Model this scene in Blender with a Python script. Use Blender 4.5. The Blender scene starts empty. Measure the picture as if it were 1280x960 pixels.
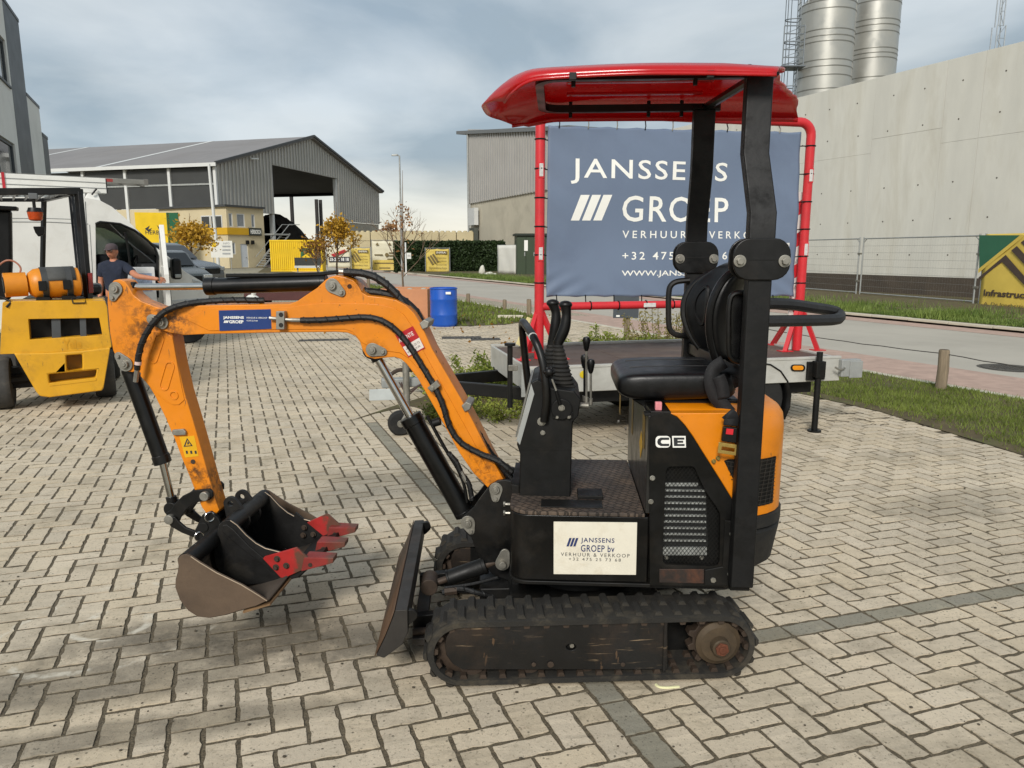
import bpy, bmesh, math, random
import numpy as np
from mathutils import Vector, Matrix
random.seed(7); RNG = np.random.default_rng(7)
SC = bpy.context.scene; COL = SC.collection
R = math.radians
# ---------------------------------------------------------------- camera, sky, sun, exposure
CAM_H = 1.6; FPX = 924.0; PITCH = math.atan(165/FPX)
cam = bpy.data.objects.new('camera', bpy.data.cameras.new('camera')); COL.objects.link(cam)
cam.location = (0, 0, CAM_H); cam.rotation_euler = (math.pi/2-PITCH, 0, 0)
cam.data.sensor_width = 36; cam.data.lens = FPX/1280*36; cam.data.clip_start = .05; cam.data.clip_end = 3000
SC.camera = cam
SC.view_settings.view_transform = 'Standard'; SC.view_settings.look = 'None'
SC.view_settings.exposure = 0.84; SC.view_settings.gamma = 1
SUN_EL, SUN_AZ = R(34), R(194)        # azimuth clockwise from +Y: behind the camera, a little to the left
W = bpy.data.worlds.new('World'); SC.world = W; W.use_nodes = True
def make_world():
    nt = W.node_tree; nt.nodes.clear(); N = nt.nodes.new; L = nt.links.new
    out = N('ShaderNodeOutputWorld'); bg = N('ShaderNodeBackground'); L(bg.outputs[0], out.inputs[0])
    bg.inputs[1].default_value = .10
    sky = N('ShaderNodeTexSky'); sky.sky_type = 'NISHITA'; sky.sun_disc = False
    sky.sun_elevation = SUN_EL; sky.sun_rotation = SUN_AZ; sky.air_density = 1.0; sky.dust_density = 1.5
    tc = N('ShaderNodeTexCoord'); sp = N('ShaderNodeSeparateXYZ'); L(tc.outputs['Generated'], sp.inputs[0])
    mx = N('ShaderNodeMath'); mx.operation = 'MAXIMUM'; mx.inputs[1].default_value = 0.0; L(sp.outputs[2], mx.inputs[0])
    ad = N('ShaderNodeMath'); ad.operation = 'ADD'; ad.inputs[1].default_value = .16; L(mx.outputs[0], ad.inputs[0])
    cb = N('ShaderNodeCombineXYZ')
    for i in (0, 1):
        d = N('ShaderNodeMath'); d.operation = 'DIVIDE'; L(sp.outputs[i], d.inputs[0]); L(ad.outputs[0], d.inputs[1]); L(d.outputs[0], cb.inputs[i])
    mp = N('ShaderNodeMapping'); mp.inputs['Location'].default_value = (1.9, .4, 0); mp.inputs['Scale'].default_value = (.8, .7, 1); L(cb.outputs[0], mp.inputs[0])
    nz = N('ShaderNodeTexNoise'); nz.inputs['Scale'].default_value = .75; nz.inputs['Detail'].default_value = 7; nz.inputs['Roughness'].default_value = .58; nz.inputs['Distortion'].default_value = .35
    L(mp.outputs[0], nz.inputs['Vector'])
    r1 = N('ShaderNodeValToRGB'); r1.color_ramp.elements[0].position = .33; r1.color_ramp.elements[1].position = .62; L(nz.outputs[0], r1.inputs[0])
    # cloud tone: grey bellies to pale tops
    n2 = N('ShaderNodeTexNoise'); n2.inputs['Scale'].default_value = 1.25; n2.inputs['Detail'].default_value = 9; n2.inputs['Roughness'].default_value = .5; n2.inputs['Distortion'].default_value = .3; L(mp.outputs[0], n2.inputs['Vector'])
    r2 = N('ShaderNodeValToRGB'); e = r2.color_ramp.elements
    e[0].position = .39; e[0].color = (2.0, 2.45, 2.8, 1); e[1].position = .66; e[1].color = (3.95, 4.25, 4.4, 1); L(n2.outputs[0], r2.inputs[0])
    # creamy low band near the horizon
    hz = N('ShaderNodeMapRange'); hz.inputs[1].default_value = 0.0; hz.inputs[2].default_value = .12; hz.inputs[3].default_value = .8; hz.inputs[4].default_value = 0; L(sp.outputs[2], hz.inputs[0])
    m0 = N('ShaderNodeMix'); m0.data_type = 'RGBA'; L(hz.outputs[0], m0.inputs[0]); L(r2.outputs[0], m0.inputs[6]); m0.inputs[7].default_value = (6.6, 6.1, 4.9, 1)
    cl = N('ShaderNodeMapRange'); cl.inputs[1].default_value = 0; cl.inputs[2].default_value = 1; cl.inputs[3].default_value = .86; cl.inputs[4].default_value = .98; L(r1.outputs[0], cl.inputs[0])
    m = N('ShaderNodeMix'); m.data_type = 'RGBA'; L(cl.outputs[0], m.inputs[0]); L(sky.outputs[0], m.inputs[6]); L(m0.outputs[2], m.inputs[7])
    L(m.outputs[2], bg.inputs[0])
make_world()
sun = bpy.data.objects.new('sun', bpy.data.lights.new('sun', 'SUN')); COL.objects.link(sun)
sun.data.energy = 1.75; sun.data.angle = R(15); sun.data.color = (1, .955, .89)
sun.rotation_euler = (math.pi/2-SUN_EL, 0, math.pi-SUN_AZ+0)
_d = Vector((math.sin(SUN_AZ)*math.cos(SUN_EL), math.cos(SUN_AZ)*math.cos(SUN_EL), math.sin(SUN_EL)))
sun.rotation_euler = _d.to_track_quat('Z', 'Y').to_euler()

# ---------------------------------------------------------------- measuring helpers: photo pixel -> place in the world
def ray(px, py):
    u = (px-640)/FPX; v = (py-480)/FPX
    return Vector((u, math.cos(PITCH)-v*math.sin(PITCH), -(math.sin(PITCH)+v*math.cos(PITCH))))
def ground(px, py, z=0.0):
    r = ray(px, py); t = (z-CAM_H)/r.z; return Vector((r.x*t, r.y*t, z))
def at(px, py, Y):
    r = ray(px, py); t = Y/r.y; return Vector((r.x*t, Y, CAM_H+r.z*t))
class Frame:                            # an upright local frame: origin on the ground, turned about z
    def __init__(s, ox, oy, deg): s.o = Vector((ox, oy, 0)); s.a = R(deg); s.c = math.cos(s.a); s.s = math.sin(s.a)
    def loc(s, p): d = Vector(p)-s.o; return Vector((d.x*s.c+d.y*s.s, -d.x*s.s+d.y*s.c, d.z))
    def wld(s, p): return Vector((p[0]*s.c-p[1]*s.s, p[0]*s.s+p[1]*s.c, p[2]))+s.o
    def E(s, px, py, off=0.0):          # where the sight line of a pixel meets the upright plane y' = off
        d = ray(px, py); a = s.loc((0, 0, CAM_H)); dl = Vector((d.x*s.c+d.y*s.s, -d.x*s.s+d.y*s.c, d.z))
        t = (off-a.y)/dl.y; return a+dl*t
    def P(s, pts, off=0.0): return [(q.x, q.z) for q in (s.E(x, y, off) for x, y in pts)]

# ---------------------------------------------------------------- materials
def lin(h):
    if not isinstance(h, str): return tuple(h)
    h = h.lstrip('#'); v = [int(h[i:i+2], 16)/255 for i in (0, 2, 4)]
    return tuple(x/12.92 if x <= .04045 else ((x+.055)/1.055)**2.4 for x in v)
MATS = {}
def M(name, col, rough=.5, metal=0, var=.12, vs=6, bump=0, bs=60, dirt=None, da=.5, ds=4, spec=.5, coat=0, rnd=0, world=False, alpha=1, trans=0, emit=0, stretch=None, scratch=0, sub=None, spots=(), worn=None, nicks=0):
    if name in MATS: return MATS[name]
    m = bpy.data.materials.new(name); m.use_nodes = True; nt = m.node_tree; N = nt.nodes.new; L = nt.links.new
    b = nt.nodes['Principled BSDF']; c = lin(col)
    b.inputs['Roughness'].default_value = rough; b.inputs['Metallic'].default_value = metal
    b.inputs['Specular IOR Level'].default_value = spec; b.inputs['Coat Weight'].default_value = coat; b.inputs['Coat Roughness'].default_value = .12
    b.inputs['Transmission Weight'].default_value = trans; b.inputs['Alpha'].default_value = alpha
    if world: vec = N('ShaderNodeNewGeometry').outputs['Position']
    else: vec = N('ShaderNodeTexCoord').outputs['Object']
    if stretch:
        mp = N('ShaderNodeMapping'); mp.inputs['Scale'].default_value = stretch; L(vec, mp.inputs[0]); vec = mp.outputs[0]
    def noise(sc, det=5, rg=.6, dist=0):
        n = N('ShaderNodeTexNoise'); n.inputs['Scale'].default_value = sc; n.inputs['Detail'].default_value = det; n.inputs['Roughness'].default_value = rg; n.inputs['Distortion'].default_value = dist; L(vec, n.inputs['Vector']); return n.outputs[0]
    def rng(s, a, b_, c_, d): 
        r = N('ShaderNodeMapRange'); r.inputs[1].default_value = a; r.inputs[2].default_value = b_; r.inputs[3].default_value = c_; r.inputs[4].default_value = d; L(s, r.inputs[0]); return r.outputs[0]
    def mix(f, a, b_):
        x = N('ShaderNodeMix'); x.data_type = 'RGBA'
        if isinstance(f, float): x.inputs[0].default_value = f
        else: L(f, x.inputs[0])
        for i, q in ((6, a), (7, b_)):
            if isinstance(q, tuple): x.inputs[i].default_value = q[:3]+(1,)
            else: L(q, x.inputs[i])
        return x.outputs[2]
    n1 = noise(vs)
    o = mix(rng(n1, .3, .7, 0, 1), tuple(x*(1-var) for x in c), tuple(min(1, x*(1+var)) for x in c))
    if rnd:
        oi = N('ShaderNodeObjectInfo').outputs['Random']; ri = N('ShaderNodeNewGeometry').outputs['Random Per Island']
        s = N('ShaderNodeMath'); s.operation = 'ADD'; L(oi, s.inputs[0]); L(ri, s.inputs[1])
        f = N('ShaderNodeMath'); f.operation = 'FRACT'; L(s.outputs[0], f.inputs[0])
        hv = N('ShaderNodeHueSaturation'); L(rng(f.outputs[0], 0, 1, 1-rnd, 1+rnd), hv.inputs['Value']); L(o, hv.inputs['Color']); o = hv.outputs[0]
    if dirt:
        d = rng(noise(ds, 8, .68, .4), .5, .5+.28, 0, da); o = mix(d, o, lin(dirt))
        rr = rng(noise(ds*.9, 8, .68), .45, .7, rough, min(1, rough+.3)); L(rr, b.inputs['Roughness'])
    else:
        L(rng(noise(vs*3), .3, .7, max(0, rough-.06), min(1, rough+.06)), b.inputs['Roughness'])
    if scratch:
        mp = N('ShaderNodeMapping'); mp.inputs['Scale'].default_value = (3, 3, 55); mp.inputs['Rotation'].default_value = (0, .12, 0); L(vec, mp.inputs[0])
        n = N('ShaderNodeTexNoise'); n.inputs['Scale'].default_value = 2.2; n.inputs['Detail'].default_value = 4; L(mp.outputs[0], n.inputs['Vector'])
        mk = N('ShaderNodeMath'); mk.operation = 'MULTIPLY'; L(rng(n.outputs[0], .62, .70, 0, scratch), mk.inputs[0]); L(rng(noise(5), .45, .6, 0, 1), mk.inputs[1])
        o = mix(mk.outputs[0], o, lin('#9a8467'))
    def mul(a, c_):
        k = N('ShaderNodeMath'); k.operation = 'MULTIPLY'; L(a, k.inputs[0]); L(c_, k.inputs[1]); return k.outputs[0]
    if nicks:                            # chipped and scraped paint
        mp = N('ShaderNodeMapping'); mp.inputs['Scale'].default_value = (38, 38, 9); mp.inputs['Rotation'].default_value = (.2, .9, 0); L(vec, mp.inputs[0])
        n = N('ShaderNodeTexNoise'); n.inputs['Scale'].default_value = 1.6; n.inputs['Detail'].default_value = 5; L(mp.outputs[0], n.inputs['Vector'])
        o = mix(mul(rng(n.outputs[0], .66, .70, 0, nicks), rng(noise(4), .5, .6, 0, 1)), o, lin('#5b4632'))
        o = mix(mul(rng(noise(60, 3, .6), .68, .72, 0, nicks), rng(noise(7), .5, .62, 0, 1)), o, lin('#3a2c20'))
    for (sx, sz, sr, col_, am) in spots: # grease and dirt round joints: x, z, radius in the thing's own measure
        mp = N('ShaderNodeMapping'); mp.vector_type = 'TEXTURE'; mp.inputs['Location'].default_value = (sx, 0, sz); mp.inputs['Scale'].default_value = (sr, 9, sr); L(vec, mp.inputs[0])
        ln = N('ShaderNodeVectorMath'); ln.operation = 'LENGTH'; L(mp.outputs[0], ln.inputs[0])
        o = mix(mul(rng(ln.outputs['Value'], .35, 1.1, am, 0), rng(noise(28, 8, .75), .44, .58, 0, 1)), o, lin(col_))
    if worn:                             # paint worn off past a place along x
        sp = N('ShaderNodeSeparateXYZ'); L(vec, sp.inputs[0]); a_ = N('ShaderNodeMath'); a_.operation = 'ADD'; L(sp.outputs[0], a_.inputs[0]); L(rng(noise(16, 6, .7), .3, .7, -.035, .035), a_.inputs[1])
        o = mix(rng(a_.outputs[0], worn[0]-.012, worn[0]+.012, 0, .95), o, lin(worn[1]))
    L(o, b.inputs['Base Color'])
    if bump:
        bp = N('ShaderNodeBump'); bp.inputs['Strength'].default_value = bump; bp.inputs['Distance'].default_value = .01; L(noise(bs, 6), bp.inputs['Height']); L(bp.outputs[0], b.inputs['Normal'])
    if sub: b.inputs['Subsurface Weight'].default_value = sub; b.inputs['Subsurface Radius'].default_value = (.02, .008, .004)
    MATS[name] = m; return m

# ---------------------------------------------------------------- mesh builder
def catmull(pts, n=6):
    P = [Vector(p) for p in pts]
    if len(P) < 3: return P
    out = []; Q = [P[0]*2-P[1]]+P+[P[-1]*2-P[-2]]
    for i in range(1, len(Q)-2):
        for k in range(n):
            t = k/n; a, b, c, d = Q[i-1], Q[i], Q[i+1], Q[i+2]
            out.append(.5*((2*b)+(c-a)*t+(2*a-5*b+4*c-d)*t*t+(3*b-a-3*c+d)*t**3))
    out.append(P[-1]); return out
class MB:
    def __init__(s): s.v = []; s.f = []
    def add(s, vs, fs):
        k = len(s.v); s.v += [tuple(v) for v in vs]; s.f += [tuple(i+k for i in f) for f in fs]; return s
    def box(s, x0, x1, y0, y1, z0, z1):
        return s.add([(x0,y0,z0),(x1,y0,z0),(x1,y1,z0),(x0,y1,z0),(x0,y0,z1),(x1,y0,z1),(x1,y1,z1),(x0,y1,z1)], [(0,3,2,1),(4,5,6,7),(0,1,5,4),(1,2,6,5),(2,3,7,6),(3,0,4,7)])
    def hexa(s, p): return s.add(p, [(0,3,2,1),(4,5,6,7),(0,1,5,4),(1,2,6,5),(2,3,7,6),(3,0,4,7)])
    def prism(s, pts, y0, y1):          # polygon in (x,z) pushed along y
        n = len(pts); return s.add([(x,y0,z) for x,z in pts]+[(x,y1,z) for x,z in pts], [tuple(range(n)), tuple(range(2*n-1,n-1,-1))]+[(i,i+n,(i+1)%n+n,(i+1)%n) for i in range(n)])
    def prismz(s, pts, z0, z1):
        n = len(pts); return s.add([(x,y,z0) for x,y in pts]+[(x,y,z1) for x,y in pts], [tuple(range(n-1,-1,-1)), tuple(range(n,2*n))]+[(i,(i+1)%n,(i+1)%n+n,i+n) for i in range(n)])
    def quad(s, *p): return s.add(p, [tuple(range(len(p)))])
    def cyl(s, p0, p1, r, r2=None, n=16, caps=True):
        p0 = Vector(p0); p1 = Vector(p1); d = (p1-p0).normalized(); a = d.orthogonal().normalized(); b = d.cross(a); r2 = r if r2 is None else r2
        vs = []
        for p, q in ((p0, r), (p1, r2)):
            for i in range(n):
                t = 2*math.pi*i/n; vs.append(p+a*math.cos(t)*q+b*math.sin(t)*q)
        fs = [(i,(i+1)%n,(i+1)%n+n,i+n) for i in range(n)]
        if caps: fs += [tuple(range(n-1,-1,-1)), tuple(range(n,2*n))]
        return s.add(vs, fs)
    def tube(s, pts, r, n=8, smooth=0, caps=True, rad=None, sq=None):
        P = catmull(pts, smooth) if smooth else [Vector(p) for p in pts]
        m = len(P); vs = []; up = None
        for i, p in enumerate(P):
            d = (P[min(i+1,m-1)]-P[max(i-1,0)]).normalized()
            if up is None: up = d.orthogonal().normalized() if abs(d.z) > .9 else (Vector((0,0,1))-d*d.z).normalized()
            up = (up-d*up.dot(d)).normalized(); b = d.cross(up); q = r if rad is None else rad(i/(m-1))
            for k in range(n):
                t = 2*math.pi*(k+.5)/n; vs.append(p+up*math.cos(t)*q+b*math.sin(t)*q)
        fs = [(i*n+k, i*n+(k+1)%n, (i+1)*n+(k+1)%n, (i+1)*n+k) for i in range(m-1) for k in range(n)]
        if caps: fs += [tuple(range(n-1,-1,-1)), tuple(range((m-1)*n, m*n))]
        return s.add(vs, fs)
    def lathe(s, prof, o=(0,0,0), ax='z', n=24):        # prof: list of (r, h)
        vs = []; o = Vector(o)
        for r, h in prof:
            for k in range(n):
                t = 2*math.pi*k/n; a, b = r*math.cos(t), r*math.sin(t)
                vs.append(o+Vector({'z':(a,b,h),'y':(a,h,b),'x':(h,a,b)}[ax]))
        m = len(prof); fs = [(i*n+k, i*n+(k+1)%n, (i+1)*n+(k+1)%n, (i+1)*n+k) for i in range(m-1) for k in range(n)]
        if prof[0][0] > 1e-5: fs.append(tuple(range(n-1,-1,-1)))
        if prof[-1][0] > 1e-5: fs.append(tuple(range((m-1)*n, m*n)))
        return s.add(vs, fs)
    def ell(s, c, r, n=14, m=9):
        c = Vector(c); r = (r,)*3 if not hasattr(r, '__len__') else r
        vs = [c+Vector((r[0]*math.sin(math.pi*j/m)*math.cos(2*math.pi*i/n), r[1]*math.sin(math.pi*j/m)*math.sin(2*math.pi*i/n), r[2]*math.cos(math.pi*j/m))) for j in range(m+1) for i in range(n)]
        return s.add(vs, [(j*n+i, (j+1)*n+i, (j+1)*n+(i+1)%n, j*n+(i+1)%n) for j in range(m) for i in range(n)])
    def grid(s, fn, nu, nv):
        vs = [fn(i/nu, j/nv) for j in range(nv+1) for i in range(nu+1)]; w = nu+1
        return s.add(vs, [(j*w+i, j*w+i+1, (j+1)*w+i+1, (j+1)*w+i) for j in range(nv) for i in range(nu)])
    def build(s, name, mat, parent=None, bevel=0, seg=2, loc=None, rotz=None, smooth=38, solid=0, subd=0, mats=None, recalc=True):
        me = bpy.data.meshes.new(name); me.from_pydata(s.v, [], s.f)
        if recalc:
            bm = bmesh.new(); bm.from_mesh(me); bmesh.ops.remove_doubles(bm, verts=bm.verts, dist=1e-6); bmesh.ops.recalc_face_normals(bm, faces=bm.faces); bm.to_mesh(me); bm.free()
        me.materials.append(mat)
        if smooth:
            me.shade_smooth(); me.set_sharp_from_angle(angle=R(smooth))
        o = bpy.data.objects.new(name, me); COL.objects.link(o)
        if parent: o.parent = parent
        if loc is not None: o.location = loc
        if rotz is not None: o.rotation_euler.z = rotz
        if solid: q = o.modifiers.new('s', 'SOLIDIFY'); q.thickness = solid; q.offset = 0
        if subd: q = o.modifiers.new('u', 'SUBSURF'); q.levels = q.render_levels = subd
        if bevel:
            q = o.modifiers.new('b', 'BEVEL'); q.width = bevel; q.segments = seg; q.limit_method = 'ANGLE'; q.angle_limit = R(35); q.harden_normals = True
        return o
def thing(name, label, cat, loc=(0,0,0), rotz=0, group=None):
    o = bpy.data.objects.new(name, None); COL.objects.link(o); o.location = loc; o.rotation_euler.z = rotz; o.empty_display_size = .1
    return tag(o, label, cat, group)
def tag(o, label=None, cat=None, group=None, kind=None):
    if label: o['label'] = label
    if cat: o['category'] = cat
    if group: o['group'] = group
    if kind: o['kind'] = kind
    return o
def copy_tree(o, parent=None):
    c = o.copy(); COL.objects.link(c); c.parent = parent
    for ch in list(o.children): copy_tree(ch, c)
    return c
def hull(c1, r1, c2, r2, n=10):         # outline round two circles, in any 2-D plane
    a = math.atan2(c2[1]-c1[1], c2[0]-c1[0]); d = math.dist(c1, c2); b = math.acos(max(-1, min(1, (r1-r2)/d)))
    out = [(c1[0]+r1*math.cos(a+b+(2*math.pi-2*b)*i/n), c1[1]+r1*math.sin(a+b+(2*math.pi-2*b)*i/n)) for i in range(n+1)]
    out += [(c2[0]+r2*math.cos(a-b+2*b*i/n), c2[1]+r2*math.sin(a-b+2*b*i/n)) for i in range(n+1)]
    return out
def circ(c, r, n=16, sq=1): return [(c[0]+r*math.cos(2*math.pi*i/n), c[1]+r*sq*math.sin(2*math.pi*i/n)) for i in range(n)]
def rrect(x0, x1, y0, y1, r, n=5):
    out = []
    for cx, cy, a in ((x1-r,y1-r,0),(x0+r,y1-r,90),(x0+r,y0+r,180),(x1-r,y0+r,270)):
        out += [(cx+r*math.cos(R(a+90*i/n)), cy+r*math.sin(R(a+90*i/n))) for i in range(n+1)]
    return out
def holed(mb, outer, holes, y0, y1):    # flat plate in (x,z) with real openings, from y0 to y1
    cu = bpy.data.curves.new('t', 'CURVE'); cu.dimensions = '2D'; cu.fill_mode = 'BOTH'; cu.extrude = abs(y1-y0)/2
    for pl in [outer]+list(holes):
        sp = cu.splines.new('POLY'); sp.points.add(len(pl)-1); sp.use_cyclic_u = True
        for p, q in zip(sp.points, pl): p.co = (q[0], q[1], 0, 1)
    ob = bpy.data.objects.new('t', cu); me = bpy.data.meshes.new_from_object(ob)
    ym = (y0+y1)/2; mb.add([(v.co.x, ym-v.co.z, v.co.y) for v in me.vertices], [tuple(p.vertices) for p in me.polygons])
    bpy.data.objects.remove(ob); bpy.data.curves.remove(cu); bpy.data.meshes.remove(me); return mb
def lettering(name, text, x0, x1, z0, z1, y, mat, parent=None, bold=0.0, shear=0, spacing=1.0, depth=.0006, loc=None, rotz=None, stack=None):
    cu = bpy.data.curves.new('t', 'FONT'); cu.body = text; cu.offset = bold; cu.shear = shear; cu.space_character = spacing; cu.resolution_u = 3
    ob = bpy.data.objects.new('t', cu); me = bpy.data.meshes.new_from_object(ob)
    co = np.array([v.co[:] for v in me.vertices]); mn, mxx = co.min(0), co.max(0)
    X = x0+(co[:,0]-mn[0])/(mxx[0]-mn[0])*(x1-x0); Z = z0+(co[:,1]-mn[1])/(mxx[1]-mn[1])*(z1-z0)
    b = MB().add([(a, y, c) for a, c in zip(X, Z)], [tuple(p.vertices) for p in me.polygons])
    bpy.data.objects.remove(ob); bpy.data.curves.remove(cu); bpy.data.meshes.remove(me)
    return b.build(name, mat, parent, smooth=0, loc=loc, rotz=rotz, recalc=False)
def textpx(fr, text, x0, x1, ytop, ybase, off, mat, parent, name='lettering', **k):
    a = fr.E(x0, ybase, off); b = fr.E(x1, ytop, off); c = fr.E(x1, ybase, off)
    return lettering(name, text, a.x, c.x, (a.z+c.z)/2, (a.z+c.z)/2+(b.z-c.z), off, mat, parent, **k)
def rawmesh(name, V, F, mat, parent=None, mats=None, midx=None, smooth=False):
    me = bpy.data.meshes.new(name); V = np.asarray(V, np.float32); F = np.asarray(F, np.int32)
    me.vertices.add(len(V)); me.vertices.foreach_set('co', V.ravel()); n = F.shape[1]
    me.loops.add(F.size); me.loops.foreach_set('vertex_index', F.ravel()); me.polygons.add(len(F))
    me.polygons.foreach_set('loop_start', np.arange(0, F.size, n, dtype=np.int32)); me.update(calc_edges=True)
    for q in (mats or [mat]): me.materials.append(q)
    if midx is not None: me.polygons.foreach_set('material_index', np.asarray(midx, np.int32))
    me.shade_smooth() if smooth else me.shade_flat()
    o = bpy.data.objects.new(name, me); COL.objects.link(o)
    if parent: o.parent = parent
    return o
# ---------------------------------------------------------------- materials used all over
ORANGE = M('orange_paint', '#da8006', .36, var=.08, vs=3, dirt='#a35a10', da=.45, ds=6, coat=.15, bump=.05, bs=25, nicks=.6)
BLACKP = M('black_paint', '#0d0d0c', .45, var=.35, vs=7, dirt='#2e2820', da=.4, ds=6, bump=.05, bs=30, spec=.3)
BLACKG = M('glossy_black_paint', '#080808', .28, var=.3, vs=6, dirt='#322b23', da=.45, ds=5, spec=.4)
STEEL = M('zinc_steel', '#96938a', .4, .75, var=.18, vs=20, dirt='#6d675a', da=.5, ds=12)
CHROME = M('chrome_rod', '#c9c8c4', .14, 1, var=.04, vs=8)
RUSTY = M('worn_steel', '#40342a', .62, .25, var=.3, vs=9, dirt='#2a221b', da=.7, ds=7, bump=.12, bs=50)
RUBBER = M('black_rubber', '#141413', .7, var=.25, vs=8, dirt='#423c32', da=.5, ds=5, bump=.1, bs=60)
TRACKR = M('muddy_rubber', '#211f1b', .85, var=.25, vs=10, dirt='#5d5444', da=.75, ds=6, bump=.25, bs=70)
HOSE = M('hydraulic_hose', '#0e0e0e', .55, var=.3, vs=30, bump=.2, bs=140)
WHITE = M('white_paint', '#dddcd6', .35, var=.05, vs=2, dirt='#a8a294', da=.35, ds=3, coat=.2)
REDP = M('red_paint', '#c4242c', .38, var=.1, vs=3, dirt='#7c2522', da=.35, ds=5, coat=.15)
REDG = M('red_plastic_roof', '#c80f14', .2, var=.06, vs=3, coat=.5, spec=.6, dirt='#8e1a18', da=.2, ds=3)
GREYS = M('galvanised_steel', '#9fa19e', .5, .4, var=.14, vs=6, dirt='#77756d', da=.4, ds=5)
VINYL = M('black_vinyl', '#080809', .38, var=.25, vs=9, bump=.1, bs=35, spec=.4)
PLASTIC = M('black_plastic', '#0a0a0a', .42, var=.2, vs=10, spec=.35)
CREAM = M('cream_print', '#d9d3c2', .5, var=.05, vs=9, dirt='#9b8560', da=.45, ds=9)
NAVY = M('navy_print', '#23305f', .5, var=.05)
DARKINK = M('dark_ink', '#2b2c33', .5, var=.05)
WHITEINK = M('white_print', '#e8e7e0', .5, var=.03)
BLUEDEC = M('blue_decal', '#15336d', .4, var=.08, vs=14)
YELDEC = M('yellow_decal', '#d9a50e', .5, var=.08, vs=12)
REDDEC = M('red_decal', '#a80f1a', .45, var=.06, vs=12)
GLASS = M('dark_glass', '#11161a', .07, var=.1, vs=2, spec=.8)
CONC = M('concrete', '#a9a496', .85, var=.1, vs=1.2, dirt='#857f70', da=.35, ds=.7, bump=.1, bs=30, world=True)
WOODG = M('grey_wood', '#7d6f5b', .85, var=.3, vs=5, stretch=(9, 9, .8), bump=.3, bs=14)
def through(m, col, amt):               # thin plastic: some light comes through
    nt = m.node_tree; b = nt.nodes['Principled BSDF']; tr = nt.nodes.new('ShaderNodeBsdfTranslucent'); tr.inputs[0].default_value = lin(col)+(1,); ms = nt.nodes.new('ShaderNodeMixShader'); ms.inputs[0].default_value = amt
    nt.links.new(b.outputs[0], ms.inputs[1]); nt.links.new(tr.outputs[0], ms.inputs[2]); nt.links.new(ms.outputs[0], nt.nodes['Material Output'].inputs[0])
through(REDG, '#e81a1c', .32)
# ---------------------------------------------------------------- ground sheet, road, kerbs
GROUND = M('gravel_ground', '#8f8875', .95, var=.18, vs=.6, bump=.3, bs=25, dirt='#6c6553', da=.5, ds=1.5, world=True)
g = MB().quad((-600,-60,-.03),(600,-60,-.03),(600,1500,-.03),(-600,1500,-.03)).build('ground', GROUND); tag(g, kind='structure')
RD = Vector((-.404, .915, 0)).normalized(); RN = Vector((RD.y, -RD.x, 0))      # along the road / across it to the right
R0 = Vector((5.62, 7.96, 0))                                                   # a point on its near edge
def rp(s, t, z=0.0): q = R0+RD*s+RN*t; return (q.x, q.y, z)
RW = 7.0
ASPH = M('road_concrete', '#a9a397', .9, var=.08, vs=.5, dirt='#857f75', da=.4, ds=.35, bump=.08, bs=80, world=True)
GUT = M('gutter_clay', '#ad9385', .9, var=.14, vs=5, dirt='#85786c', da=.5, ds=2, bump=.15, bs=60, world=True)
KERB = M('kerb_concrete', '#bdb6a4', .85, var=.1, vs=3, dirt='#8d8677', da=.4, ds=3, world=True)
def strip(name, mat, t0, t1, z0, z1, s0=-16, s1=250, n=40):
    b = MB(); 
    for i in range(n):
        a = s0+(s1-s0)*(i/n)**1.6; c = s0+(s1-s0)*((i+1)/n)**1.6
        if z0 == z1: b.quad(rp(a,t0,z0), rp(a,t1,z0), rp(c,t1,z0), rp(c,t0,z0))
        else: b.hexa([rp(a,t0,z0),rp(a,t1,z0),rp(c,t1,z0),rp(c,t0,z0),rp(a,t0,z1),rp(a,t1,z1),rp(c,t1,z1),rp(c,t0,z1)])
    return tag(b.build(name, mat, smooth=0), kind='structure')
strip('road', ASPH, 1.5, RW-.75, -.012, -.012)
strip('road_gutter', GUT, .14, 1.5, -.008, -.008); strip('road_gutter', GUT, RW-.75, RW-.002, -.008, -.008)
# kerbs in single stones near the camera, each its own stone
def kerb_run(t0, t1, s0, s1, z1, parent):
    L = 1.0; m = None; s = s0; k = 0
    while s < s1:
        if m is None:
            b = MB().box(-.495, .495, -(t1-t0)/2, (t1-t0)/2, -.06, 0); m = b.build('kerb_stone', KERB, parent, bevel=.012); o = m
        else: o = m.copy(); COL.objects.link(o)
        q = Vector(rp(s+.5, (t0+t1)/2)); o.location = (q.x, q.y, z1+random.uniform(-.004, .004)); o.rotation_euler.z = math.atan2(RD.y, RD.x)+random.uniform(-.004,.004); s += L
for t0, t1, z1 in ((0, .135, .01), (RW, RW+.16, .09)):
    kb = tag(bpy.data.objects.new('kerb', None), kind='structure'); COL.objects.link(kb); kerb_run(t0, t1, -6 if z1 < .05 else 2, 44, z1, kb)
    b = MB(); b.hexa([rp(44,t0,-.06),rp(44,t1,-.06),rp(240,t1,-.06),rp(240,t0,-.06),rp(44,t0,z1),rp(44,t1,z1),rp(240,t1,z1),rp(240,t0,z1)])
    b.build('kerb_length', KERB, kb)
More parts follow.
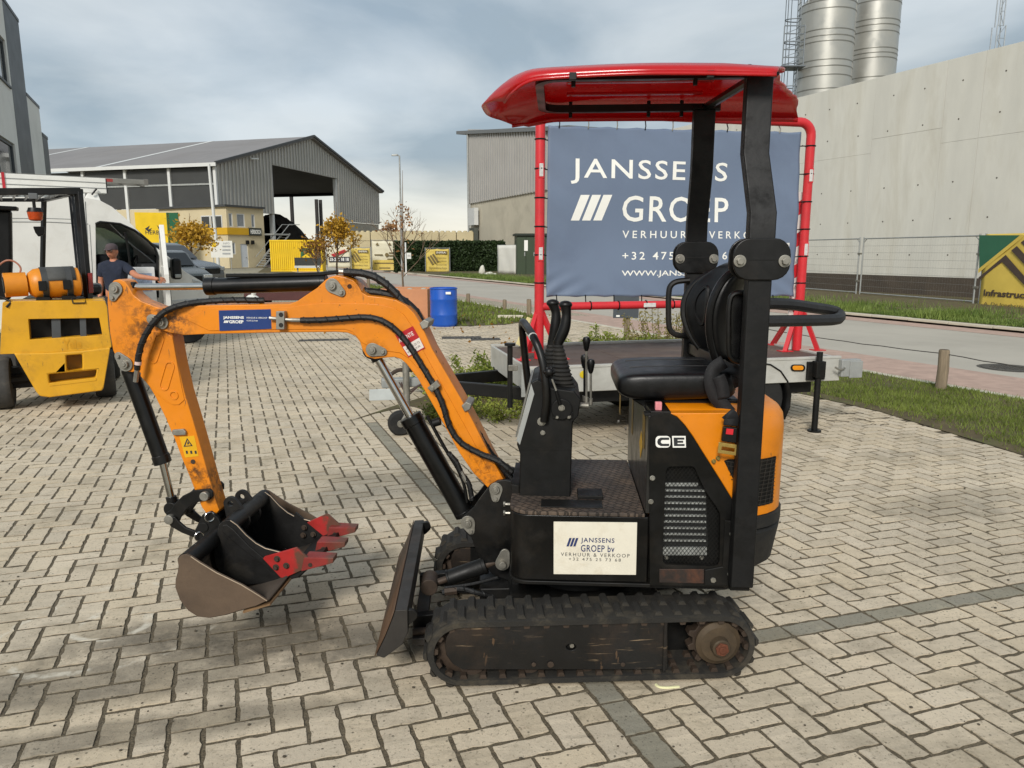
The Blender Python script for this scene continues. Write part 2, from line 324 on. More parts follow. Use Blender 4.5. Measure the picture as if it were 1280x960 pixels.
# manhole cover in the road, drain covers in the paving
IRON = M('cast_iron', '#4d4a45', .7, .3, var=.2, vs=20, dirt='#7d7668', da=.5, ds=12, bump=.3, bs=60)
def cover(px, py, w, d, label, rot=0, round_=False, z=.002):
    p = ground(px, py); t = thing('drain_cover', label, 'drain cover', (p.x, p.y, z), rot)
    b = MB()
    if round_:
        b.cyl((0,0,-.02),(0,0,.0),w/2,n=28); b.build('frame', IRON, t)
        c = MB().cyl((0,0,.001),(0,0,.006),w/2-.05,n=28)
        for i in range(-3,4):
            for j in range(-3,4):
                if i*i+j*j < 11: c.box(i*.07-.02,i*.07+.02,j*.07-.02,j*.07+.02,.006,.011)
        c.build('lid', IRON, t)
    else:
        b.box(-w/2,w/2,-d/2,d/2,-.02,0); b.build('frame', IRON, t)
        for k in range(7): x = -w/2+.05+(w-.1)*k/6; MB().box(x-.018,x+.018,-d/2+.04,d/2-.04,.001,.008).build('bar', IRON, t)
    return t
cover(1262, 459, .8, 0, 'round iron manhole cover set in the concrete road near its wooden post', 0, True, -.010)
cover(577, 422, .75, .4, 'flat iron drain cover in the paving below the blue barrel, left one', .1)
cover(607, 424, .55, .4, 'flat iron drain cover in the paving right of the barrel foot, right one', .1)
cover(405, 425, .9, .3, 'long flat drain cover in the paving under the orange boom', .2)
# ---------------------------------------------------------------- paving: herringbone block pavers with two dark bands
PA, PB = R(17.5), R(21); pa = np.array([math.cos(PA), math.sin(PA)]); pb = np.array([-math.sin(PB), math.cos(PB)]); UA, UB = .1105, .0955    # block module along the two courses
ptA = np.array([.335, 2.51]); ptB = np.array([1.66, 3.085])
GRID = np.stack([pa, pb], 1); _st = np.linalg.solve(np.stack([pb, -pa], 1), ptB-ptA); O = ptA+pb*_st[0]-(pa*UA+pb*UB)/2
# grass verges (polygons on the ground)
VERGE_R = [(5.0,3.0),(4.3,4.9),(4.08,5.7),(3.74,7.34),(3.25,8.43),(2.6,9.6),(1.75,11.0),(1.45,12.2),(2.2,13.6),(2.95,13.9),rp(0,0)[:2],rp(-8,0)[:2],(8.0,1.0)]
VERGE_L = [(-.2,16.45),(.35,17.15),(.62,18.1),(.2,20.2),rp(40,0)[:2],rp(80,0)[:2],(-20.4,60),(-7.2,28.5),(-4.4,19.8),(-2.6,17.0),(-1.2,16.12)]
BED = [ground(x, y)[:2] for x, y in ((433,528),(470,517),(512,508),(545,516),(650,511),(700,500),(700,474),(640,468),(572,473),(528,497),(498,506))]
def inpoly(P, X, Y):
    r = np.zeros(X.shape, bool); n = len(P)
    for i in range(n):
        x0, y0 = P[i][:2]; x1, y1 = P[(i+1)%n][:2]
        if y0 == y1: continue
        c = ((y0 > Y) != (y1 > Y)) & (X < (x1-x0)*(Y-y0)/(y1-y0)+x0); r ^= c
    return r
def paver_mat(name, col, rnd):
    m = bpy.data.materials.new(name); m.use_nodes = True; nt = m.node_tree; N = nt.nodes.new; L = nt.links.new; b = nt.nodes['Principled BSDF']
    geo = N('ShaderNodeNewGeometry'); oi = N('ShaderNodeObjectInfo')
    def noise(sc, det=5, rg=.6): n = N('ShaderNodeTexNoise'); n.inputs['Scale'].default_value = sc; n.inputs['Detail'].default_value = det; n.inputs['Roughness'].default_value = rg; L(geo.outputs['Position'], n.inputs['Vector']); return n.outputs[0]
    def rng(s, a, b_, c_, d): r = N('ShaderNodeMapRange'); r.inputs[1].default_value = a; r.inputs[2].default_value = b_; r.inputs[3].default_value = c_; r.inputs[4].default_value = d; L(s, r.inputs[0]); return r.outputs[0]
    def mth(op, a, b_): 
        n = N('ShaderNodeMath'); n.operation = op
        for i, q in enumerate((a, b_)):
            if isinstance(q, (int, float)): n.inputs[i].default_value = q
            else: L(q, n.inputs[i])
        return n.outputs[0]
    def mix(f, a, b_):
        x = N('ShaderNodeMix'); x.data_type = 'RGBA'; L(f, x.inputs[0])
        for i, q in ((6, a), (7, b_)):
            if isinstance(q, tuple): x.inputs[i].default_value = q[:3]+(1,)
            else: L(q, x.inputs[i])
        return x.outputs[2]
    c = lin(col); o = mix(rng(noise(.9, 6), .35, .65, 0, 1), tuple(x*.90 for x in c), tuple(x*1.08 for x in c))
    fr = mth('FRACT', mth('ADD', oi.outputs['Random'], geo.outputs['Random Per Island']), 0)
    hv = N('ShaderNodeHueSaturation'); L(rng(fr, 0, 1, 1-rnd, 1+rnd), hv.inputs['Value']); L(rng(mth('FRACT', mth('MULTIPLY', fr, 7.31), 0), 0, 1, .93, 1.07), hv.inputs['Saturation']); L(o, hv.inputs['Color']); o = hv.outputs[0]
    # aggregate speckle: dark pits, pale grains
    o = mix(rng(noise(75, 3, .7), .59, .66, 0, .7), o, tuple(x*.33 for x in c)); o = mix(rng(noise(120, 2, .7), .62, .72, 0, .35), o, tuple(min(1, x*1.45) for x in c))
    v = N('ShaderNodeTexVoronoi'); v.inputs['Scale'].default_value = 32; L(geo.outputs['Position'], v.inputs['Vector']); o = mix(mth('MULTIPLY', rng(v.outputs[0], .10, .17, .8, 0), rng(noise(9, 3), .42, .56, 0, 1)), o, lin('#4e4a3f'))
    # grime creeping in from the joints, cement bloom, rust-brown flecks
    o = mix(rng(noise(28, 6, .75), .56, .70, 0, .5), o, lin('#6b624e')); o = mix(rng(noise(46, 4, .8), .64, .70, 0, .6), o, lin('#5b5341')); o = mix(rng(noise(5.5, 7, .7), .58, .75, 0, .35), o, lin('#d0c4a6'))
    # dull stains at random, then dark ragged patches below bucket, by blade and elsewhere
    o = mix(rng(noise(2.2, 8, .72), .50, .70, 0, .58), o, lin('#766d5b'))
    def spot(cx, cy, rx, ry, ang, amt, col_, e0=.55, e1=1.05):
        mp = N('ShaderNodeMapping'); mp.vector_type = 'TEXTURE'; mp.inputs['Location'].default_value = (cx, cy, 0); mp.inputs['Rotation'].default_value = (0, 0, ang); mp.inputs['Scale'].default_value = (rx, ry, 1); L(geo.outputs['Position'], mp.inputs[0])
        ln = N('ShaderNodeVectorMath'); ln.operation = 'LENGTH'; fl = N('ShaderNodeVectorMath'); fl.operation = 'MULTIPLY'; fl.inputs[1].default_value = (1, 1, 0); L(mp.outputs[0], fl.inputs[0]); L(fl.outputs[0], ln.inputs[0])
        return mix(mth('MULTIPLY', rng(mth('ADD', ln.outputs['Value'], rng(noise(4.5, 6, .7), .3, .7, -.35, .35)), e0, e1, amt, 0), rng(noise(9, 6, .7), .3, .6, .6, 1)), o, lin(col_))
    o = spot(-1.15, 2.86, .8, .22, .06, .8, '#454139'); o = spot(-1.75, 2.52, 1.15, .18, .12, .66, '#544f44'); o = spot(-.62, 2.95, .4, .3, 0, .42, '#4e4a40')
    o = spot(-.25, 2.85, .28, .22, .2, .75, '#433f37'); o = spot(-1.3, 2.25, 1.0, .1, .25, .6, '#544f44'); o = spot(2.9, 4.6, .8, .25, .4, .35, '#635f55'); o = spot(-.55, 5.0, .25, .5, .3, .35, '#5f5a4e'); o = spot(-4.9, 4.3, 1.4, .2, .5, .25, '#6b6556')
    # pale tyre scuffs: broken rings
    w = N('ShaderNodeTexWave'); w.wave_type = 'RINGS'; w.rings_direction = 'SPHERICAL'; w.inputs['Scale'].default_value = 1.15; w.inputs['Distortion'].default_value = 5; w.inputs['Detail'].default_value = 4
    mp = N('ShaderNodeMapping'); mp.inputs['Location'].default_value = (1.75, -2.95, 0); L(geo.outputs['Position'], mp.inputs[0]); L(mp.outputs[0], w.inputs['Vector'])
    ln = N('ShaderNodeVectorMath'); ln.operation = 'LENGTH'; L(mp.outputs[0], ln.inputs[0])
    o = mix(mth('MULTIPLY', mth('MULTIPLY', rng(w.outputs['Fac'], .93, .99, 0, .7), rng(ln.outputs['Value'], .3, .65, 1, 0)), rng(noise(11, 5), .48, .6, 0, 1)), o, lin('#d8d2c2'))
    L(o, b.inputs['Base Color']); b.inputs['Roughness'].default_value = .88; b.inputs['Specular IOR Level'].default_value = .3
    bp = N('ShaderNodeBump'); bp.inputs['Strength'].default_value = .6; bp.inputs['Distance'].default_value = .006; L(noise(70, 8, .8), bp.inputs['Height']); L(bp.outputs[0], b.inputs['Normal'])
    return m
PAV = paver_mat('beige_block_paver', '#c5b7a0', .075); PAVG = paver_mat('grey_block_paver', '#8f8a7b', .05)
JOINT = M('joint_grit', '#665c4a', .95, var=.55, vs=150, bump=.9, bs=170, dirt='#3b3424', da=.8, ds=26, world=True)
FARPAVE_Y = 19.0
def make_paving():
    root = bpy.data.objects.new('paving', None); COL.objects.link(root); root['kind'] = 'structure'
    # bricks on the cell grid: (i, j, w, h, grey)
    I, J = np.meshgrid(np.arange(-140, 60), np.arange(-22, 222), indexing='ij')
    k = (I-J) % 4; JA = int(np.linalg.solve(GRID, np.array([-1.53, 6.9])-O)[1]/UB); band = ((I == 0) & (J < JA)) | ((J == 0) & (I > 0))
    B = []
    occ = band
    okb = lambda i, j: ~(((i == 0) & (j < JA)) | ((j == 0) & (i > 0)))
    left = I < 0; k2 = (I+J) % 4         # the herringbone turns the other way left of the dark band
    H = np.where(left, k2 == 0, k == 0); V = np.where(left, k2 == 2, k == 3)
    for m, di, dj in ((H, 1, 0), (V, 0, 1)):
        a = m & okb(I, J); b = m & okb(I+di, J+dj) & (np.sign(I+di) == np.sign(I)) if di else m & okb(I+di, J+dj); full = a & b
        B.append(np.stack([I[full], J[full], np.full(full.sum(), 1+di), np.full(full.sum(), 1+dj), np.zeros(full.sum(), int)], 1))
        ha = a & ~b; B.append(np.stack([I[ha], J[ha], np.ones(ha.sum(), int), np.ones(ha.sum(), int), np.zeros(ha.sum(), int)], 1))
        hb = b & ~a; B.append(np.stack([(I+di)[hb], (J+dj)[hb], np.ones(hb.sum(), int), np.ones(hb.sum(), int), np.zeros(hb.sum(), int)], 1))
    # single cells left over where the two directions meet
    cov = np.zeros(I.shape, int)
    for q in np.concatenate(B):
        i0, j0 = int(q[0])+140, int(q[1])+22; cov[i0:i0+int(q[2]), j0:j0+int(q[3])] = 1
    lone = (cov == 0) & okb(I, J) & (np.abs(I) <= 1); B.append(np.stack([I[lone], J[lone], np.ones(lone.sum(), int), np.ones(lone.sum(), int), np.zeros(lone.sum(), int)], 1))
    jj = np.arange(JA-2, -20, -2); B.append(np.stack([jj*0, jj, jj*0+1, jj*0+2, jj*0+1], 1))
    ii = np.arange(1, 60, 2); B.append(np.stack([ii, ii*0, ii*0+2, ii*0+1, ii*0+1], 1))
    B = np.concatenate(B).astype(float)
    ctr = O+((B[:,0]+B[:,2]/2)*UA)[:,None]*pa+((B[:,1]+B[:,3]/2)*UB)[:,None]*pb
    X, Y = ctr[:,0], ctr[:,1]
    zc = Y*math.cos(PITCH)+CAM_H*math.sin(PITCH); sx = 640+FPX*X/np.maximum(zc, .2); sy = 480+FPX*(CAM_H*math.cos(PITCH)-Y*math.sin(PITCH))/np.maximum(zc, .2)
    keep = (Y > 1.2) & (Y < FARPAVE_Y) & (zc > .3) & (sx > -170) & (sx < 1450) & (sy < 1130) & ~inpoly(VERGE_R, X, Y) & ~inpoly(VERGE_L, X, Y) & (((X-R0.x)*RN.x+(Y-R0.y)*RN.y) < -.05)
    B, X, Y, zc, sx, sy = B[keep], X[keep], Y[keep], zc[keep], sx[keep], sy[keep]
    vis = (sx > -20) & (sx < 1300) & (sy < 975)
    area = B[:,2]*B[:,3]/zc**3*vis; big = np.argsort(-area)[:298]; isbig = np.zeros(len(B), bool); isbig[big] = True
    J_ = .0083; CH = .003; D = .045
    def outline(n, w, h, rg, side):     # worn outline of n blocks: points along each side, nudged; side = points per (long, short) edge
        hx, hy = np.asarray(w, float)*UA/2-J_, np.asarray(h, float)*UB/2-J_; hx = np.broadcast_to(hx, n); hy = np.broadcast_to(hy, n)
        a, c = side; U = [(-1+2*i/a, -1) for i in range(a)]+[(1, -1+2*i/c) for i in range(c)]+[(1-2*i/a, 1) for i in range(a)]+[(-1, 1-2*i/c) for i in range(c)]; U = np.array(U); m = len(U)
        jit = rg.normal(0, .0015, (n, m, 2)); jit += (np.where(np.abs(U) > .999, np.sign(U), 0)*.0021*np.cos(2*math.pi*np.array([(U[i,0]+1)/2*(2 if side[0] > 5 else 1) if abs(U[i,1]) > .999 else (U[i,1]+1)/2*(2 if side[1] > 5 else 1) for i in range(m)]))[:,None])[None]; cut = np.where((np.abs(U).sum(1) > 1.9), .0022, 0)[None,:,None]*rg.uniform(.1, 1.5, (n, m, 1))
        P0 = np.stack([U[None,:,0]*hx[:,None], U[None,:,1]*hy[:,None]], 2)+jit-np.sign(U)[None]*cut
        V = np.zeros((n, 2*m, 3)); V[:,:m,:2] = P0+np.sign(U)[None]*.0012; V[:,:m,2] = -D; V[:,m:,:2] = P0; V[:,m:,2] = rg.normal(0,.0007,(n,m)); return V
    AV, AF, AM, base_ = [], [], [], 0
    def pts_for(w, h, fine): lo = (8, 4) if fine else (6, 3); return (lo[0] if w > 1 else lo[1], lo[0] if h > 1 else lo[1])
    def faces2(sd):
        a, c = sd; m = 2*(a+c); top = list(range(m, 2*m)); Q = []
        if a >= c: Q, S_ = faces3(a, c, m, 0)
        else: Q, S_ = faces3(c, a, m, a)
        return Q, S_
    def faces3(a, c, m, off):           # quads across the block between its two long sides, fans at the ends
        ix = lambda i: m+(off+i) % m
        lo = [ix(i) for i in range(a+1)]; hi = [ix(a+c+a-i) for i in range(a+1)]
        T = [(lo[i], lo[i+1], hi[i+1], hi[i]) for i in range(a)]; e1 = [ix(a+i) for i in range(c+1)]; e2 = [ix(2*a+c+i) for i in range(c+1)]
        for e in (e1, e2): T += [(e[0], e[i], e[i+1], e[i+1]) for i in range(1, c)]
        return T, [(i, (i+1)%m, m+(i+1)%m, m+i) for i in range(m)]
    def tris(Q): 
        out = []
        for q in Q: out.append((q[0], q[1], q[2])); 
        for q in Q: 
            if q[3] != q[2]: out.append((q[0], q[2], q[3]))
        return out
    for kw, kh in ((2,1),(1,2),(1,1)):
        idx = np.where(~isbig & (B[:,2] == kw) & (B[:,3] == kh))[0]; n = len(idx)
        if n == 0: continue
        sd = pts_for(kw, kh, False); Lq = outline(n, kw, kh, RNG, sd); q1, q2 = faces2(sd); FT = np.array(tris(q1)+tris(q2))
        V = np.zeros_like(Lq); V[:,:,0] = X[idx][:,None]+Lq[:,:,0]*pa[0]+Lq[:,:,1]*pb[0]; V[:,:,1] = Y[idx][:,None]+Lq[:,:,0]*pa[1]+Lq[:,:,1]*pb[1]; V[:,:,2] = Lq[:,:,2]+RNG.uniform(-.0016,.0016,n)[:,None]
        nv = Lq.shape[1]; AV.append(V.reshape(-1,3)); AF.append((FT[None]+nv*np.arange(n)[:,None,None]).reshape(-1,3)+base_); AM.append(np.repeat(B[idx,4].astype(int), len(FT))); base_ += n*nv
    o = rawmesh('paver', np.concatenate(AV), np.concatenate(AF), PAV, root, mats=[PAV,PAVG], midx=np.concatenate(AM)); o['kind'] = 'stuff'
    # the nearest blocks, one object each, sharing a few meshes
    lib = {}; rg = np.random.default_rng(3)
    for q in big:
        key = (int(B[q,2]), int(B[q,3]), int(B[q,4]), random.randrange(9))
        if key not in lib:
            sd = pts_for(key[0], key[1], True); v = outline(1, key[0], key[1], rg, sd)[0]; v[:,:2] = v[:,:1]*pa+v[:,1:2]*pb; q1, q2 = faces2(sd)
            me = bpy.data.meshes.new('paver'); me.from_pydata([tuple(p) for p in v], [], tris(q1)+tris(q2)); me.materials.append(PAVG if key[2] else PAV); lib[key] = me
        p = bpy.data.objects.new('paver', lib[key]); COL.objects.link(p); p.parent = root; p.location = (X[q], Y[q], random.uniform(-.0016,.0016)); p.rotation_euler = (random.gauss(0,.004), random.gauss(0,.004), random.gauss(0,.006))
    # bed of grit under the blocks
    b = MB(); b.quad((-26,.4,-.0036),(8.9,.4,-.0036),(.72,FARPAVE_Y,-.0036),(-26,FARPAVE_Y,-.0036)).build('joint_bed', JOINT, root, smooth=0)
    return root
make_paving()
# paving farther off: too fine to pick apart
def far_pave_mat():
    m = M('far_block_paving', '#ada48f', .9, var=.1, vs=.8, dirt='#8d8573', da=.4, ds=1.2, world=True); nt = m.node_tree; N = nt.nodes.new; L = nt.links.new
    b = nt.nodes['Principled BSDF']; src = b.inputs['Base Color'].links[0].from_socket
    br = N('ShaderNodeTexBrick'); br.inputs['Scale'].default_value = 1; br.inputs['Brick Width'].default_value = .221; br.inputs['Row Height'].default_value = .1105; br.inputs['Mortar Size'].default_value = .007
    br.inputs['Color1'].default_value = (1,1,1,1); br.inputs['Color2'].default_value = (.88,.88,.88,1); br.inputs['Mortar'].default_value = (.42,.4,.34,1)
    mp = N('ShaderNodeMapping'); mp.inputs['Rotation'].default_value = (0,0,-PA); L(N('ShaderNodeNewGeometry').outputs['Position'], mp.inputs[0]); L(mp.outputs[0], br.inputs['Vector'])
    x = N('ShaderNodeMix'); x.data_type = 'RGBA'; x.blend_type = 'MULTIPLY'; x.inputs[0].default_value = 1; L(src, x.inputs[6]); L(br.outputs[0], x.inputs[7]); L(x.outputs[2], b.inputs['Base Color']); return m
far = MB().quad((-45,FARPAVE_Y,-.006),(2,FARPAVE_Y,-.006),(-10.0,45,-.006),(-45,45,-.006)).build('distant_paving', far_pave_mat(), smooth=0); tag(far, kind='structure')
far2 = MB().quad((-45,1,-.0068),(-12,1,-.0068),(-12,FARPAVE_Y,-.0068),(-45,FARPAVE_Y,-.0068)); tag(far2.build('distant_paving', far_pave_mat(), smooth=0), kind='structure')
# ---------------------------------------------------------------- grass verges
SOIL = M('verge_soil', '#54492f', .95, var=.3, vs=6, bump=.6, bs=40, dirt='#56632a', da=.85, ds=2.2, world=True)
def tri_fan(poly, z): return MB().add([(p[0],p[1],z) for p in poly], [tuple(range(len(poly)))])
for P_ in (VERGE_R, VERGE_L, BED): tag(tri_fan(P_, .006).build('verge', SOIL, smooth=0), kind='structure')
BANK = [rp(2,RW+.16), rp(60,RW+.16), rp(60,RW+12), rp(2,RW+12), ]
def bank_z(t): return .085+max(0, min(1, (t-RW-.16)/2.2))*.04
b = MB(); 
for i in range(30):
    for j in range(6):
        s0, s1 = -2+i*4, 2+i*4; t0 = RW+.16+j*2.2; t1 = t0+2.2
        b.quad(rp(s0,t0,bank_z(t0)), rp(s0,t1,bank_z(t1)), rp(s1,t1,bank_z(t1)), rp(s1,t0,bank_z(t0)))
tag(b.build('verge', SOIL), kind='structure')
def leaf_mat(name, c0, c1, rough=.6):
    m = bpy.data.materials.new(name); m.use_nodes = True; nt = m.node_tree; N = nt.nodes.new; L = nt.links.new; b = nt.nodes['Principled BSDF']
    geo = N('ShaderNodeNewGeometry'); x = N('ShaderNodeMix'); x.data_type = 'RGBA'; x.inputs[6].default_value = lin(c0)+(1,); x.inputs[7].default_value = lin(c1)+(1,)
    n = N('ShaderNodeTexNoise'); n.inputs['Scale'].default_value = 1.7; L(geo.outputs['Position'], n.inputs['Vector'])
    a = N('ShaderNodeMath'); a.operation = 'MULTIPLY_ADD'; L(geo.outputs['Random Per Island'], a.inputs[0]); a.inputs[1].default_value = .55; 
    r = N('ShaderNodeMapRange'); r.inputs[1].default_value = .35; r.inputs[2].default_value = .65; r.inputs[3].default_value = 0; r.inputs[4].default_value = .45; L(n.outputs[0], r.inputs[0]); L(r.outputs[0], a.inputs[2])
    L(a.outputs[0], x.inputs[0]); L(x.outputs[2], b.inputs['Base Color']); b.inputs['Roughness'].default_value = rough; b.inputs['Specular IOR Level'].default_value = .3
    tr = N('ShaderNodeBsdfTranslucent'); L(x.outputs[2], tr.inputs[0]); ms = N('ShaderNodeMixShader'); ms.inputs[0].default_value = .25; L(b.outputs[0], ms.inputs[1]); L(tr.outputs[0], ms.inputs[2]); L(ms.outputs[0], nt.nodes['Material Output'].inputs[0])
    return m
GRASS = leaf_mat('lawn_grass', '#4a5a1c', '#8a9648'); GRASSB = leaf_mat('bank_grass', '#40591f', '#8a9a50')
def blades(name, X, Y, Z, h, w, mat, lean=.5):
    n = len(X); a = RNG.uniform(0, 2*math.pi, n); ln = RNG.uniform(.05, lean, n); hh = h*RNG.uniform(.5, 1.3, n); ww = w*RNG.uniform(.6, 1.3, n)
    dx, dy = np.cos(a), np.sin(a); V = np.zeros((n, 3, 3)); la = RNG.uniform(0, 2*math.pi, n)
    V[:,0] = np.stack([X-dx*ww, Y-dy*ww, Z], 1); V[:,1] = np.stack([X+dx*ww, Y+dy*ww, Z], 1); V[:,2] = np.stack([X+np.cos(la)*hh*ln, Y+np.sin(la)*hh*ln, Z+hh], 1)
    o = rawmesh(name, V.reshape(-1,3), np.arange(3*n).reshape(-1,3), mat); o['kind'] = 'stuff'; return o
def sample_poly(P, n):
    P = np.array([p[:2] for p in P]); lo, hi = P.min(0), P.max(0); X = RNG.uniform(lo[0], hi[0], n*4); Y = RNG.uniform(lo[1], hi[1], n*4); k = inpoly(P, X, Y); return X[k], Y[k]
X, Y = sample_poly(VERGE_R, 90000)
dens = np.sin(X*3.1+Y*1.7)+np.sin(X*1.3-Y*2.9)+np.sin(X*6.1+Y*5.3)*.6; d0 = RNG.uniform(-3.6, 1.2, len(X)) < dens
edge = ~inpoly([(p[0]+.16, p[1]+.1) for p in VERGE_R[:8]]+[p for p in VERGE_R[8:]], X, Y); d0 &= ~edge | (RNG.uniform(0,1,len(X)) < .14)
blades('grass', X[d0], Y[d0], np.full(d0.sum(), .004), .045, .004, GRASS, .9)
X, Y = sample_poly(VERGE_L, 60000); k = Y < 45; blades('grass', X[k], Y[k], np.full(k.sum(), .004), .09, .022, GRASS, .8)
n = 60000; S = RNG.uniform(2, 42, n); T = RW+.2+np.abs(RNG.normal(0, 1, n))**1.1*1.3
P_ = np.array([R0.x, R0.y])+S[:,None]*np.array([RD.x, RD.y])+T[:,None]*np.array([RN.x, RN.y])
tuft = .6+.5*np.sin(S*2.1)+.5*np.sin(S*5.3+T*3); blades('grass', P_[:,0], P_[:,1], np.full(n, .09), .16*np.clip(tuft,.35,1.5), .013, GRASSB, .7)
# ================================================================ the mini excavator
EX = thing('mini_excavator', 'orange and black mini excavator with red canopy and rubber tracks on the paving', 'excavator', (.28, 3.0, 0), R(-3.5))
HF = Frame(.28, 3.0, -3.5)              # upper body and boom
UF = Frame(.28, 3.0, 3.0)               # tracks and blade
UR = R(6.5)                             # undercarriage turned against the upper body
def plate(fr, px, off, y0, y1): return MB().prism(fr.P(px, off), y0, y1)
def bolt(fr, p, off, r, parent, mat=STEEL, h=.012, name='bolt', rotz=None):
    q = fr.E(p[0], p[1], off); b = MB().cyl((q.x, off, q.z), (q.x, off-h, q.z), r, n=6); b.cyl((q.x, off, q.z), (q.x, off-h*.25, q.z), r*1.45, n=14)
    return b.build(name, mat, parent, bevel=.001, seg=1, rotz=rotz)
def _sp(px, py, r, am=.85, col='#3b2410'): q = HF.E(px, py, -.06); return (q.x, q.z, r, col, am)
BOOMP = M('boom_orange', '#da8006', .36, var=.08, vs=3, dirt='#a35a10', da=.45, ds=6, coat=.15, bump=.05, bs=25, nicks=.7, spots=[_sp(206,400,.10), _sp(222,404,.09,.7), _sp(612,585,.12,.6), _sp(440,352,.07,.5), _sp(470,440,.06,.6), _sp(330,413,.08,.25)])
ARMP = M('arm_orange', '#da8006', .36, var=.08, vs=3, dirt='#a35a10', da=.45, ds=6, coat=.15, bump=.05, bs=25, nicks=.7, spots=[_sp(186,402,.12), _sp(165,430,.10,.55), _sp(262,610,.10,.8), _sp(240,590,.05,.9), _sp(270,560,.08,.6), _sp(150,375,.06,.4)])
def pin_plate(fr, p1, p2, r1, r2, off, parent, br=None):
    a = fr.E(*p1, off); c = fr.E(*p2, off); s = fr.E(p1[0]+1, p1[1], off).x-a.x
    o = MB().prism(hull((a.x, a.z), r1*s, (c.x, c.z), r2*s), off-.007, off).build('pin_plate', STEEL, parent, bevel=.0015, seg=1)
    b = MB().cyl((a.x, off-.007, a.z), (a.x, off-.020, a.z), r1*s*.56, n=16); b.cyl((a.x, off-.02, a.z), (a.x, off-.024, a.z), r1*s*.3, n=12); b.cyl((c.x, off-.007, c.z), (c.x, off-.017, c.z), r2*s*.55, n=6)
    b.prism([(a.x, a.z)], 0, 0) if False else None
    return o, b.build('pin', STEEL, parent, bevel=.0012, seg=1)
def hose(fr, pts, r, parent, name='hose', mat=None, spiral=True, smooth=7):
    P = [fr.E(p[0], p[1], p[2]) for p in pts]; P = [Vector((q.x, q.y, q.z)) for q in P]
    C = catmull(P, smooth); b = MB().tube(C, r, n=9)
    if spiral:                          # wrapped guard: a coil round the hose
        L = [0]
        for i in range(1, len(C)): L.append(L[-1]+(C[i]-C[i-1]).length)
        tot = L[-1]; n = int(tot/.004); coil = []
        for k in range(n):
            s = tot*k/n; i = max(j for j in range(len(L)) if L[j] <= s); i = min(i, len(C)-2); f = (s-L[i])/max(1e-6, L[i+1]-L[i]); p = C[i].lerp(C[i+1], f)
            d = (C[i+1]-C[i]).normalized(); u = (Vector((0,1,0))-d*d.y).normalized(); w = d.cross(u); t = s/(r*2.0)*2*math.pi*.55
            coil.append(p+u*math.cos(t)*r*.98+w*math.sin(t)*r*.98)
        b.tube(coil, r*.22, n=4)
    return b.build(name, mat or HOSE, parent)
# ---------------------------------------------------------------- tracks
def stadium(x0, x1, zc, r, n=14):
    return [(x1-r+r*math.sin(math.pi*i/n), zc+r*math.cos(math.pi*i/n)) for i in range(n+1)]+[(x0+r-r*math.sin(math.pi*i/n), zc-r*math.cos(math.pi*i/n)) for i in range(n+1)]
TX0, TX1 = -.62, .615; TR = .132; TZ = TR+.008
def track(ya, yb):
    near = ya < 0
    tr = None; out = stadium(TX0, TX1, TZ, TR); inn = stadium(TX0+.026, TX1-.026, TZ, TR-.026); n = len(out)
    b = MB(); prof = [(0, .0), (.012, .006)]
    vs = []
    for y, ins in ((ya, .006), (ya+.012, 0), (yb-.012, 0), (yb, .006)): vs += [(x+(0 if True else 0), y, z) for x, z in stadium(TX0+ins, TX1-ins, TZ, TR-ins)]
    for y in (yb, ya): vs += [(x, y, z) for x, z in inn]
    fs = [(r*n+i, r*n+(i+1)%n, ((r+1)%6)*n+(i+1)%n, ((r+1)%6)*n+i) for r in range(6) for i in range(n)]
    tr = b.add(vs, fs).build('rubber_track', TRACKR, EX, rotz=UR)
    # lugs: two staggered rows, one mesh shared
    w = (yb-ya); me = None; per = 2*(TX1-TX0-2*TR)+2*math.pi*TR; N_ = 38
    def pos(s):
        s %= per; L = TX1-TX0-2*TR
        if s < L: return TX0+TR+s, TZ+TR, 0
        s -= L
        if s < math.pi*TR: a = s/TR; return TX1-TR+TR*math.sin(a), TZ+TR*math.cos(a), a
        s -= math.pi*TR
        if s < L: return TX1-TR-s, TZ-TR, math.pi
        s -= L; a = math.pi+s/TR; return TX0+TR+TR*math.sin(a), TZ+TR*math.cos(a), a
    for k in range(N_*2):
        x, z, a = pos(per*k/N_/2)
        if abs(a-math.pi) < .01 : continue          # pressed into the ground side: hidden
        side = k % 2; yc = (ya+w*.29, yb-w*.29)[side]
        if me is None:
            q = MB().hexa([(-.016,-w*.25,0),(.016,-w*.25,0),(.016,w*.25,0),(-.016,w*.25,0),(-.008,-w*.22,.014),(.008,-w*.22,.014),(.008,w*.22,.014),(-.008,w*.22,.014)])
            o = q.build('track_lug', TRACKR, tr, smooth=0); me = o.data
        else:
            o = bpy.data.objects.new('track_lug', me); COL.objects.link(o); o.parent = tr
        o.location = (x, yc, z-.001); o.rotation_euler.y = a
    # metal cores and drive lugs along the inside
    m = MB()
    for k in range(N_):
        x, z, a = pos(per*k/N_+.02); r = .024
        cx, cz = x-math.sin(a)*r, z-math.cos(a)*r; c, s = math.cos(a), math.sin(a)
        for yy in (ya+w*.12, ya+w*.36, yb-w*.3):
            pts = []
            for dz, dx in ((0, .015), (-.018, .009)):
                for ux, uy in ((-1,-1),(1,-1),(1,1),(-1,1)):
                    lx = ux*dx; pts.append((cx+lx*c+dz*s, yy+uy*.012, cz-lx*s+dz*c))
            m.hexa(pts)
    tag(m.build('drive_lug', RUSTY, tr, smooth=0), kind='stuff')
    return tr
YN0, YN1 = -.470, -.285; YF0, YF1 = .285, .470
TN = track(YN0, YN1); TF = track(YF0, YF1)
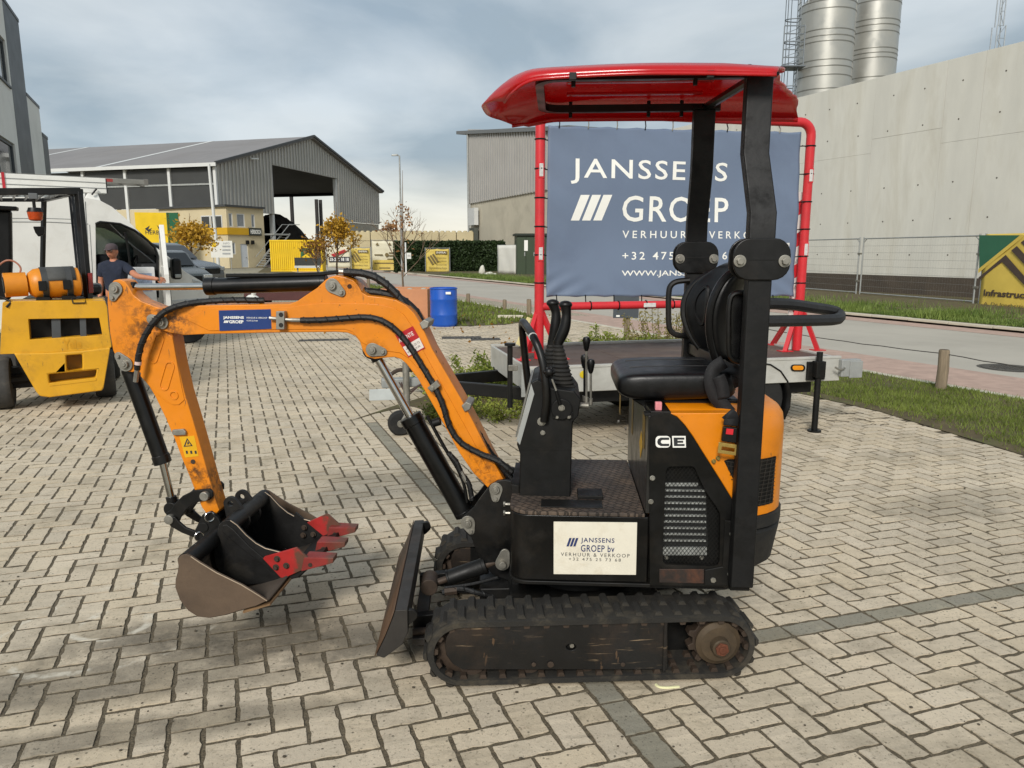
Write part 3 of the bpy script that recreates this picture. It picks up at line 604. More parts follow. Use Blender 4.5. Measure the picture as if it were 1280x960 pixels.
# sprocket, idler, rollers, side frames
def sprocket(y0, y1, face):
    x = TX1-TR-.004; n = 11; pts = []
    for k in range(n):
        for f, r in ((-.30,.092),(-.16,.112),(.16,.112),(.30,.092)): a = 2*math.pi*(k+f*1.0)/n; pts.append((x+r*math.cos(a), TZ+r*math.sin(a)))
    s = MB().prism(pts, y0, y1).build('sprocket', RUSTY, EX, bevel=.003, seg=1, rotz=UR)
    h = MB().lathe([(.086, 0), (.086,-.008), (.074,-.014), (.068,-.02), (.036,-.022), (.034,-.05), (.03,-.054), (.0,-.054)], (x, face, TZ), 'y', 28); h.build('sprocket_hub', M('hub_rust', '#4a3d2c', .7, .2, var=.3, vs=14, dirt='#2a2621', da=.5, ds=9), s)
    c = MB().cyl((x, face-.05, TZ), (x, face-.062, TZ), .027, n=6); c.cyl((x, face-.062, TZ), (x, face-.068, TZ), .014, n=10); c.build('hub_nut', M('orange_rust', '#5e3421', .8, .2, var=.35, vs=60, bump=.3, bs=90), s, bevel=.003)
sprocket(YN0+.055, YN0+.1, YN0+.04); sprocket(YF0+.06, YF0+.1, YF0+.05)
TFR = M('scratched_black_frame', '#131211', .45, .1, var=.4, vs=5, dirt='#4a3828', da=.5, ds=3.2, scratch=.85, nicks=.8, bump=.06, bs=40)
def side_frame(y0, y1, near):
    px = [(556,806),(558,796),(564,786),(573,779.5),(585,778),(834,777),(834,836),(578,836),(566,829),(558,818)]
    P = UF.P(px, YN0+.02); hole = circ(((P[5][0]*.565+P[0][0]*.435), TZ+.010), .019, 18, .75)
    f = holed(MB(), P, [hole], y0, y1).build('track_frame', TFR, EX, bevel=.002, seg=1, rotz=UR)
    MB().box(hole[0][0]-.06, hole[0][0]+.03, y0+.02, y0+.026, TZ-.02, TZ+.05).build('recess', BLACKP, f)
    hx = sum(h[0] for h in hole)/18; bolt(UF, (0,0), 0, .001, f) if False else None
    MB().cyl((hx+.004, y0+.02, TZ+.012), (hx+.004, y0+.004, TZ+.012), .0085, n=6).build('tension_bolt', STEEL, f)
    a = UF.E(576, 770, YN0+.02); c = UF.E(834, 777, YN0+.02)
    MB().box(a.x+.01, c.x, y0+.012, y1-.005, c.z+.002, min(a.z, TZ+TR-.030)).build('frame_rail', M('rusty_rail', '#4b3728', .75, .2, var=.3, vs=10, dirt='#251f1a', da=.6, ds=8), f, bevel=.003)
    MB().box(c.x-.014, c.x-.002, y0-.008, y0-.001, P[6][1]-.004, P[5][1]+.012).build('end_plate', TFR, f, bevel=.002)
    for u in (.12, .38, .64, .9):
        x = P[0][0]*(1-u)+P[5][0]*u
        r = MB().lathe([(.012,-.004),(.05,-.004),(.05,.02),(.04,.026),(.04,.05),(.05,.056),(.05,.08),(.012,.08)], (x, y0+.03, .083), 'y', 26).build('track_roller', RUSTY, f)
    for px_, rr in ((667,.009),(688,.013),(778,.009)):
        q = UF.E(px_, 829, YN0+.02); MB().cyl((q.x, y0-.006, q.z), (q.x, y0-.0005, q.z), rr, n=9).build('roller_bolt', RUSTY, f, bevel=.002)
    x = TX0+TR+.0; MB().lathe([(.02,0),(.07,0),(.1,.008),(.1,.03),(.08,.036),(.08,.06),(.1,.066),(.1,.09),(.02,.09)], (x, y0+.03, TZ), 'y', 30).build('idler_wheel', RUSTY, f)
    return f
SFN = side_frame(YN0+.014, YN0+.05, True)
# the far side frame: a copy moved across
SFF = copy_tree(SFN, EX); SFF.location = Vector((-(YF0-YN0)*math.sin(UR), (YF0-YN0)*math.cos(UR), 0))
for ys_ in (YN1-.012, YF0+.002): MB().box(TX0+.16, TX1-.035, ys_, ys_+.01, .035, .24).build('inner_guard', BLACKP, EX, rotz=UR)
b = MB().box(-.30, .30, -.3, .3, .13, .25); b.lathe([(.22,.25),(.22,.30),(.2,.31),(.2,.335)], (0,0,0), 'z', 32); b.box(-.42,-.24,-.14,.14,.15,.24); b.build('undercarriage', BLACKP, EX, bevel=.008, rotz=UR)
# ---------------------------------------------------------------- dozer blade
BLD = M('worn_blade', '#33302d', .55, .3, var=.3, vs=6, dirt='#4f3a29', da=.65, ds=4, bump=.1, bs=50)
BLF = M('blade_rust_face', '#584230', .6, .25, var=.25, vs=5, dirt='#38302a', da=.7, ds=3, bump=.1, bs=50)
def blade():
    c = UF.P([(470,820),(480,823),(503,806),(510,790),(509.5,762),(494,763),(490,775),(482,795)], -.46)
    o = MB(); n = 10
    # curved mouldboard: profile pushed along the width, ends slightly cut back at the top
    o.prism(c, -.46, .46); ob = o.build('dozer_blade', BLD, EX, bevel=.003, seg=1, rotz=UR)
    f = [c[0], c[7], c[6], c[5]]; d = [(x-.004, z) for x, z in f]; v = []
    for y in (-.459, .459): v += [(x, y, z) for x, z in d]
    MB().add(v, [(0,1,5,4),(1,2,6,5),(2,3,7,6)]).build('mouldboard_face', BLF, ob, solid=.003)
    t = [c[5], c[4], (c[4][0]+.012, c[4][1]+.055), (c[5][0]+.016, c[5][1]+.055)]
    ex, ez = c[4]
    for y in (-.44, .44): MB().prism(hull((ex+.012, ez-.03), .022, (ex-.01, ez-.04), .03), y-.008, y+.008).build('blade_ear', BLACKP, ob, bevel=.002)
    MB().prism(hull((ex+.014, ez-.012), .018, (ex-.004, ez-.02), .022), .41, .43).build('blade_ear', BLACKP, ob, bevel=.002)
    # push arms and the lift ram
    for y in (-.19, .19): MB().hexa([(ex-.005,y-.02,.10),(-.3,y-.02,.13),(-.3,y+.02,.13),(ex-.005,y+.02,.10),(ex-.005,y-.02,.16),(-.3,y-.02,.20),(-.3,y+.02,.20),(ex-.005,y+.02,.16)]).build('push_arm', BLACKP, ob, bevel=.004)
    MB().box(ex-.003, ex+.05, -.3, .3, .085, .115).build('cross_bar', BLD, ob, bevel=.004)
    for y in (-.27,): MB().cyl((ex-.0, y, .125), (ex+.09, y, .135), .014, n=10).build('arm_pin', RUSTY, ob)
    y = -.05
    A = UF.E(546, 728, y); B_ = UF.E(622, 701, y)
    m1 = A+(B_-A)*.18; m2 = A+(B_-A)*.80
    r = MB().cyl(m1, m2, .034, n=18); r.cyl(m1, m1+(m2-m1)*.06, .037, n=18); r.cyl(m2-(m2-m1)*.08, m2+(m2-m1)*.02, .037, n=18); r.build('blade_ram', BLACKP, ob, bevel=.003)
    MB().cyl(A-(B_-A)*.06, m1, .014, n=12).build('ram_rod', RUSTY, ob); MB().cyl(m2, B_, .016, n=12).build('rod_end', RUSTY, ob)
    MB().cyl((A.x-.03, y-.05, A.z+.0), (A.x-.03, y+.05, A.z+.0), .036, n=16).build('ram_clevis', RUSTY, ob, bevel=.004)
    q = UF.E(628, 700, -.12); MB().prism(hull((q.x, q.z-.012), .03, (q.x+.01, q.z+.03), .02), -.13, -.12).cyl((q.x, -.15, q.z-.012), (q.x, -.13, q.z-.012), .015, n=12).build('ram_pin_plate', STEEL, ob, bevel=.002)
    hose(UF, [(553,741,-.13),(575,736,-.13),(600,742,-.15),(640,752,-.1)], .011, ob); hose(UF, [(556,735,-.1),(590,730,-.1),(622,722,-.08)], .007, ob, spiral=False)
    b_ = UF.E(556, 740, -.13); MB().cyl(b_, b_+Vector((.05,0,.006)), .016, n=6).build('hose_fitting', RUSTY, ob)
blade()
# ---------------------------------------------------------------- upper body: lower frame
YB = -.36; YR = .36                     # near and far side of the body
def zof(px, py, off): return HF.E(px, py, off).z
ZD = zof(720, 641, YB); ZB = zof(760, 731, YB)
xL = HF.E(637, 690, YB).x; xR = HF.E(912, 690, YB).x
plan = [(xR, YB), (xR, YR)]
def rounded_plan(x0, x1, y0, y1, rl, rr, n=7):
    out = []
    for cx, cy, r, a in ((x1-rr, y1-rr, rr, 0), (x0+rl, y1-rl, rl, 90), (x0+rl, y0+rl, rl, 180), (x1-rr, y0+rr, rr, 270)):
        out += [(cx+r*math.cos(R(a+90*i/n)), cy+r*math.sin(R(a+90*i/n))) for i in range(n+1)]
    return out
base = MB().prismz(rounded_plan(xL, HF.E(811,690,YB).x, YB, YR, .07, .01), ZB+.012, ZD-.012).build('body_frame', BLACKG, EX, bevel=.004)
MB().prismz(rounded_plan(HF.E(811,690,YB).x+.001, xR, YB+.046, YR, .01, .02), ZB+.012, ZD-.012).build('tail_body', BLACKP, EX)
MB().prismz(rounded_plan(xL-.006, xR+.004, YB-.008, YR+.008, .075, .02), ZB-.004, ZB+.011).build('skirt_flange', BLACKP, base, bevel=.003)
# foot plate with the worn tread mat
def mat_tread():
    m = M('tread_mat', '#453b33', .6, var=.3, vs=5, dirt='#8a745f', da=.7, ds=3.5); nt = m.node_tree; N = nt.nodes.new; L = nt.links.new; b = nt.nodes['Principled BSDF']
    tc = N('ShaderNodeTexCoord'); mp = N('ShaderNodeMapping'); mp.inputs['Rotation'].default_value = (0,0,R(45)); mp.inputs['Scale'].default_value = (30,30,30); L(tc.outputs['Object'], mp.inputs[0])
    ck = N('ShaderNodeTexBrick'); ck.offset = .5; ck.inputs['Scale'].default_value = 1; ck.inputs['Brick Width'].default_value = 1; ck.inputs['Row Height'].default_value = .8; ck.inputs['Mortar Size'].default_value = .09; ck.inputs['Mortar Smooth'].default_value = .4; L(mp.outputs[0], ck.inputs[0])
    bp = N('ShaderNodeBump'); bp.inputs['Strength'].default_value = .8; bp.inputs['Distance'].default_value = .008; L(ck.outputs['Fac'], bp.inputs['Height']); L(bp.outputs[0], b.inputs['Normal']); x = N('ShaderNodeMix'); x.data_type = 'RGBA'; x.blend_type = 'MULTIPLY'; L(ck.outputs['Fac'], x.inputs[0]); L(b.inputs['Base Color'].links[0].from_socket, x.inputs[6]); x.inputs[7].default_value = (.3,.28,.25,1); L(x.outputs[2], b.inputs['Base Color']); return m
xM = HF.E(806, 641, YB).x
TM = mat_tread()
deck = MB().prismz([p for p in rounded_plan(xL-.004, xM, YB-.006, YR, .09, .004)], ZD-.011, ZD+.004).build('foot_plate', TM, EX, bevel=.004)
q = HF.E(700, 625, 0); 
def deckpt(px, py): d = ray(px, py); t = (ZD+.005-CAM_H)/d.z; return HF.loc(Vector((d.x*t, d.y*t, ZD+.005)))
a = deckpt(676, 634); c = deckpt(752, 626)
MB().box(a.x, c.x, a.y, c.y, ZD+.0045, ZD+.008).build('foot_pedal', BLACKP, deck, bevel=.002)
a = deckpt(722, 624); c = deckpt(752, 615); MB().box(a.x, c.x, a.y, c.y, ZD+.0045, ZD+.02).build('foot_pedal', BLACKP, deck, bevel=.003)
# white company plate on the frame
def sign_plate():
    off = YB-.003; P = HF.P([(692,652),(796.5,653),(795,718.5),(692,717.5)], off)
    o = MB().prism(P, off-.002, off+.002).build('company_plate', CREAM, EX, bevel=.001, seg=1)
    f = off-.0028
    for k in range(3):
        x = 708+k*4.2; B_ = HF.P([(x,683),(x+2.9,683),(x+6.6,672.5),(x+3.7,672.5)], f); MB().prism(B_, f-.0004, f).build('logo_bar', NAVY, o, smooth=0)
    textpx(HF, 'JANSSENS', 726, 768, 672.5, 680, f, NAVY, o, bold=.012, spacing=1.15); textpx(HF, 'GROEP bv', 726, 768, 681.5, 690, f, NAVY, o, bold=.012, spacing=1.1)
    textpx(HF, 'VERHUUR & VERKOOP', 701, 787, 691.5, 696, f, DARKINK, o, spacing=1.35); textpx(HF, '+32 475 25 73 68', 711, 776, 697.5, 701.3, f, DARKINK, o, spacing=1.4)
sign_plate()
# ---------------------------------------------------------------- engine hood
xE0 = HF.E(812, 600, YB).x
xE1 = HF.E(967, 560, 0).x               # tail
ZH = zof(850, 516, YB)                  # hood top near edge
def hood_plan(ins=0, x0=None): return rounded_plan((xE0+.006 if x0 is None else x0)+ins*0, xE1-ins, YB+.045+ins, YR-ins, .01, .23)
z1 = zof(965, 641, YB+.1)
hood = MB()
def loft(mb, rings):
    n = len(rings[0]); k = len(mb.v); mb.v += [p for r in rings for p in r]
    mb.f += [(k+i*n+j, k+i*n+(j+1)%n, k+(i+1)*n+(j+1)%n, k+(i+1)*n+j) for i in range(len(rings)-1) for j in range(n)]+[tuple(k+j for j in range(n-1,-1,-1)), tuple(k+(len(rings)-1)*n+j for j in range(n))]
    return mb
XV0 = HF.E(921, 585, YB).x              # vent openings sit in the rear of the orange hood
rings = [[(x, y, z) for x, y in hood_plan(i)] for z, i in ((z1, 0), (ZH-.09, 0), (ZH-.04, .006), (ZH-.015, .02), (ZH, .05))]
hd = loft(MB(), rings).build('engine_hood', ORANGE, EX, smooth=50)
sk = MB().prism(HF.P([(836,516.5),(846,521),(856,531.5),(866,545.5),(876,561.5),(888,580.5),(900,599.5),(913,620.5),(926,641.5),(944,642),(944,516)], YB), YB, YB+.05).build('hood_skin', ORANGE, hd, bevel=.004)
MB().prism(HF.P([(813,519),(836,516.5),(846,521),(856,531.5),(862,541),(862,570),(813,572)], YB+.003), YB+.003, YB+.05).build('panel_shoulder', BLACKG, EX, bevel=.003)
xq = HF.E(839, 516, YB).x; MB().box(xE0-.004, xq, YB+.001, YR-.02, ZH-.03, ZH+.004).build('panel_top', BLACKG, EX, bevel=.003)
# bodywork below the hood, rear bumper of black rubber
rings = [[(x, y, z) for x, y in hood_plan(i)] for z, i in ((zof(958,719,YB+.1), .05), (zof(958,706,YB+.1), .014), (z1-.07, -.004), (z1-.06, .006), (z1-.05, -.006), (z1-.006, -.006), (z1-.003, 0))]
bmp = loft(MB(), rings).build('rear_bumper', RUBBER, EX, smooth=50)
MB().box(xR-.03, xR+.05, YB+.01, YR-.01, ZB, ZB+.06).build('tail_frame', BLACKP, EX, bevel=.005)
# seat box front (faces the driver's feet)
fp = MB().box(xE0-.012, xE0+.004, YB-.003, YR-.004, ZD+.004, ZH-.012).build('seat_box_front', M('grey_black_panel', '#1d1c1a', .33, var=.2, vs=3, dirt='#3e372d', da=.4, ds=5, coat=.2), EX, bevel=.003)
def front_sticker(px, py, w, h, mat, dia=False):
    dd = ray(px, py); d = Vector((dd.x*HF.c+dd.y*HF.s, -dd.x*HF.s+dd.y*HF.c, dd.z)); a0 = HF.loc((0,0,CAM_H)); t = (xE0-.0132-a0.x)/d.x; q = a0+d*t
    v = [(0,-w/2,-h/2),(0,w/2,-h/2),(0,w/2,h/2),(0,-w/2,h/2)] if not dia else [(0,0,-h/2),(0,w/2,0),(0,0,h/2),(0,-w/2,0)]
    MB().quad(*[(q.x-.0004, q.y+y, q.z+z) for x, y, z in v]).build('warning_sticker', mat, fp, smooth=0, solid=.0006)
for (x, y, w, h) in ((775,505,.07,.10),(790.5,520,.055,.16),(804.5,538,.075,.13)): front_sticker(x, y, w, h, M('aged_yellow_label', '#7c6018', .5, var=.2, vs=30))
front_sticker(801, 556, .10, .11, YELDEC, True)
for x, y in ((774,527),(783,536)): 
    dd = ray(x, y); d = Vector((dd.x*HF.c+dd.y*HF.s, -dd.x*HF.s+dd.y*HF.c, dd.z)); a0 = HF.loc((0,0,CAM_H)); t = (xE0-.012-a0.x)/d.x; q = a0+d*t; MB().cyl(q, q+Vector((-.008,0,0)), .009, n=6).build('bolt', STEEL, fp)
# black side panel with grille
def side_panel():
    off = YB-.002
    top = [(811,524),(813,520),(820,517.5),(838,516.5),(847,522),(856,532),(866,546),(876,562),(888,581),(900,600),(913,621),(926,642),(930,652),(930,735),(812,733)]
    outer = HF.P(top, off); gr = HF.P([(832,588),(834,584),(838,582.5),(864,582),(868,584),(877,604),(882,614),(896,634),(899,640),(900,646),(899,700),(897,705),(892,707),(832,705),(828,701)], off)
    o = holed(MB(), outer, [gr], off-.006, off+.004).build('side_panel', BLACKG, EX, bevel=.002, seg=1)
    # cooler behind the opening
    off2 = YB+.028
    rec = HF.P([(822,575),(905,575),(905,712),(822,712)], off2); MB().prism(rec, YB+.029, YB+.033).build('recess_back', BLACKP, o)
    cp = [(829,603),(881,603),(886,690),(827,690)]; CP = HF.P(cp, off2); FIN = M('bright_cooler', '#b9bcb9', .4, .6, var=.25, vs=20, dirt='#4f4f4c', da=.5, ds=14)
    core = MB().prism(HF.P([(829,607),(882,607),(885,683),(828,683)], off2), off2-.001, off2+.008).build('cooler_core', M('cooler_dark', '#1d1e1e', .6, var=.2), o)
    for k in range(9):
        y = 611+k*7.8; P = HF.P([(829,y),(882,y+.6),(882,y+2.9),(829,y+2.3)], off2-.002); MB().prism(P, off2-.010, off2-.002).build('cooler_fin', FIN, core, smooth=0)
    MB().prism(HF.P([(829,603),(872,603),(872,607),(829,607)], off2-.002), off2-.01, off2-.002).build('cooler_tank', FIN, core); MB().prism(HF.P([(827,683),(883,683),(883,693),(827,693)], off2-.002), off2-.01, off2-.002).build('cooler_tank', FIN, core)
    for x in (833, 877): bolt(HF, (x, 697 if x < 850 else 697), off2-.001, .006, core)
    # expanded metal mesh in the opening
    x0 = min(p[0] for p in gr)-.004; x1 = max(p[0] for p in gr)+.004; z0 = min(p[1] for p in gr)-.004; z1_ = max(p[1] for p in gr)+.004
    m = MB(); pitch = .0115; ym = YB+.008
    def inside(x, z):
        return bool(inpoly(gr, np.array([x]), np.array([z]))[0])
    for fam in (1, -1):
        c = z0-(x1-x0)*1.35
        while c < z1_+(x1-x0)*1.35:
            run = None; N_ = 60
            for i in range(N_+1):
                x = x0+(x1-x0)*i/N_; z = c+fam*1.35*(x-(x0+x1)/2); ins = inside(x, z)
                if ins and run is None: run = (x, z)
                if (not ins or i == N_) and run is not None: 
                    if x-run[0] > .004: m.tube([(run[0], ym, run[1]), (x, ym, z)], .0011, n=4, caps=False)
                    run = None
            c += pitch*1.7
    m.build('grille_mesh', BLACKP, o, smooth=0)
    for x, y, r in ((815.5,597.5,.007),(813.5,627,.007),(915,667,.012),(912,717,.011),(891,724,.011)): bolt(HF, (x, y), off-.006, r, o)
    # bolted lower plate by the post
    MB().prism(HF.P([(906,650),(928,652),(928,732),(880,731),(881,712),(903,708)], off-.006), off-.011, off-.0055).build('corner_plate', BLACKP, o, bevel=.002)
    MB().prism(HF.P([(824,711),(880,711),(880,729),(824,728)], off-.006), off-.009, off-.0055).build('worn_strip', M('chipped_paint', '#241b16', .6, var=.4, vs=12, dirt='#6b3d23', da=.8, ds=9), o, bevel=.002)
    # CE marking
    def ce(chars):
        pass
    f = off-.0075
    Pw = HF.P(rrect(818.5,858,543.5,560.5,4,4), f); 
    MB().prism(HF.P(rrect(819.5,838,545,559.5,4.5,4), f), f, f+.001).build('ce_letter_edge', WHITEINK, o, smooth=0); MB().prism(HF.P([(840,545),(857,545),(857.5,559.5),(841,559.5)], f), f, f+.001).build('ce_letter_edge', WHITEINK, o, smooth=0)
    CEI = M('grey_decal', '#2c2e31', .35, var=.05)
    g_ = f-.0006
    MB().prism(HF.P([(836.5,547),(826,547),(822.5,549),(821.5,552.3),(822.5,555.5),(826,557.6),(836.5,557.6),(836.5,554.7),(828,554.7),(826.2,553.5),(826.2,551),(828,549.9),(836.5,549.9)], g_), g_, g_+.0008).build('ce_letter', CEI, o, smooth=0)
    MB().prism(HF.P([(842,547),(855.5,547),(855.5,549.6),(847,549.6),(847,551),(854,551),(854,553.5),(847,553.5),(847,555),(855.8,555),(855.8,557.6),(842.5,557.6)], g_), g_, g_+.0008).build('ce_letter', CEI, o, smooth=0)
    # pink key tag and grommet on the hood corner
    MB().prism(HF.P([(805,519.5),(834,518),(834,514.5),(806,516)], off+.02), off+.005, off+.055).build('top_bracket', BLACKP, o, bevel=.002)
    k = HF.E(823, 507, YB+.03); t = MB().box(k.x-.012, k.x+.012, k.y-.01, k.y+.012, k.z-.016, k.z+.014); t.build('key_tag', M('pink_tag', '#d8868c', .5, var=.15, vs=60), o, bevel=.003)
    # a thin dark edge where black meets orange
side_panel()
# orange hood vents with black mesh: one beside the post, one round the tail
def hood_vents():
    off = YB-.001; v = HF.P([(905,576),(910,574),(934,574),(934,640),(926,618)], off); MB().prism(v, off-.0015, off+.002).build('hood_vent', BLACKP, hd)
    m = MB()
    for k in range(9):
        z = v[0][1]-k*.017; m.tube([(v[0][0]+.005+k*.006, off-.004, z),(v[2][0], off-.004, z-.012)], .0016, n=4)
        x = v[0][0]+.012+k*.012; m.tube([(x, off-.004, v[0][1]), (x+.004, off-.004, v[0][1]-.03-k*.014)], .0016, n=4)
    m.build('vent_mesh', M('mesh_wire', '#3d3a36', .5, .5, var=.3), hd, smooth=0)
    pl = rounded_plan(xE0, xE1+.002, YB+.043, YR+.002, .01, .232, n=14)
    arc = [p for p in pl if p[0] > xE1-.25 and p[1] < -.24][::1]
    arc = sorted(arc, key=lambda p: p[1]); za = zof(968, 571, YB+.1); zb = zof(962, 629, YB+.1); b = MB()
    for i in range(len(arc)-1):
        (xa, ya), (xb, yb) = arc[i], arc[i+1]; f0 = 0 if i < len(arc)-3 else 0
        b.quad((xa,ya,zb),(xb,yb,zb),(xb,yb,za),(xa,ya,za))
    b.build('hood_vent', BLACKP, hd, solid=.004, smooth=0); m = MB()
    for k in range(12):
        z = zb+(za-zb)*(k+.5)/12; m.tube([(x+.003*(1 if y > -.3 else .3), y-.003, z) for x, y in arc], .0016, n=4)
    for i in range(len(arc)-1): m.tube([(arc[i][0]+.002, arc[i][1]-.003, zb), (arc[i+1][0]+.002, arc[i+1][1]-.003, za)], .0016, n=4)
    m.build('vent_mesh', M('mesh_wire', '#3d3a36', .5), hd, smooth=0)
    for x, y in ((892,576.5),(897.5,572.5)): bolt(HF, (x, y), off-.0, .006, hd, M('yellow_zinc', '#9a8b50', .4, .7))
hood_vents()
# ---------------------------------------------------------------- roll posts
def box_path(mb, pts, wx, wy):
    vs = []
    for p in pts: vs += [(p[0]-wx,p[1]-wy,p[2]),(p[0]+wx,p[1]-wy,p[2]),(p[0]+wx,p[1]+wy,p[2]),(p[0]-wx,p[1]+wy,p[2])]
    k = len(pts); fs = [(4*i+j,4*i+(j+1)%4,4*i+4+(j+1)%4,4*i+4+j) for i in range(k-1) for j in range(4)]+[(3,2,1,0),(4*k-4,4*k-3,4*k-2,4*k-1)]
    return mb.add(vs, fs)
XPN = HF.E(949, 320, -.405).x; XPF = HF.E(880, 180, .31).x; XP = XPN
POSTM = M('post_paint', '#090909', .48, var=.35, vs=5, dirt='#2b2722', da=.25, ds=14, spec=.35, bump=.06, bs=35)
def post(sgn, yt, yb_, pz):
    XP = XPN if sgn < 0 else XPF
    zt, zk1, zk2, zcl, zbot = pz
    up = box_path(MB(), [(XP-.006, yt, zt), (XP-.006, yt, zk1), (XP, yb_, zk2), (XP, yb_, zcl)], .0445, .028).build('roll_post', POSTM, EX, bevel=.006)
    lo = box_path(MB(), [(XP, yb_, zcl-.003), (XP, yb_, zbot)], .0405, .03).build('roll_post', POSTM, EX, bevel=.006)
    yf = yb_-.036
    c = MB().prism([(XP+x, zcl+z) for x, z in rrect(-.095,.095,-.07,.07,.055,5)], yf-.004, yf+.006); c.prism([(XP+x, zcl+z) for x, z in rrect(-.095,.095,-.07,.07,.055,5)], yb_+.032, yb_+.042)
    c.box(XP-.08, XP+.08, yf+.003, yb_+.035, zcl+.002, zcl+.012); c.box(XP-.08, XP+.08, yf+.003, yb_+.035, zcl-.016, zcl-.006)
    cl = c.build('post_clamp', BLACKG, EX, bevel=.004)
    MB().box(XP-.094, XP+.094, yf-.0055, yf-.0045, zcl-.003, zcl+.001).build('clamp_joint', BLACKP, cl)
    for s in (-1, 1):
        q = (XP+s*.074, yf-.004, zcl-.006); b = MB().cyl(q, (q[0], q[1]-.006, q[2]), .021, n=20).cyl((q[0],q[1]-.006,q[2]), (q[0], q[1]-.02, q[2]), .0125, n=6); b.build('bolt', STEEL, cl, bevel=.0015)
    return up
yNt, yNb = -.29, -.405; yFt, yFb = .31, .40
zt = zof(949, 96, yNt); zk1 = zof(949, 192, yNt); zk2 = zof(958, 266, yNb); zcl = zof(957, 324, yNb); zbn = zof(945, 736, yNb-.03)
post(-1, yNt, yNb, (zt, zk1, zk2, zcl, zbn)); post(1, yFt, yFb, (zt, zk1, zk2, zcl, ZD))
MB().box(XP-.036, XP+.036, yNb-.0, yNb+.07, ZB+.01, ZB+.13).build('post_foot', BLACKP, EX, bevel=.004)
MB().tube([(XPN, yNb, zof(950,470,yNb)), (XPF, yFb, zof(950,470,yNb))], .035, n=4).build('cross_tube', BLACKG, EX, bevel=.005)
# canopy frame under the roof
fx0 = HF.E(676, 118, 0).x; fx1 = XP+.05; yf0, yf1 = yNt-.0, yFt+.0; zf = zt+.010
fr_ = []
for cx, cy, a in ((fx0+.08, yf1-.08, 90), (fx0+.08, yf0+.08, 180)):
    fr_ += [(cx+.08*math.cos(R(a+15*i)), cy+.08*math.sin(R(a+15*i)), zf) for i in range(7)]
path = [(XPF+.06, yf1, zf)]+fr_+[(fx1, yf0, zf)]
cf = MB().tube(path, .021, n=4, smooth=0).build('canopy_frame', BLACKG, EX); MB().tube([(XPN, yf0, zf),(XPF, yf1, zf)], .017).build('cross_tube', BLACKG, cf); 
for y, XP in ((yf0, XPN), (yf1, XPF)): MB().box(XP-.055, XP+.055, y-.032, y+.032, zt-.001, zt+.009).build('flange', BLACKP, cf, bevel=.002)
for x, y in ((fx0+.12, yf1-.0), (fx0+.45, yf1), (XP-.15, yf0), (fx0+.12, yf0+.0), (XP-.1, yf1), (XP+.03, yf0)): MB().cyl((x, y, zf-.035), (x, y, zf+.03), .008, n=6).build('bolt', BLACKP, cf)
# red plastic roof
def canopy():
    xa = HF.E(604, 128, .02).x; xb0 = HF.E(968, 84, yNt-.09).x; xb1 = HF.E(1003, 127, yFt+.1).x; ya, yb = yNt-.105, yFt+.125; zr = zt-.012; h = .06
    NU, NV = 44, 26
    def pt(u, v):
        s = 2*v-1; c = 1-.16*max(0, 1-u/.6)**1.3-.26*max(0, 1-u/.16)**2.2         # plan narrows with round corners at the nose
        y = (ya+yb)/2+(yb-ya)/2*s*c; xe = xb0+(xb1-xb0)*v
        tear = 0
        if u > .96: tear = .008*math.sin(v*11)+.004*math.sin(v*37+1)-.02*(abs(s) < .5)
        x = xa+(xe+tear-xa)*(u if u > .2 else u)+.10*max(0,1-u/.25)*(abs(s)**3)
        edge = 1-abs(s)**4.5; nose = 1-max(0, 1-u/.22)**2.6; tail = 1-.18*max(0, (u-.82)/.18)
        z = zr+h*max(0, edge)**.8*(.22+.78*nose)*tail-.045*max(0, 1-u/.2)**1.6+.012*math.sin(u*3.0)
        return (x, y, z)
    o = MB().grid(pt, NU, NV).build('canopy_roof', REDG, EX, smooth=60, solid=.008)
    # turned-down rim along both sides
    for v in (0, 1):
        b = MB(); n = NU
        def rim(i, j):
            p = pt(i, v); d = (-1 if v == 0 else 1); return (p[0], p[1]+d*.004*j, p[2]-(.012 if v == 0 else .022)*j*(1 if i > .05 else .6))
        b.grid(rim, NU, 2).build('roof_rim', REDG, o, solid=.006)
    # dark notch and clips under the near rim
    for px_, y_ in ((716, 101), (888, 98)):
        q = HF.E(px_, y_, ya); MB().box(q.x-.012, q.x+.012, ya-.002, ya+.02, zr-.012, zr+.012).build('roof_clip', BLACKP, o, bevel=.002)
    # inner rib of the roof
    for yy in (-.1, .12): MB().box(fx0+.1, XP-.05, yy-.014, yy+.014, zr+h-.022, zr+h-.010).build('roof_rib', REDG, o, bevel=.004)
canopy()
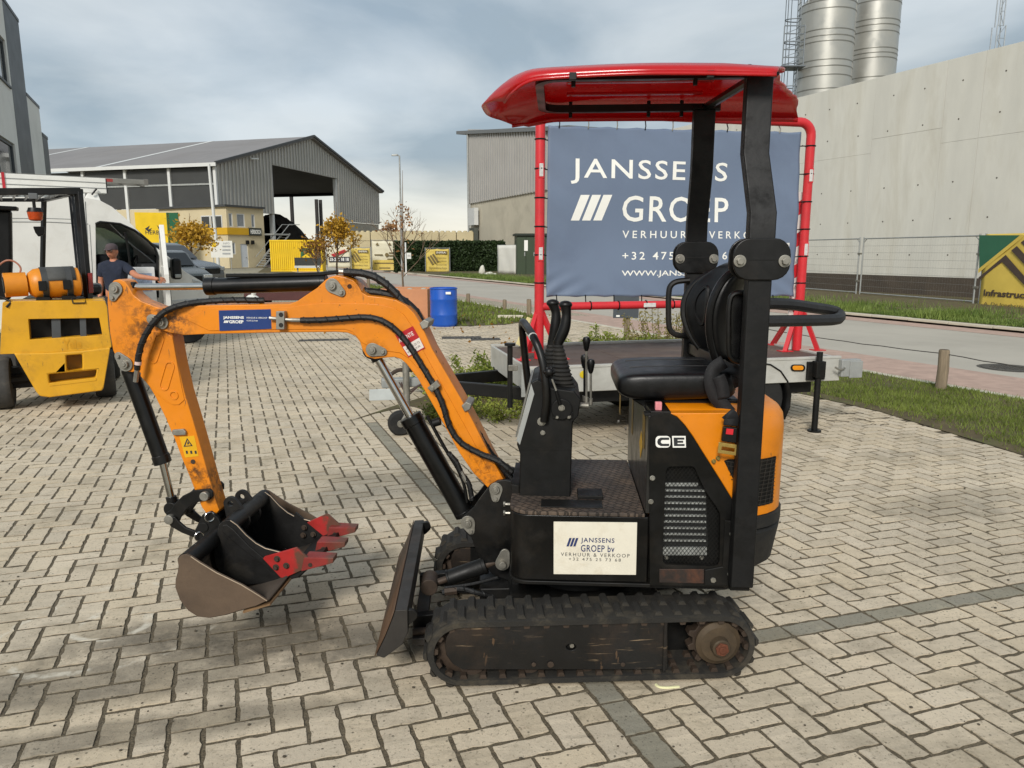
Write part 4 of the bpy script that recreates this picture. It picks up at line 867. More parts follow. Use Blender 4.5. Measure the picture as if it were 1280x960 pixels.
# ---------------------------------------------------------------- seat
def seat():
    s = thing('driver_seat', None, None); s.parent = EX; del_ = None
    ya, yb = -.235, .235
    P = HF.P([(771,484),(772,474),(778,468),(792,465.5),(815,464),(860,463),(925,462),(930,500),(880,501),(830,503),(795,501),(779,495)], ya+.04)
    tp = HF.P([(771,480),(774,470),(783,464),(800,462),(830,461),(870,461),(905,461),(928,462)], ya+.03); bt = HF.P([(771,487),(774,494),(783,500),(800,502.5),(830,503.5),(870,502),(905,501),(928,500)], ya+.03)
    cs = MB(); nr = 28; rings = []
    for k, ((x, z1_), (_, z0_)) in enumerate(zip(tp, bt)):
        hz, cz = (z1_-z0_)/2, (z1_+z0_)/2; wy = (yb-ya)/2*(.80, .90, .97, 1, 1, .99, .98, .97)[k]
        for j in range(nr):
            a = 2*math.pi*j/nr; c_, s_ = math.cos(a), math.sin(a); e_ = .42
            cs.v.append((x, (ya+yb)/2+wy*math.copysign(abs(c_)**e_, c_), cz+hz*math.copysign(abs(s_)**e_, s_)*(1.0 if s_ < 0 else 1-.10*(1-abs(c_)**2)*(0 if k < 2 else 1))))
    m_ = len(tp); cs.f += [(i*nr+j, i*nr+(j+1)%nr, (i+1)*nr+(j+1)%nr, (i+1)*nr+j) for i in range(m_-1) for j in range(nr)]+[tuple(range(nr)), tuple(range((m_-1)*nr, m_*nr))]
    cs.build('seat_cushion', VINYL, EX, subd=1, smooth=80)
    Q = HF.P([(790,500),(925,500),(925,512),(812,514)], ya+.05); MB().prism(Q, ya+.06, yb-.06).build('seat_base', PLASTIC, EX, bevel=.006)
    for yy in (-.09, .09):               # raised seams of the cushion
        T = HF.P([(790,465),(815,463.8),(860,463.4),(915,463.2)], ya+.04); MB().tube([(x, yy, z+.001) for x, z in T], .004, n=6).build('seat_seam', VINYL, EX)
    FE = catmull([HF.E(x, y, .20) for x, y in ((886,446),(868,424),(859,403),(857,388),(860,371),(871,355),(889,342),(914,332.5))], 4)
    NE = catmull([HF.E(x, y, -.20) for x, y in ((896,450),(889,428),(886,404),(888,382),(895,363),(906,347),(921,337),(940,331))], 4); m_ = len(FE)-1
    def samp(C, v): f = v*m_; i = min(int(f), m_-1); return C[i].lerp(C[i+1], f-i)
    def pt(u, v):
        s = 2*u-1; p = samp(NE, v).lerp(samp(FE, v), u); k = 1-s*s
        return (p.x+.125*k**.8*math.sin(math.pi*min(1,.25+.62*v))+.02*k, p.y+.03*s*math.sin(math.pi*v), p.z+.035*k*v**3+.008*math.sin(math.pi*v*2)*k)
    bk = MB().grid(pt, 22, 18).build('seat_backrest', VINYL, EX, solid=.045, subd=1)
    for sg in (1, -1):                   # piping on both wings, the moulded slot on the far one
        e = [Vector(pt(.5+.5*sg, v)) for v in [i/12 for i in range(13)]]; MB().tube([p+Vector((-.004, 0, 0)) for p in e], .015, n=8, smooth=3).build('seat_piping', VINYL, bk)
        if sg < 0: continue
        pth = []
        for k in range(21):
            a = 2*math.pi*k/20; q = Vector(pt(.5+.5*sg*(.70+.10*math.cos(a)), .46+.20*math.sin(a))); pth.append(q+Vector((-.030, 0, 0)))
        MB().tube(pth, .009, n=6, smooth=2).build('seat_slot_rim', VINYL, bk)
    # shell round the near wing
    bpy.data.objects.remove(s)
    # lap belt and buckle hanging down the near side
    BELT = M('seat_belt', '#141416', .75, var=.2, vs=40, bump=.2, bs=200)
    def strap(pts, w, nm='seat_belt'):
        L = [HF.E(*p) for p in pts]; C = catmull([Vector(q) for q in L], 6); b = MB(); n = len(C); vs = []
        for i, p in enumerate(C):
            d = (C[min(i+1,n-1)]-C[max(i-1,0)]); t = Vector((d.z, 0, -d.x)).normalized()*w/2; vs += [p-t, p+t]
        b.add(vs, [(2*i,2*i+1,2*i+3,2*i+2) for i in range(n-1)]); return b.build(nm, BELT, EX, solid=.004)
    strap([(905,452,ya-.005),(892,462,ya-.02),(889,478,ya-.026),(894,495,ya-.028),(903,506,ya-.03),(913,518,ya-.034)], .052); strap([(919,452,ya+.02),(922,470,ya-.01),(926,482,ya)], .05)
    strap([(898,470,ya-.03),(903,483,ya-.034),(905,498,ya-.034)], .045)
    a = HF.P([(903.5,532),(921,534),(919.5,553),(901,550.5)], YB-.045); o = MB().prism(a, YB-.06, YB-.04).build('belt_buckle', PLASTIC, EX, bevel=.004)
    MB().prism(HF.P([(908,535.5),(917,536.5),(916,543.5),(907,542.5)], YB-.061), YB-.0635, YB-.0605).build('release_button', M('red_button', '#c3202c', .4), o, bevel=.001)
    m = HF.P([(898,552),(920.5,555.5),(919.5,569),(896.5,565.5)], YB-.045); holes = [HF.P([(902,557.5),(918,560),(917.6,564.5),(901,562)], YB-.045)]; BR = M('brass_latch', '#c9ac62', .3, .8, var=.15, vs=30)
    holed(MB(), m, holes, YB-.052, YB-.047).build('belt_tongue', BR, o, bevel=.001)
    strap([(909,516,YB-.04),(914,522,YB-.05),(913,532,YB-.05)], .05)
seat()
# hand rails: loop by the seat on each side, bar round the tail
def rail(pts, r, nm='hand_rail', mat=BLACKG, sm=5): return MB().tube([HF.E(*p) for p in pts], r, n=9, smooth=sm).build(nm, mat, EX)
rail([(862,350,.36),(846,352,.36),(838.5,357,.36),(836,366,.36),(835.5,385,.36),(836,405,.36),(839,414,.36),(847,419,.36),(862,420,.36)], .013)
rail([(945,366,-.345),(925,366,-.345),(917,368,-.345),(913,374,-.345),(911,390,-.345),(910.5,420,-.345),(911,440,-.345),(914,447,-.345),(921,451.5,-.345),(940,455,-.345)], .010)
MB().prism(HF.P([(914,369),(941,367),(938,453),(915,447)], -.34), -.338, -.333).build('rail_panel', M('rail_panel', '#0a0a0b', .25, var=.2), EX)
for x, y in ((939,377),(937.5,420)): bolt(HF, (x, y), -.352, .006, EX)
rail([(950,379,-.36),(985,380,-.31),(1010,383.5,-.24),(1034,387,-.16),(1046,390.5,-.12),(1050,395.5,-.16),(1044,399.5,-.22),(1020,400.5,-.28),(990,401,-.335),(950,401.5,-.37)], .021, 'tail_guard', M('guard_foam', '#1a1a1b', .6, var=.25, vs=9, bump=.15, bs=50))
# ---------------------------------------------------------------- console, levers
def console():
    yn, yf = -.185, .175
    P = HF.P([(649,622),(650,568),(646,556),(664,478),(672,474),(690,485),(718,489),(726,500),(723,520),(716,528),(713,622)], yn)
    o = MB().prism(P, yn, yf).build('control_console', BLACKP, EX, bevel=.006)
    MB().prism(HF.P([(650,560),(715,560),(714.5,562.5),(650,562.5)], yn-.001), yn-.002, yn+.01).build('console_seam', BLACKP, o)
    # sloping instruction plate on the front
    a = HF.E(645.4, 549, yn); c = HF.E(663, 480, yn); n = Vector((-(c.z-a.z), 0, (c.x-a.x))).normalized()*.006
    v = []
    for y in (yn+.03, yf-.03): v += [(a.x, y, a.z), (c.x, y, c.z), (c.x+n.x, y, c.z+n.z), (a.x+n.x, y, a.z+n.z)]
    MB().hexa([v[0],v[1],v[5],v[4],v[3],v[2],v[6],v[7]]).build('instruction_plate', M('dull_alu', '#8b8a84', .4, .6, var=.15, vs=8), o)
    MB().prism(HF.P([(645.5,550),(650,556),(668,492),(664,479)], yn-.001), yn-.006, yn-.0005).build('edge_plate', GREYS, o, bevel=.001)
    for x, y, r in ((677,527,.012),(678.5,541,.007)): bolt(HF, (x, y), yn, r, o)
    # throttle quadrant
    q = HF.E(702, 511, yn); MB().cyl((q.x, yn, q.z), (q.x, yn-.014, q.z), .041, n=24).build('throttle_quadrant', PLASTIC, o, bevel=.003)
    MB().prism(HF.P([(691,515),(716,515),(716,523),(691,523)], yn), yn-.008, yn).build('quadrant_bracket', PLASTIC, o, bevel=.002)
    bolt(HF, (702,510), yn-.014, .009, o); bolt(HF, (696.5,521), yn-.008, .006, o); bolt(HF, (711,521), yn-.008, .006, o)
    MB().tube([HF.E(700,505,yn-.025), HF.E(695,488,yn-.03)], .0075, n=8).build('throttle_rod', PLASTIC, o); MB().tube([HF.E(696,490,yn-.03), HF.E(690,474,yn-.03)], .0042, n=8).build('throttle_rod', STEEL, o)
    k = HF.E(686.5, 465, yn-.03); b = MB().ell(k, .019, 10, 7)
    for i in range(6): a_ = i*math.pi/3; b.ell(k+Vector((math.cos(a_)*.015, 0, math.sin(a_)*.015)), .009, 8, 5)
    b.build('throttle_knob', PLASTIC, o)
    # grab bar
    g_ = MB().tube([HF.E(680,527,yn-.016), HF.E(683,500,yn-.018), HF.E(681,470,yn-.014), HF.E(676,444,yn-.0), HF.E(667,422,yn+.04), HF.E(659,409,.0), HF.E(653.5,402.5,.07), HF.E(653,412,.11), HF.E(655.5,440,.13), HF.E(660,480,.135), HF.E(663,505,.14)], .016, n=10, smooth=5).build('grab_bar', BLACKG, o)
    MB().tube([HF.E(666.5,421.5,yn+.042), HF.E(662,414.5,-.03)], .0175, n=12).build('tape_band', M('white_tape', '#c9c9c4', .5), g_)
    # two tall joysticks in bellows
    for pts, by in (([(706,490,-.07),(708,455,-.07),(697,430,-.07),(705,412,-.07),(708,395,-.07),(707,381,-.07)], -.07), ([(683,488,.06),(686,455,.06),(690,430,.06),(694,410,.06),(695,392,.06),(691,379,.06)], .06)):
        L = [HF.E(*p) for p in pts]; bx, bz = L[0].x, L[0].z
        be = MB(); prof = []
        top = L[2]; n = 12
        vs = []; nr = 14
        for i in range(n*2+1):
            t = i/(n*2); c = L[0].lerp(top, t); w = (.052*(1-t)+.022*t)*(1.0 if i % 2 else .84)
            for k_ in range(nr): a_ = 2*math.pi*k_/nr; vs.append(c+Vector((math.cos(a_)*w, math.sin(a_)*w, 0)))
        m = n*2+1; be.add(vs, [(i*nr+k_, i*nr+(k_+1)%nr, (i+1)*nr+(k_+1)%nr, (i+1)*nr+k_) for i in range(m-1) for k_ in range(nr)])
        j = be.build('joystick_bellows', RUBBER, o, smooth=25)
        MB().tube(L[2:], .017, n=12, smooth=6, rad=lambda t: .0195+.003*math.sin(t*5)+.007*max(0, t-.7)*3).build('joystick_grip', PLASTIC, j)
        MB().ell(L[-1], (.027, .024, .017), 14, 8).build('joystick_head', PLASTIC, j)
        MB().tube([L[2]-Vector((0,0,.01)), L[2]+Vector((.002,0,.012))], .0205, n=12).build('joystick_collar', PLASTIC, j)
    # side levers on the right
    e = HF.E(722, 507, .02); MB().cyl((e.x-.02, .02, e.z), (e.x+.045, .02, e.z), .013, n=12).build('lever_axle', STEEL, o)
    for (px_, y0_, y1_, yy, kr) in ((733, 428, 500, .04, .0165), (738.5, 456, 502, -.02, .0165), (730.5, 450, 498, .09, .0165)):
        a = HF.E(px_, y1_, yy); c = HF.E(px_-(0 if px_ > 735 else 0), y0_, yy); l = MB().cyl(a, c, .0048, n=8).build('lever_rod', STEEL if px_ != 730.5 else PLASTIC, o)
        MB().lathe([(.007,-.035),(.011,-.025),(.0155,-.002),(.017,.01),(.013,.021),(0,.025)], c, 'z', 14).build('lever_knob', PLASTIC, l)
        MB().cyl(a-Vector((0,0,.012)), a+Vector((0,0,.012)), .009, n=10).build('lever_boss', STEEL, l)
console()
# ---------------------------------------------------------------- boom foot, boom, arm
BW, AW = .072, .044
def boomfoot():
    for y in (-.105, .085):
        P = HF.P([(640,602),(632,600),(622,601),(612,607),(604,618),(592,634),(580,645),(577,655),(581,664),(589,672),(596,690),(603,704),(615,718),(640,728)], -.105)
        MB().prism(P, y, y+.02).build('boom_bracket', BLACKG, EX, bevel=.003)
    b = EX
    pin_plate(HF, (620,611), (619.5,622.5), 8.5, 5, -.1055, EX); pin_plate(HF, (585,653), (589,663.5), 9, 4.5, -.1055, EX)
    P = HF.P([(640,600),(650,602),(650,728),(640,728)], -.105); MB().prism(P, -.16, .16).build('bracket_web', BLACKP, EX, bevel=.004)
    for y in (629.5, 640.5): q = HF.E(633, y, -.1055); MB().cyl((q.x-.012, -.112, q.z), (q.x+.016, -.112, q.z), .0065, n=8).cyl((q.x-.012,-.112,q.z),(q.x-.004,-.112,q.z),.011,n=6).build('bolt', STEEL, EX)
boomfoot()
def boom():
    px = [(187,402),(188,394),(193,387),(204,384.5),(225,382.5),(262,381.5),(330,380.5),(362,380),(372,376),(386,366.5),(396,360),(406,350.5),(413,346),(420,344.2),(430,346),(441,350),(447,356),(452,365),(459,369.5),(478,371.5),(495,375),(508,382),(518,392),(526,405),(540,436),(558,467),(576,498),(592,528),(609,562),(622,586),(631,602),(626,614),(612,612),(606,606),(592,592),(574,566),(556,533),(538,501),(522,473),(508,455),(501,449),(493,446.5),(484,447),(468,449),(458,446),(453,438),(450,428),(444,420),(434,416),(420,415),(330,416),(250,418),(230,419),(212,416),(196,411)]
    P = HF.P(px, -BW); B = MB().prism(P, -BW, BW).build('boom', BOOMP, EX, bevel=.004)
    # pressed flange line: raised web plate on the near face, set in from the edge
    web = [(262,385),(362,384),(380,381),(400,379),(452,379),(478,381),(493,385),(505,393),(514,406),(530,440),(560,494),(590,548),(612,590),(604,592),(560,520),(524,462),(511,448),(500,441),(470,437),(452,428),(441,415),(432,411.5),(330,412),(262,413.5),(232,399)]
    MB().prism(HF.P(web, -BW), -BW-.0035, -BW+.001).build('boom_side_plate', BOOMP, B, bevel=.002, seg=1)
    f = -BW-.0036
    pin_plate(HF, (416,357), (427,365.5), 9, 5.2, -BW-.001, B); pin_plate(HF, (466,437), (479,439.5), 8.5, 5, -BW-.001, B)
    q = HF.E(437, 358, -BW); MB().cyl((q.x, -BW-.0012, q.z), (q.x, -BW+.01, q.z), .0095, n=16).build('pin_hole', M('deep_hole', '#3a1d08', .8), B)
    # blue company decal, yellow and red stickers
    D = HF.P([(273.5,388),(338.5,386.5),(339.5,411),(274.5,413.5)], f); d = MB().prism(D, f-.001, f).build('company_decal', BLUEDEC, B, smooth=0)
    textpx(HF, 'JANSSENS', 279, 305, 395.2, 399.4, f-.0014, WHITEINK, d, bold=.03); textpx(HF, 'GROEP', 286.5, 304.5, 400.2, 404.2, f-.0014, WHITEINK, d, bold=.03)
    for k in range(3): MB().prism(HF.P([(279.5+k*1.9,403.6),(281+k*1.9,403.6),(282.2+k*1.9,400.6),(280.7+k*1.9,400.6)], f-.0014), f-.0016, f-.0013).build('logo_bar', WHITEINK, d, smooth=0)
    textpx(HF, 'VERHUUR & VERKOOP', 308, 334, 396.3, 398.2, f-.0014, WHITEINK, d); textpx(HF, '+32 475 25 73 68', 308, 322, 400, 401.8, f-.0014, WHITEINK, d)
    D = HF.P([(494,419),(516,407.5),(531.5,435),(510.5,447)], f); d = MB().prism(D, f-.001, f).build('warning_decal', REDDEC, B, smooth=0)
    MB().prism(HF.P([(503.5,434),(524,422),(530,434),(510.8,445)], f-.0013), f-.0016, f-.0012).build('decal_panel', M('decal_white', '#d8cfc6', .5), d, smooth=0)
    def slant(txt, p0, p1, hpx, mat):
        a = HF.E(*p0, f); c = HF.E(*p1, f); L = math.hypot(c.x-a.x, c.z-a.z); s = L/abs(p1[0]-p0[0])*.9; o = lettering('lettering', txt, 0, L, 0, hpx*s, 0, mat, d); o.location = (a.x, f-.0022, a.z); o.rotation_euler.y = -math.atan2(c.z-a.z, c.x-a.x)
    slant('ATTENTIE', (500,428.5), (518,418.5), 5, WHITEINK); slant('+32 475 25 73', (508,438), (525,428.5), 2.6, DARKINK); slant('VERHUUR', (510,442), (526,433), 2.2, DARKINK)
    # valve block on the boom side
    q = HF.P([(346,389),(356.5,389),(356.5,411.5),(346,411.5)], f-.02); v = MB().prism(q, f-.03, f).build('hose_block', STEEL, B, bevel=.002)
    for y in (393.5, 406.5): w = HF.E(351.3, y, f-.03); MB().cyl((w.x, f-.0306, w.z), (w.x, f-.026, w.z), .0095, n=14).build('port', M('port_dark', '#17130f', .7), v)
    for a_, c_ in (((337,397.5),(346,398.5)), ((357,399.5),(364,400)), ((364,400),(378,400.3))):
        A = HF.E(*a_, f-.016); C = HF.E(*c_, f-.016); MB().cyl(A, C, .0075 if c_[0] < 370 else .009, n=8).build('hose_fitting', STEEL, B)
    hose(HF, [(376,400.3,f-.016),(400,400,f-.016),(430,398,f-.016),(455,396.5,f-.014),(475,400,f-.014),(493,411,f-.014),(510,430,f-.014),(526,455,f-.014),(541,480,f-.014),(553,505,f-.014),(562,533,f-.014),(576,553,f-.014),(600,567,f-.016),(622,576,f-.02),(640,590,f-.02)], .0125, B)
    for p, q_ in (((536,487),(550,477)),): 
        MB().prism(HF.P([(534,485),(545.5,475.5),(550.5,482),(540,490.5)], f-.028), f-.032, f).build('hose_clamp', STEEL, B, bevel=.002); bolt(HF, (540,485.5), f-.032, .008, B)
    # hose bundle over the back of the boom
    for k, (dy, dx) in enumerate(((-.03, 0), (.0, 2), (.035, 4))):
        hose(HF, [(430,340,dy),(452,341.5,dy),(470,347,dy),(488,360,dy),(503,377,dy),(516,398,dy),(526,414+dx,dy),(545,449+dx,dy),(566,486+dx,dy),(588,526+dx,dy),(612,566+dx,dy),(634,592+dx,dy),(648,606,dy)], .0155, B)
    hose(HF, [(452,364,.0),(475,366,.0),(500,373,.0),(520,390,.0),(530,412,0)], .016, B)
    for x, y in ((531.5,406),(584,508.5)):
        a = HF.E(x, y, -BW); MB().prism(HF.P([(x-7,y-2),(x-1,y-7),(x+6,y-4),(x+4,y+3),(x-3,y+6)], -BW), -BW-.012, BW*.6).build('hose_clamp', STEEL, B, bevel=.004)
    # pipe and fittings above the arm ram
    MB().tube([HF.E(283,344.5,-.01), HF.E(340,344,-.01), HF.E(400,342.5,-.01), HF.E(424,340,-.01)], .0085, n=8).build('ram_pipe', BLACKP, B)
    MB().cyl(HF.E(424,339.6,-.01), HF.E(443,340.6,-.01), .0105, n=8).build('hose_fitting', STEEL, B)
    return B
BOOM = boom()
def ram(name, p_rod0, p_split, p_body1, rr, rb, off, parent, rodmat=CHROME):
    A, S, C = HF.E(*p_rod0, off), HF.E(*p_split, off), HF.E(*p_body1, off); d = (C-S).normalized()
    b = MB().cyl(S, C, rb, n=24); b.cyl(S-d*.004, S+d*.035, rb*1.10, n=24); b.cyl(C-d*.01, C+d*.012, rb*1.02, n=24); o = b.build(name, BLACKG, parent, bevel=.003)
    MB().cyl(A, S+d*.01, rr, n=16).build('ram_rod', rodmat, o); MB().cyl(A+Vector((0,-.03,0)), A+Vector((0,.03,0)), rr*2.0, n=18).build('rod_eye', BLACKP, o, bevel=.003); MB().cyl(A, A+(S-A).normalized()*.05, rr*1.5, n=14).build('rod_end', BLACKP, o)
    return o
ar = ram('arm_ram', (155,359), (259,358), (405,353.5), .0145, .0335, .0, BOOM)
for x in (398, ): q = HF.E(x, 346, -.01); MB().cyl(q, q+Vector((.0,0,-.03)), .012, n=8).build('pipe_elbow', BLACKP, ar)
br_ = ram('boom_ram', (466,437), (513,521), (580,640), .0185, .044, .0, BOOM)
MB().tube([HF.E(534,520,-.03), HF.E(556,560,-.03), HF.E(572,586,-.03), HF.E(580,606,-.03), HF.E(584,628,-.03)], .0075, n=8, smooth=4).build('ram_pipe', BLACKP, br_)
hose(HF, [(560,566,-.05),(570,577,-.05),(577,592,-.05),(586,605,-.05),(590,625,-.05)], .011, br_); MB().cyl(HF.E(576,589,-.052), HF.E(583,602,-.052), .010, n=8).build('hose_fitting', STEEL, br_)
MB().cyl(HF.E(537,527,.0)+Vector((.02,-.03,0)), HF.E(537,527,0)+Vector((.05,-.03,.01)), .017, n=10).build('ram_port', BLACKP, br_)
def arm():
    px = [(134,378),(134.5,366),(137,356),(142,350.5),(148,349),(155,351),(160,357),(166,368),(176,376),(190,381.5),(205,387),(212,400),(216,420),(222,454),(230,489),(241,525),(251,560),(262,600),(271,630),(274,638),(268,645),(259,644),(252,634),(243,612),(236,594),(228,575),(217,546),(206,521),(194,496),(181,474),(172,462),(166,465.5),(157,464),(150,456),(141,438),(137,415)]
    P = HF.P(px, -AW); A = MB().prism(P, -AW, AW).build('arm', ARMP, EX, bevel=.004)
    # inner (right) flange shows the far plate: reinforcing side plate with pressed slots
    rp_ = [(176,470),(181,440),(186,414),(206,414),(216,421),(222,455),(228,486),(231,500),(224,506),(216,506),(207,501),(192,488)]
    f = -AW; S = MB().prism(HF.P(rp_, f), f-.004, f+.001).build('arm_side_plate', ARMP, A, bevel=.003)
    for p1, p2, r in (((199,424),(191,448),6.5), ((212,458),(205,482),6.5), ((217,494),(217.6,494.2),5.6)):
        a = HF.E(*p1, f-.004); c = HF.E(*p2, f-.004); s = .0034; ring = hull((a.x,a.z), r*s, (c.x,c.z), r*s); inn = hull((a.x,a.z), r*s*.66, (c.x,c.z), r*s*.66)
        holed(MB(), ring, [inn], f-.0075, f-.0038).build('pressed_slot', ARMP, S, bevel=.0015, seg=2)
    pin_plate(HF, (145.3,361), (142,372), 8.5, 4.6, f-.001, A); pin_plate(HF, (157.5,455), (149,445), 9, 5, f-.001, A); pin_plate(HF, (191,406) if False else (203,403), (190,409) if False else (190,399), 8, 6, -BW-.002, A)
    MB().prism(HF.P([(217,536.5),(231,535.5),(234,539),(234,543),(219,543.5),(217,541)], f), f-.014, f).build('arm_lug', STEEL, A, bevel=.003)
    D = HF.P([(224.5,546),(243,544.5),(248.5,570),(231.5,572)], f); d = MB().prism(D, f-.0012, f).build('warning_decal', YELDEC, A, smooth=0)
    T = HF.P([(229.5,558.5),(241,557.5),(233.8,547.5)], f-.0015); Ti = HF.P([(231.6,557.2),(238.8,556.6),(234.4,550)], f-.0015); holed(MB(), T, [Ti], f-.002, f-.0014).build('warning_triangle', DARKINK, d); MB().prism(HF.P([(234,555.5),(236.5,555.3),(235.6,552),(234.4,552.2)], f-.0015), f-.002, f-.0014).build('warning_mark', DARKINK, d, smooth=0)
    for x in (232, 237.5, 243): MB().prism(HF.P([(x,563.5),(x+2.4,563.2),(x+3.2,567),(x+.8,567.4)], f-.0015), f-.002, f-.0014).build('warning_mark', DARKINK, d, smooth=0)
    q = HF.E(241.5, 577, f); MB().cyl((q.x, f-.003, q.z), (q.x, f+.004, q.z), .010, n=14).build('grease_hole', RUSTY, A)
    # hose crossing the joint
    hose(HF, [(330,375.5,-.02),(290,375,-.04),(255,377,-.06),(228,381,-BW-.02),(207,389,-BW-.03),(193,402,-BW-.035),(184,415,-BW-.035),(177,430,-BW-.035),(173,447,-BW-.03),(171.5,462,-BW-.025)], .0125, A); MB().cyl(HF.E(171.5,461,-BW-.025), HF.E(169.5,477,-BW-.02), .0105, n=8).build('hose_fitting', STEEL, A)
    MB().cyl(HF.E(172.8,452,-BW-.03), HF.E(172.5,456,-BW-.03), .0135, n=10).build('hose_band', M('red_white_band', '#c9b0a8', .5), A)
    return A
ARM = arm()
bk = ram('bucket_ram', (217,634), (203.5,578), (163,464), .0155, .034, .0, ARM, CHROME)
def links():
    f = -AW-.012
    o = None
    for y in (-AW-.014, AW+.002):
        up = [(256,611.5),(262,611),(266,615),(266,621),(262,625.5),(254,626),(243,629),(233,637),(226,647),(224,652),(217,654.5),(210,652),(207,647),(208,641),(214,637),(217,631),(228,620),(242,613)]
        dn = [(208,648),(214,643),(221,645),(226,651),(234,658),(246,662.5),(258,662),(266,657),(271,659),(272,666),(267,671),(256,672),(243,670),(229,664.5),(216,657)]
        MB().prism(HF.P(up, f), y, y+.014).build('link_arm', BLACKP, EX, bevel=.004); MB().prism(HF.P(dn, f), y-.014 if y < 0 else y+.014, y if y < 0 else y+.028).build('link_arm', BLACKP, EX, bevel=.004)
    for p, r in (((257.5,619),.020), ((213.5,648),.021)):
        q = HF.E(*p, f); MB().cyl((q.x, -AW-.034, q.z), (q.x, AW+.034, q.z), r, n=18).build('link_pin', STEEL, EX, bevel=.003)
    # lynch-pin rings
    for p, r in (((262,646),.020), ((249,670.5),.019)):
        q = HF.E(*p, -AW-.05); b = MB(); b.tube([(q.x+r*math.cos(a)*.75, q.y+r*.6*math.cos(a), q.z+r*math.sin(a)) for a in [2*math.pi*i/20 for i in range(21)]], .0028, n=6, caps=False); b.build('ring_pin', CHROME, EX)
    q = HF.E(266, 650, 0); MB().cyl((q.x, -.09, q.z), (q.x, .09, q.z), .022, n=16).build('bucket_pin', BLACKP, EX, bevel=.003)
    for y in (-.085, .065): MB().prism(HF.P([(256,641),(266,637),(276,645),(284,664),(276,678),(258,676),(246,672),(246,662)], -.06), y, y+.02).build('bucket_ear', BLACKP, EX, bevel=.004)
links()
# ---------------------------------------------------------------- wide ditching bucket
BRB = M('muddy_bucket', '#5a4a3b', .68, .15, var=.22, vs=5, dirt='#3a3028', da=.6, ds=4, bump=.15, bs=45)
BRI = M('bucket_inside', '#3c342c', .7, .1, var=.3, vs=6, dirt='#6a5238', da=.6, ds=4, bump=.15, bs=45)
def ditch_bucket():
    ya, yb = -.40, .40
    rim = [(221.5,699.5),(225.5,694.5),(232.7,693),(238.7,695.5),(249,702.6),(271,716),(302,731),(320,742),(334,751)]
    low = [(320,757.5),(304,762),(281,769),(261,772.7),(247,771),(235,763.5),(224.5,750),(218.8,734),(219.3,726),(221.5,718),(223,708)]
    P = HF.P(rim+low, ya); n = len(rim)
    o = MB().prism(P, ya, ya+.012).build('ditching_bucket', BRB, EX, bevel=.002, seg=1)
    MB().prism(P, yb-.012, yb).build('bucket_side', BRB, o, bevel=.002, seg=1)
    sh = [P[n-1]]+P[n:]+[P[0]]; b = MB(); v = []
    for y in (ya+.012, yb-.012): v += [(x, y, z) for x, z in sh]
    k = len(sh); b.add(v, [(i, i+1, k+i+1, k+i) for i in range(k-1)]).build('bucket_shell', BRI, o, solid=.010)
    a = P[3]; MB().cyl((P[1][0]+.015, ya+.012, P[1][1]-.028), (P[1][0]+.015, yb-.012, P[1][1]-.028), .034, n=20).build('bucket_tube', BLACKP, o)
    e = P[n-1]; MB().hexa([(e[0]-.10,ya,e[1]-.056),(e[0]+.012,ya,e[1]-.018),(e[0]+.012,yb,e[1]-.018),(e[0]-.10,yb,e[1]-.056),(e[0]-.10,ya,e[1]-.046),(e[0]+.010,ya,e[1]-.012),(e[0]+.010,yb,e[1]-.012),(e[0]-.10,yb,e[1]-.046)]).build('cutting_edge', M('bright_edge', '#8d7051', .45, .5, var=.25, vs=9, dirt='#4a3a2c', da=.5, ds=7), o)
    MB().tube([(x, ya-.001, z) for x, z in P[3:n]], .0022, n=5).build('edge_wear', M('bare_edge', '#9b8a76', .4, .6, var=.2), o)
ditch_bucket()
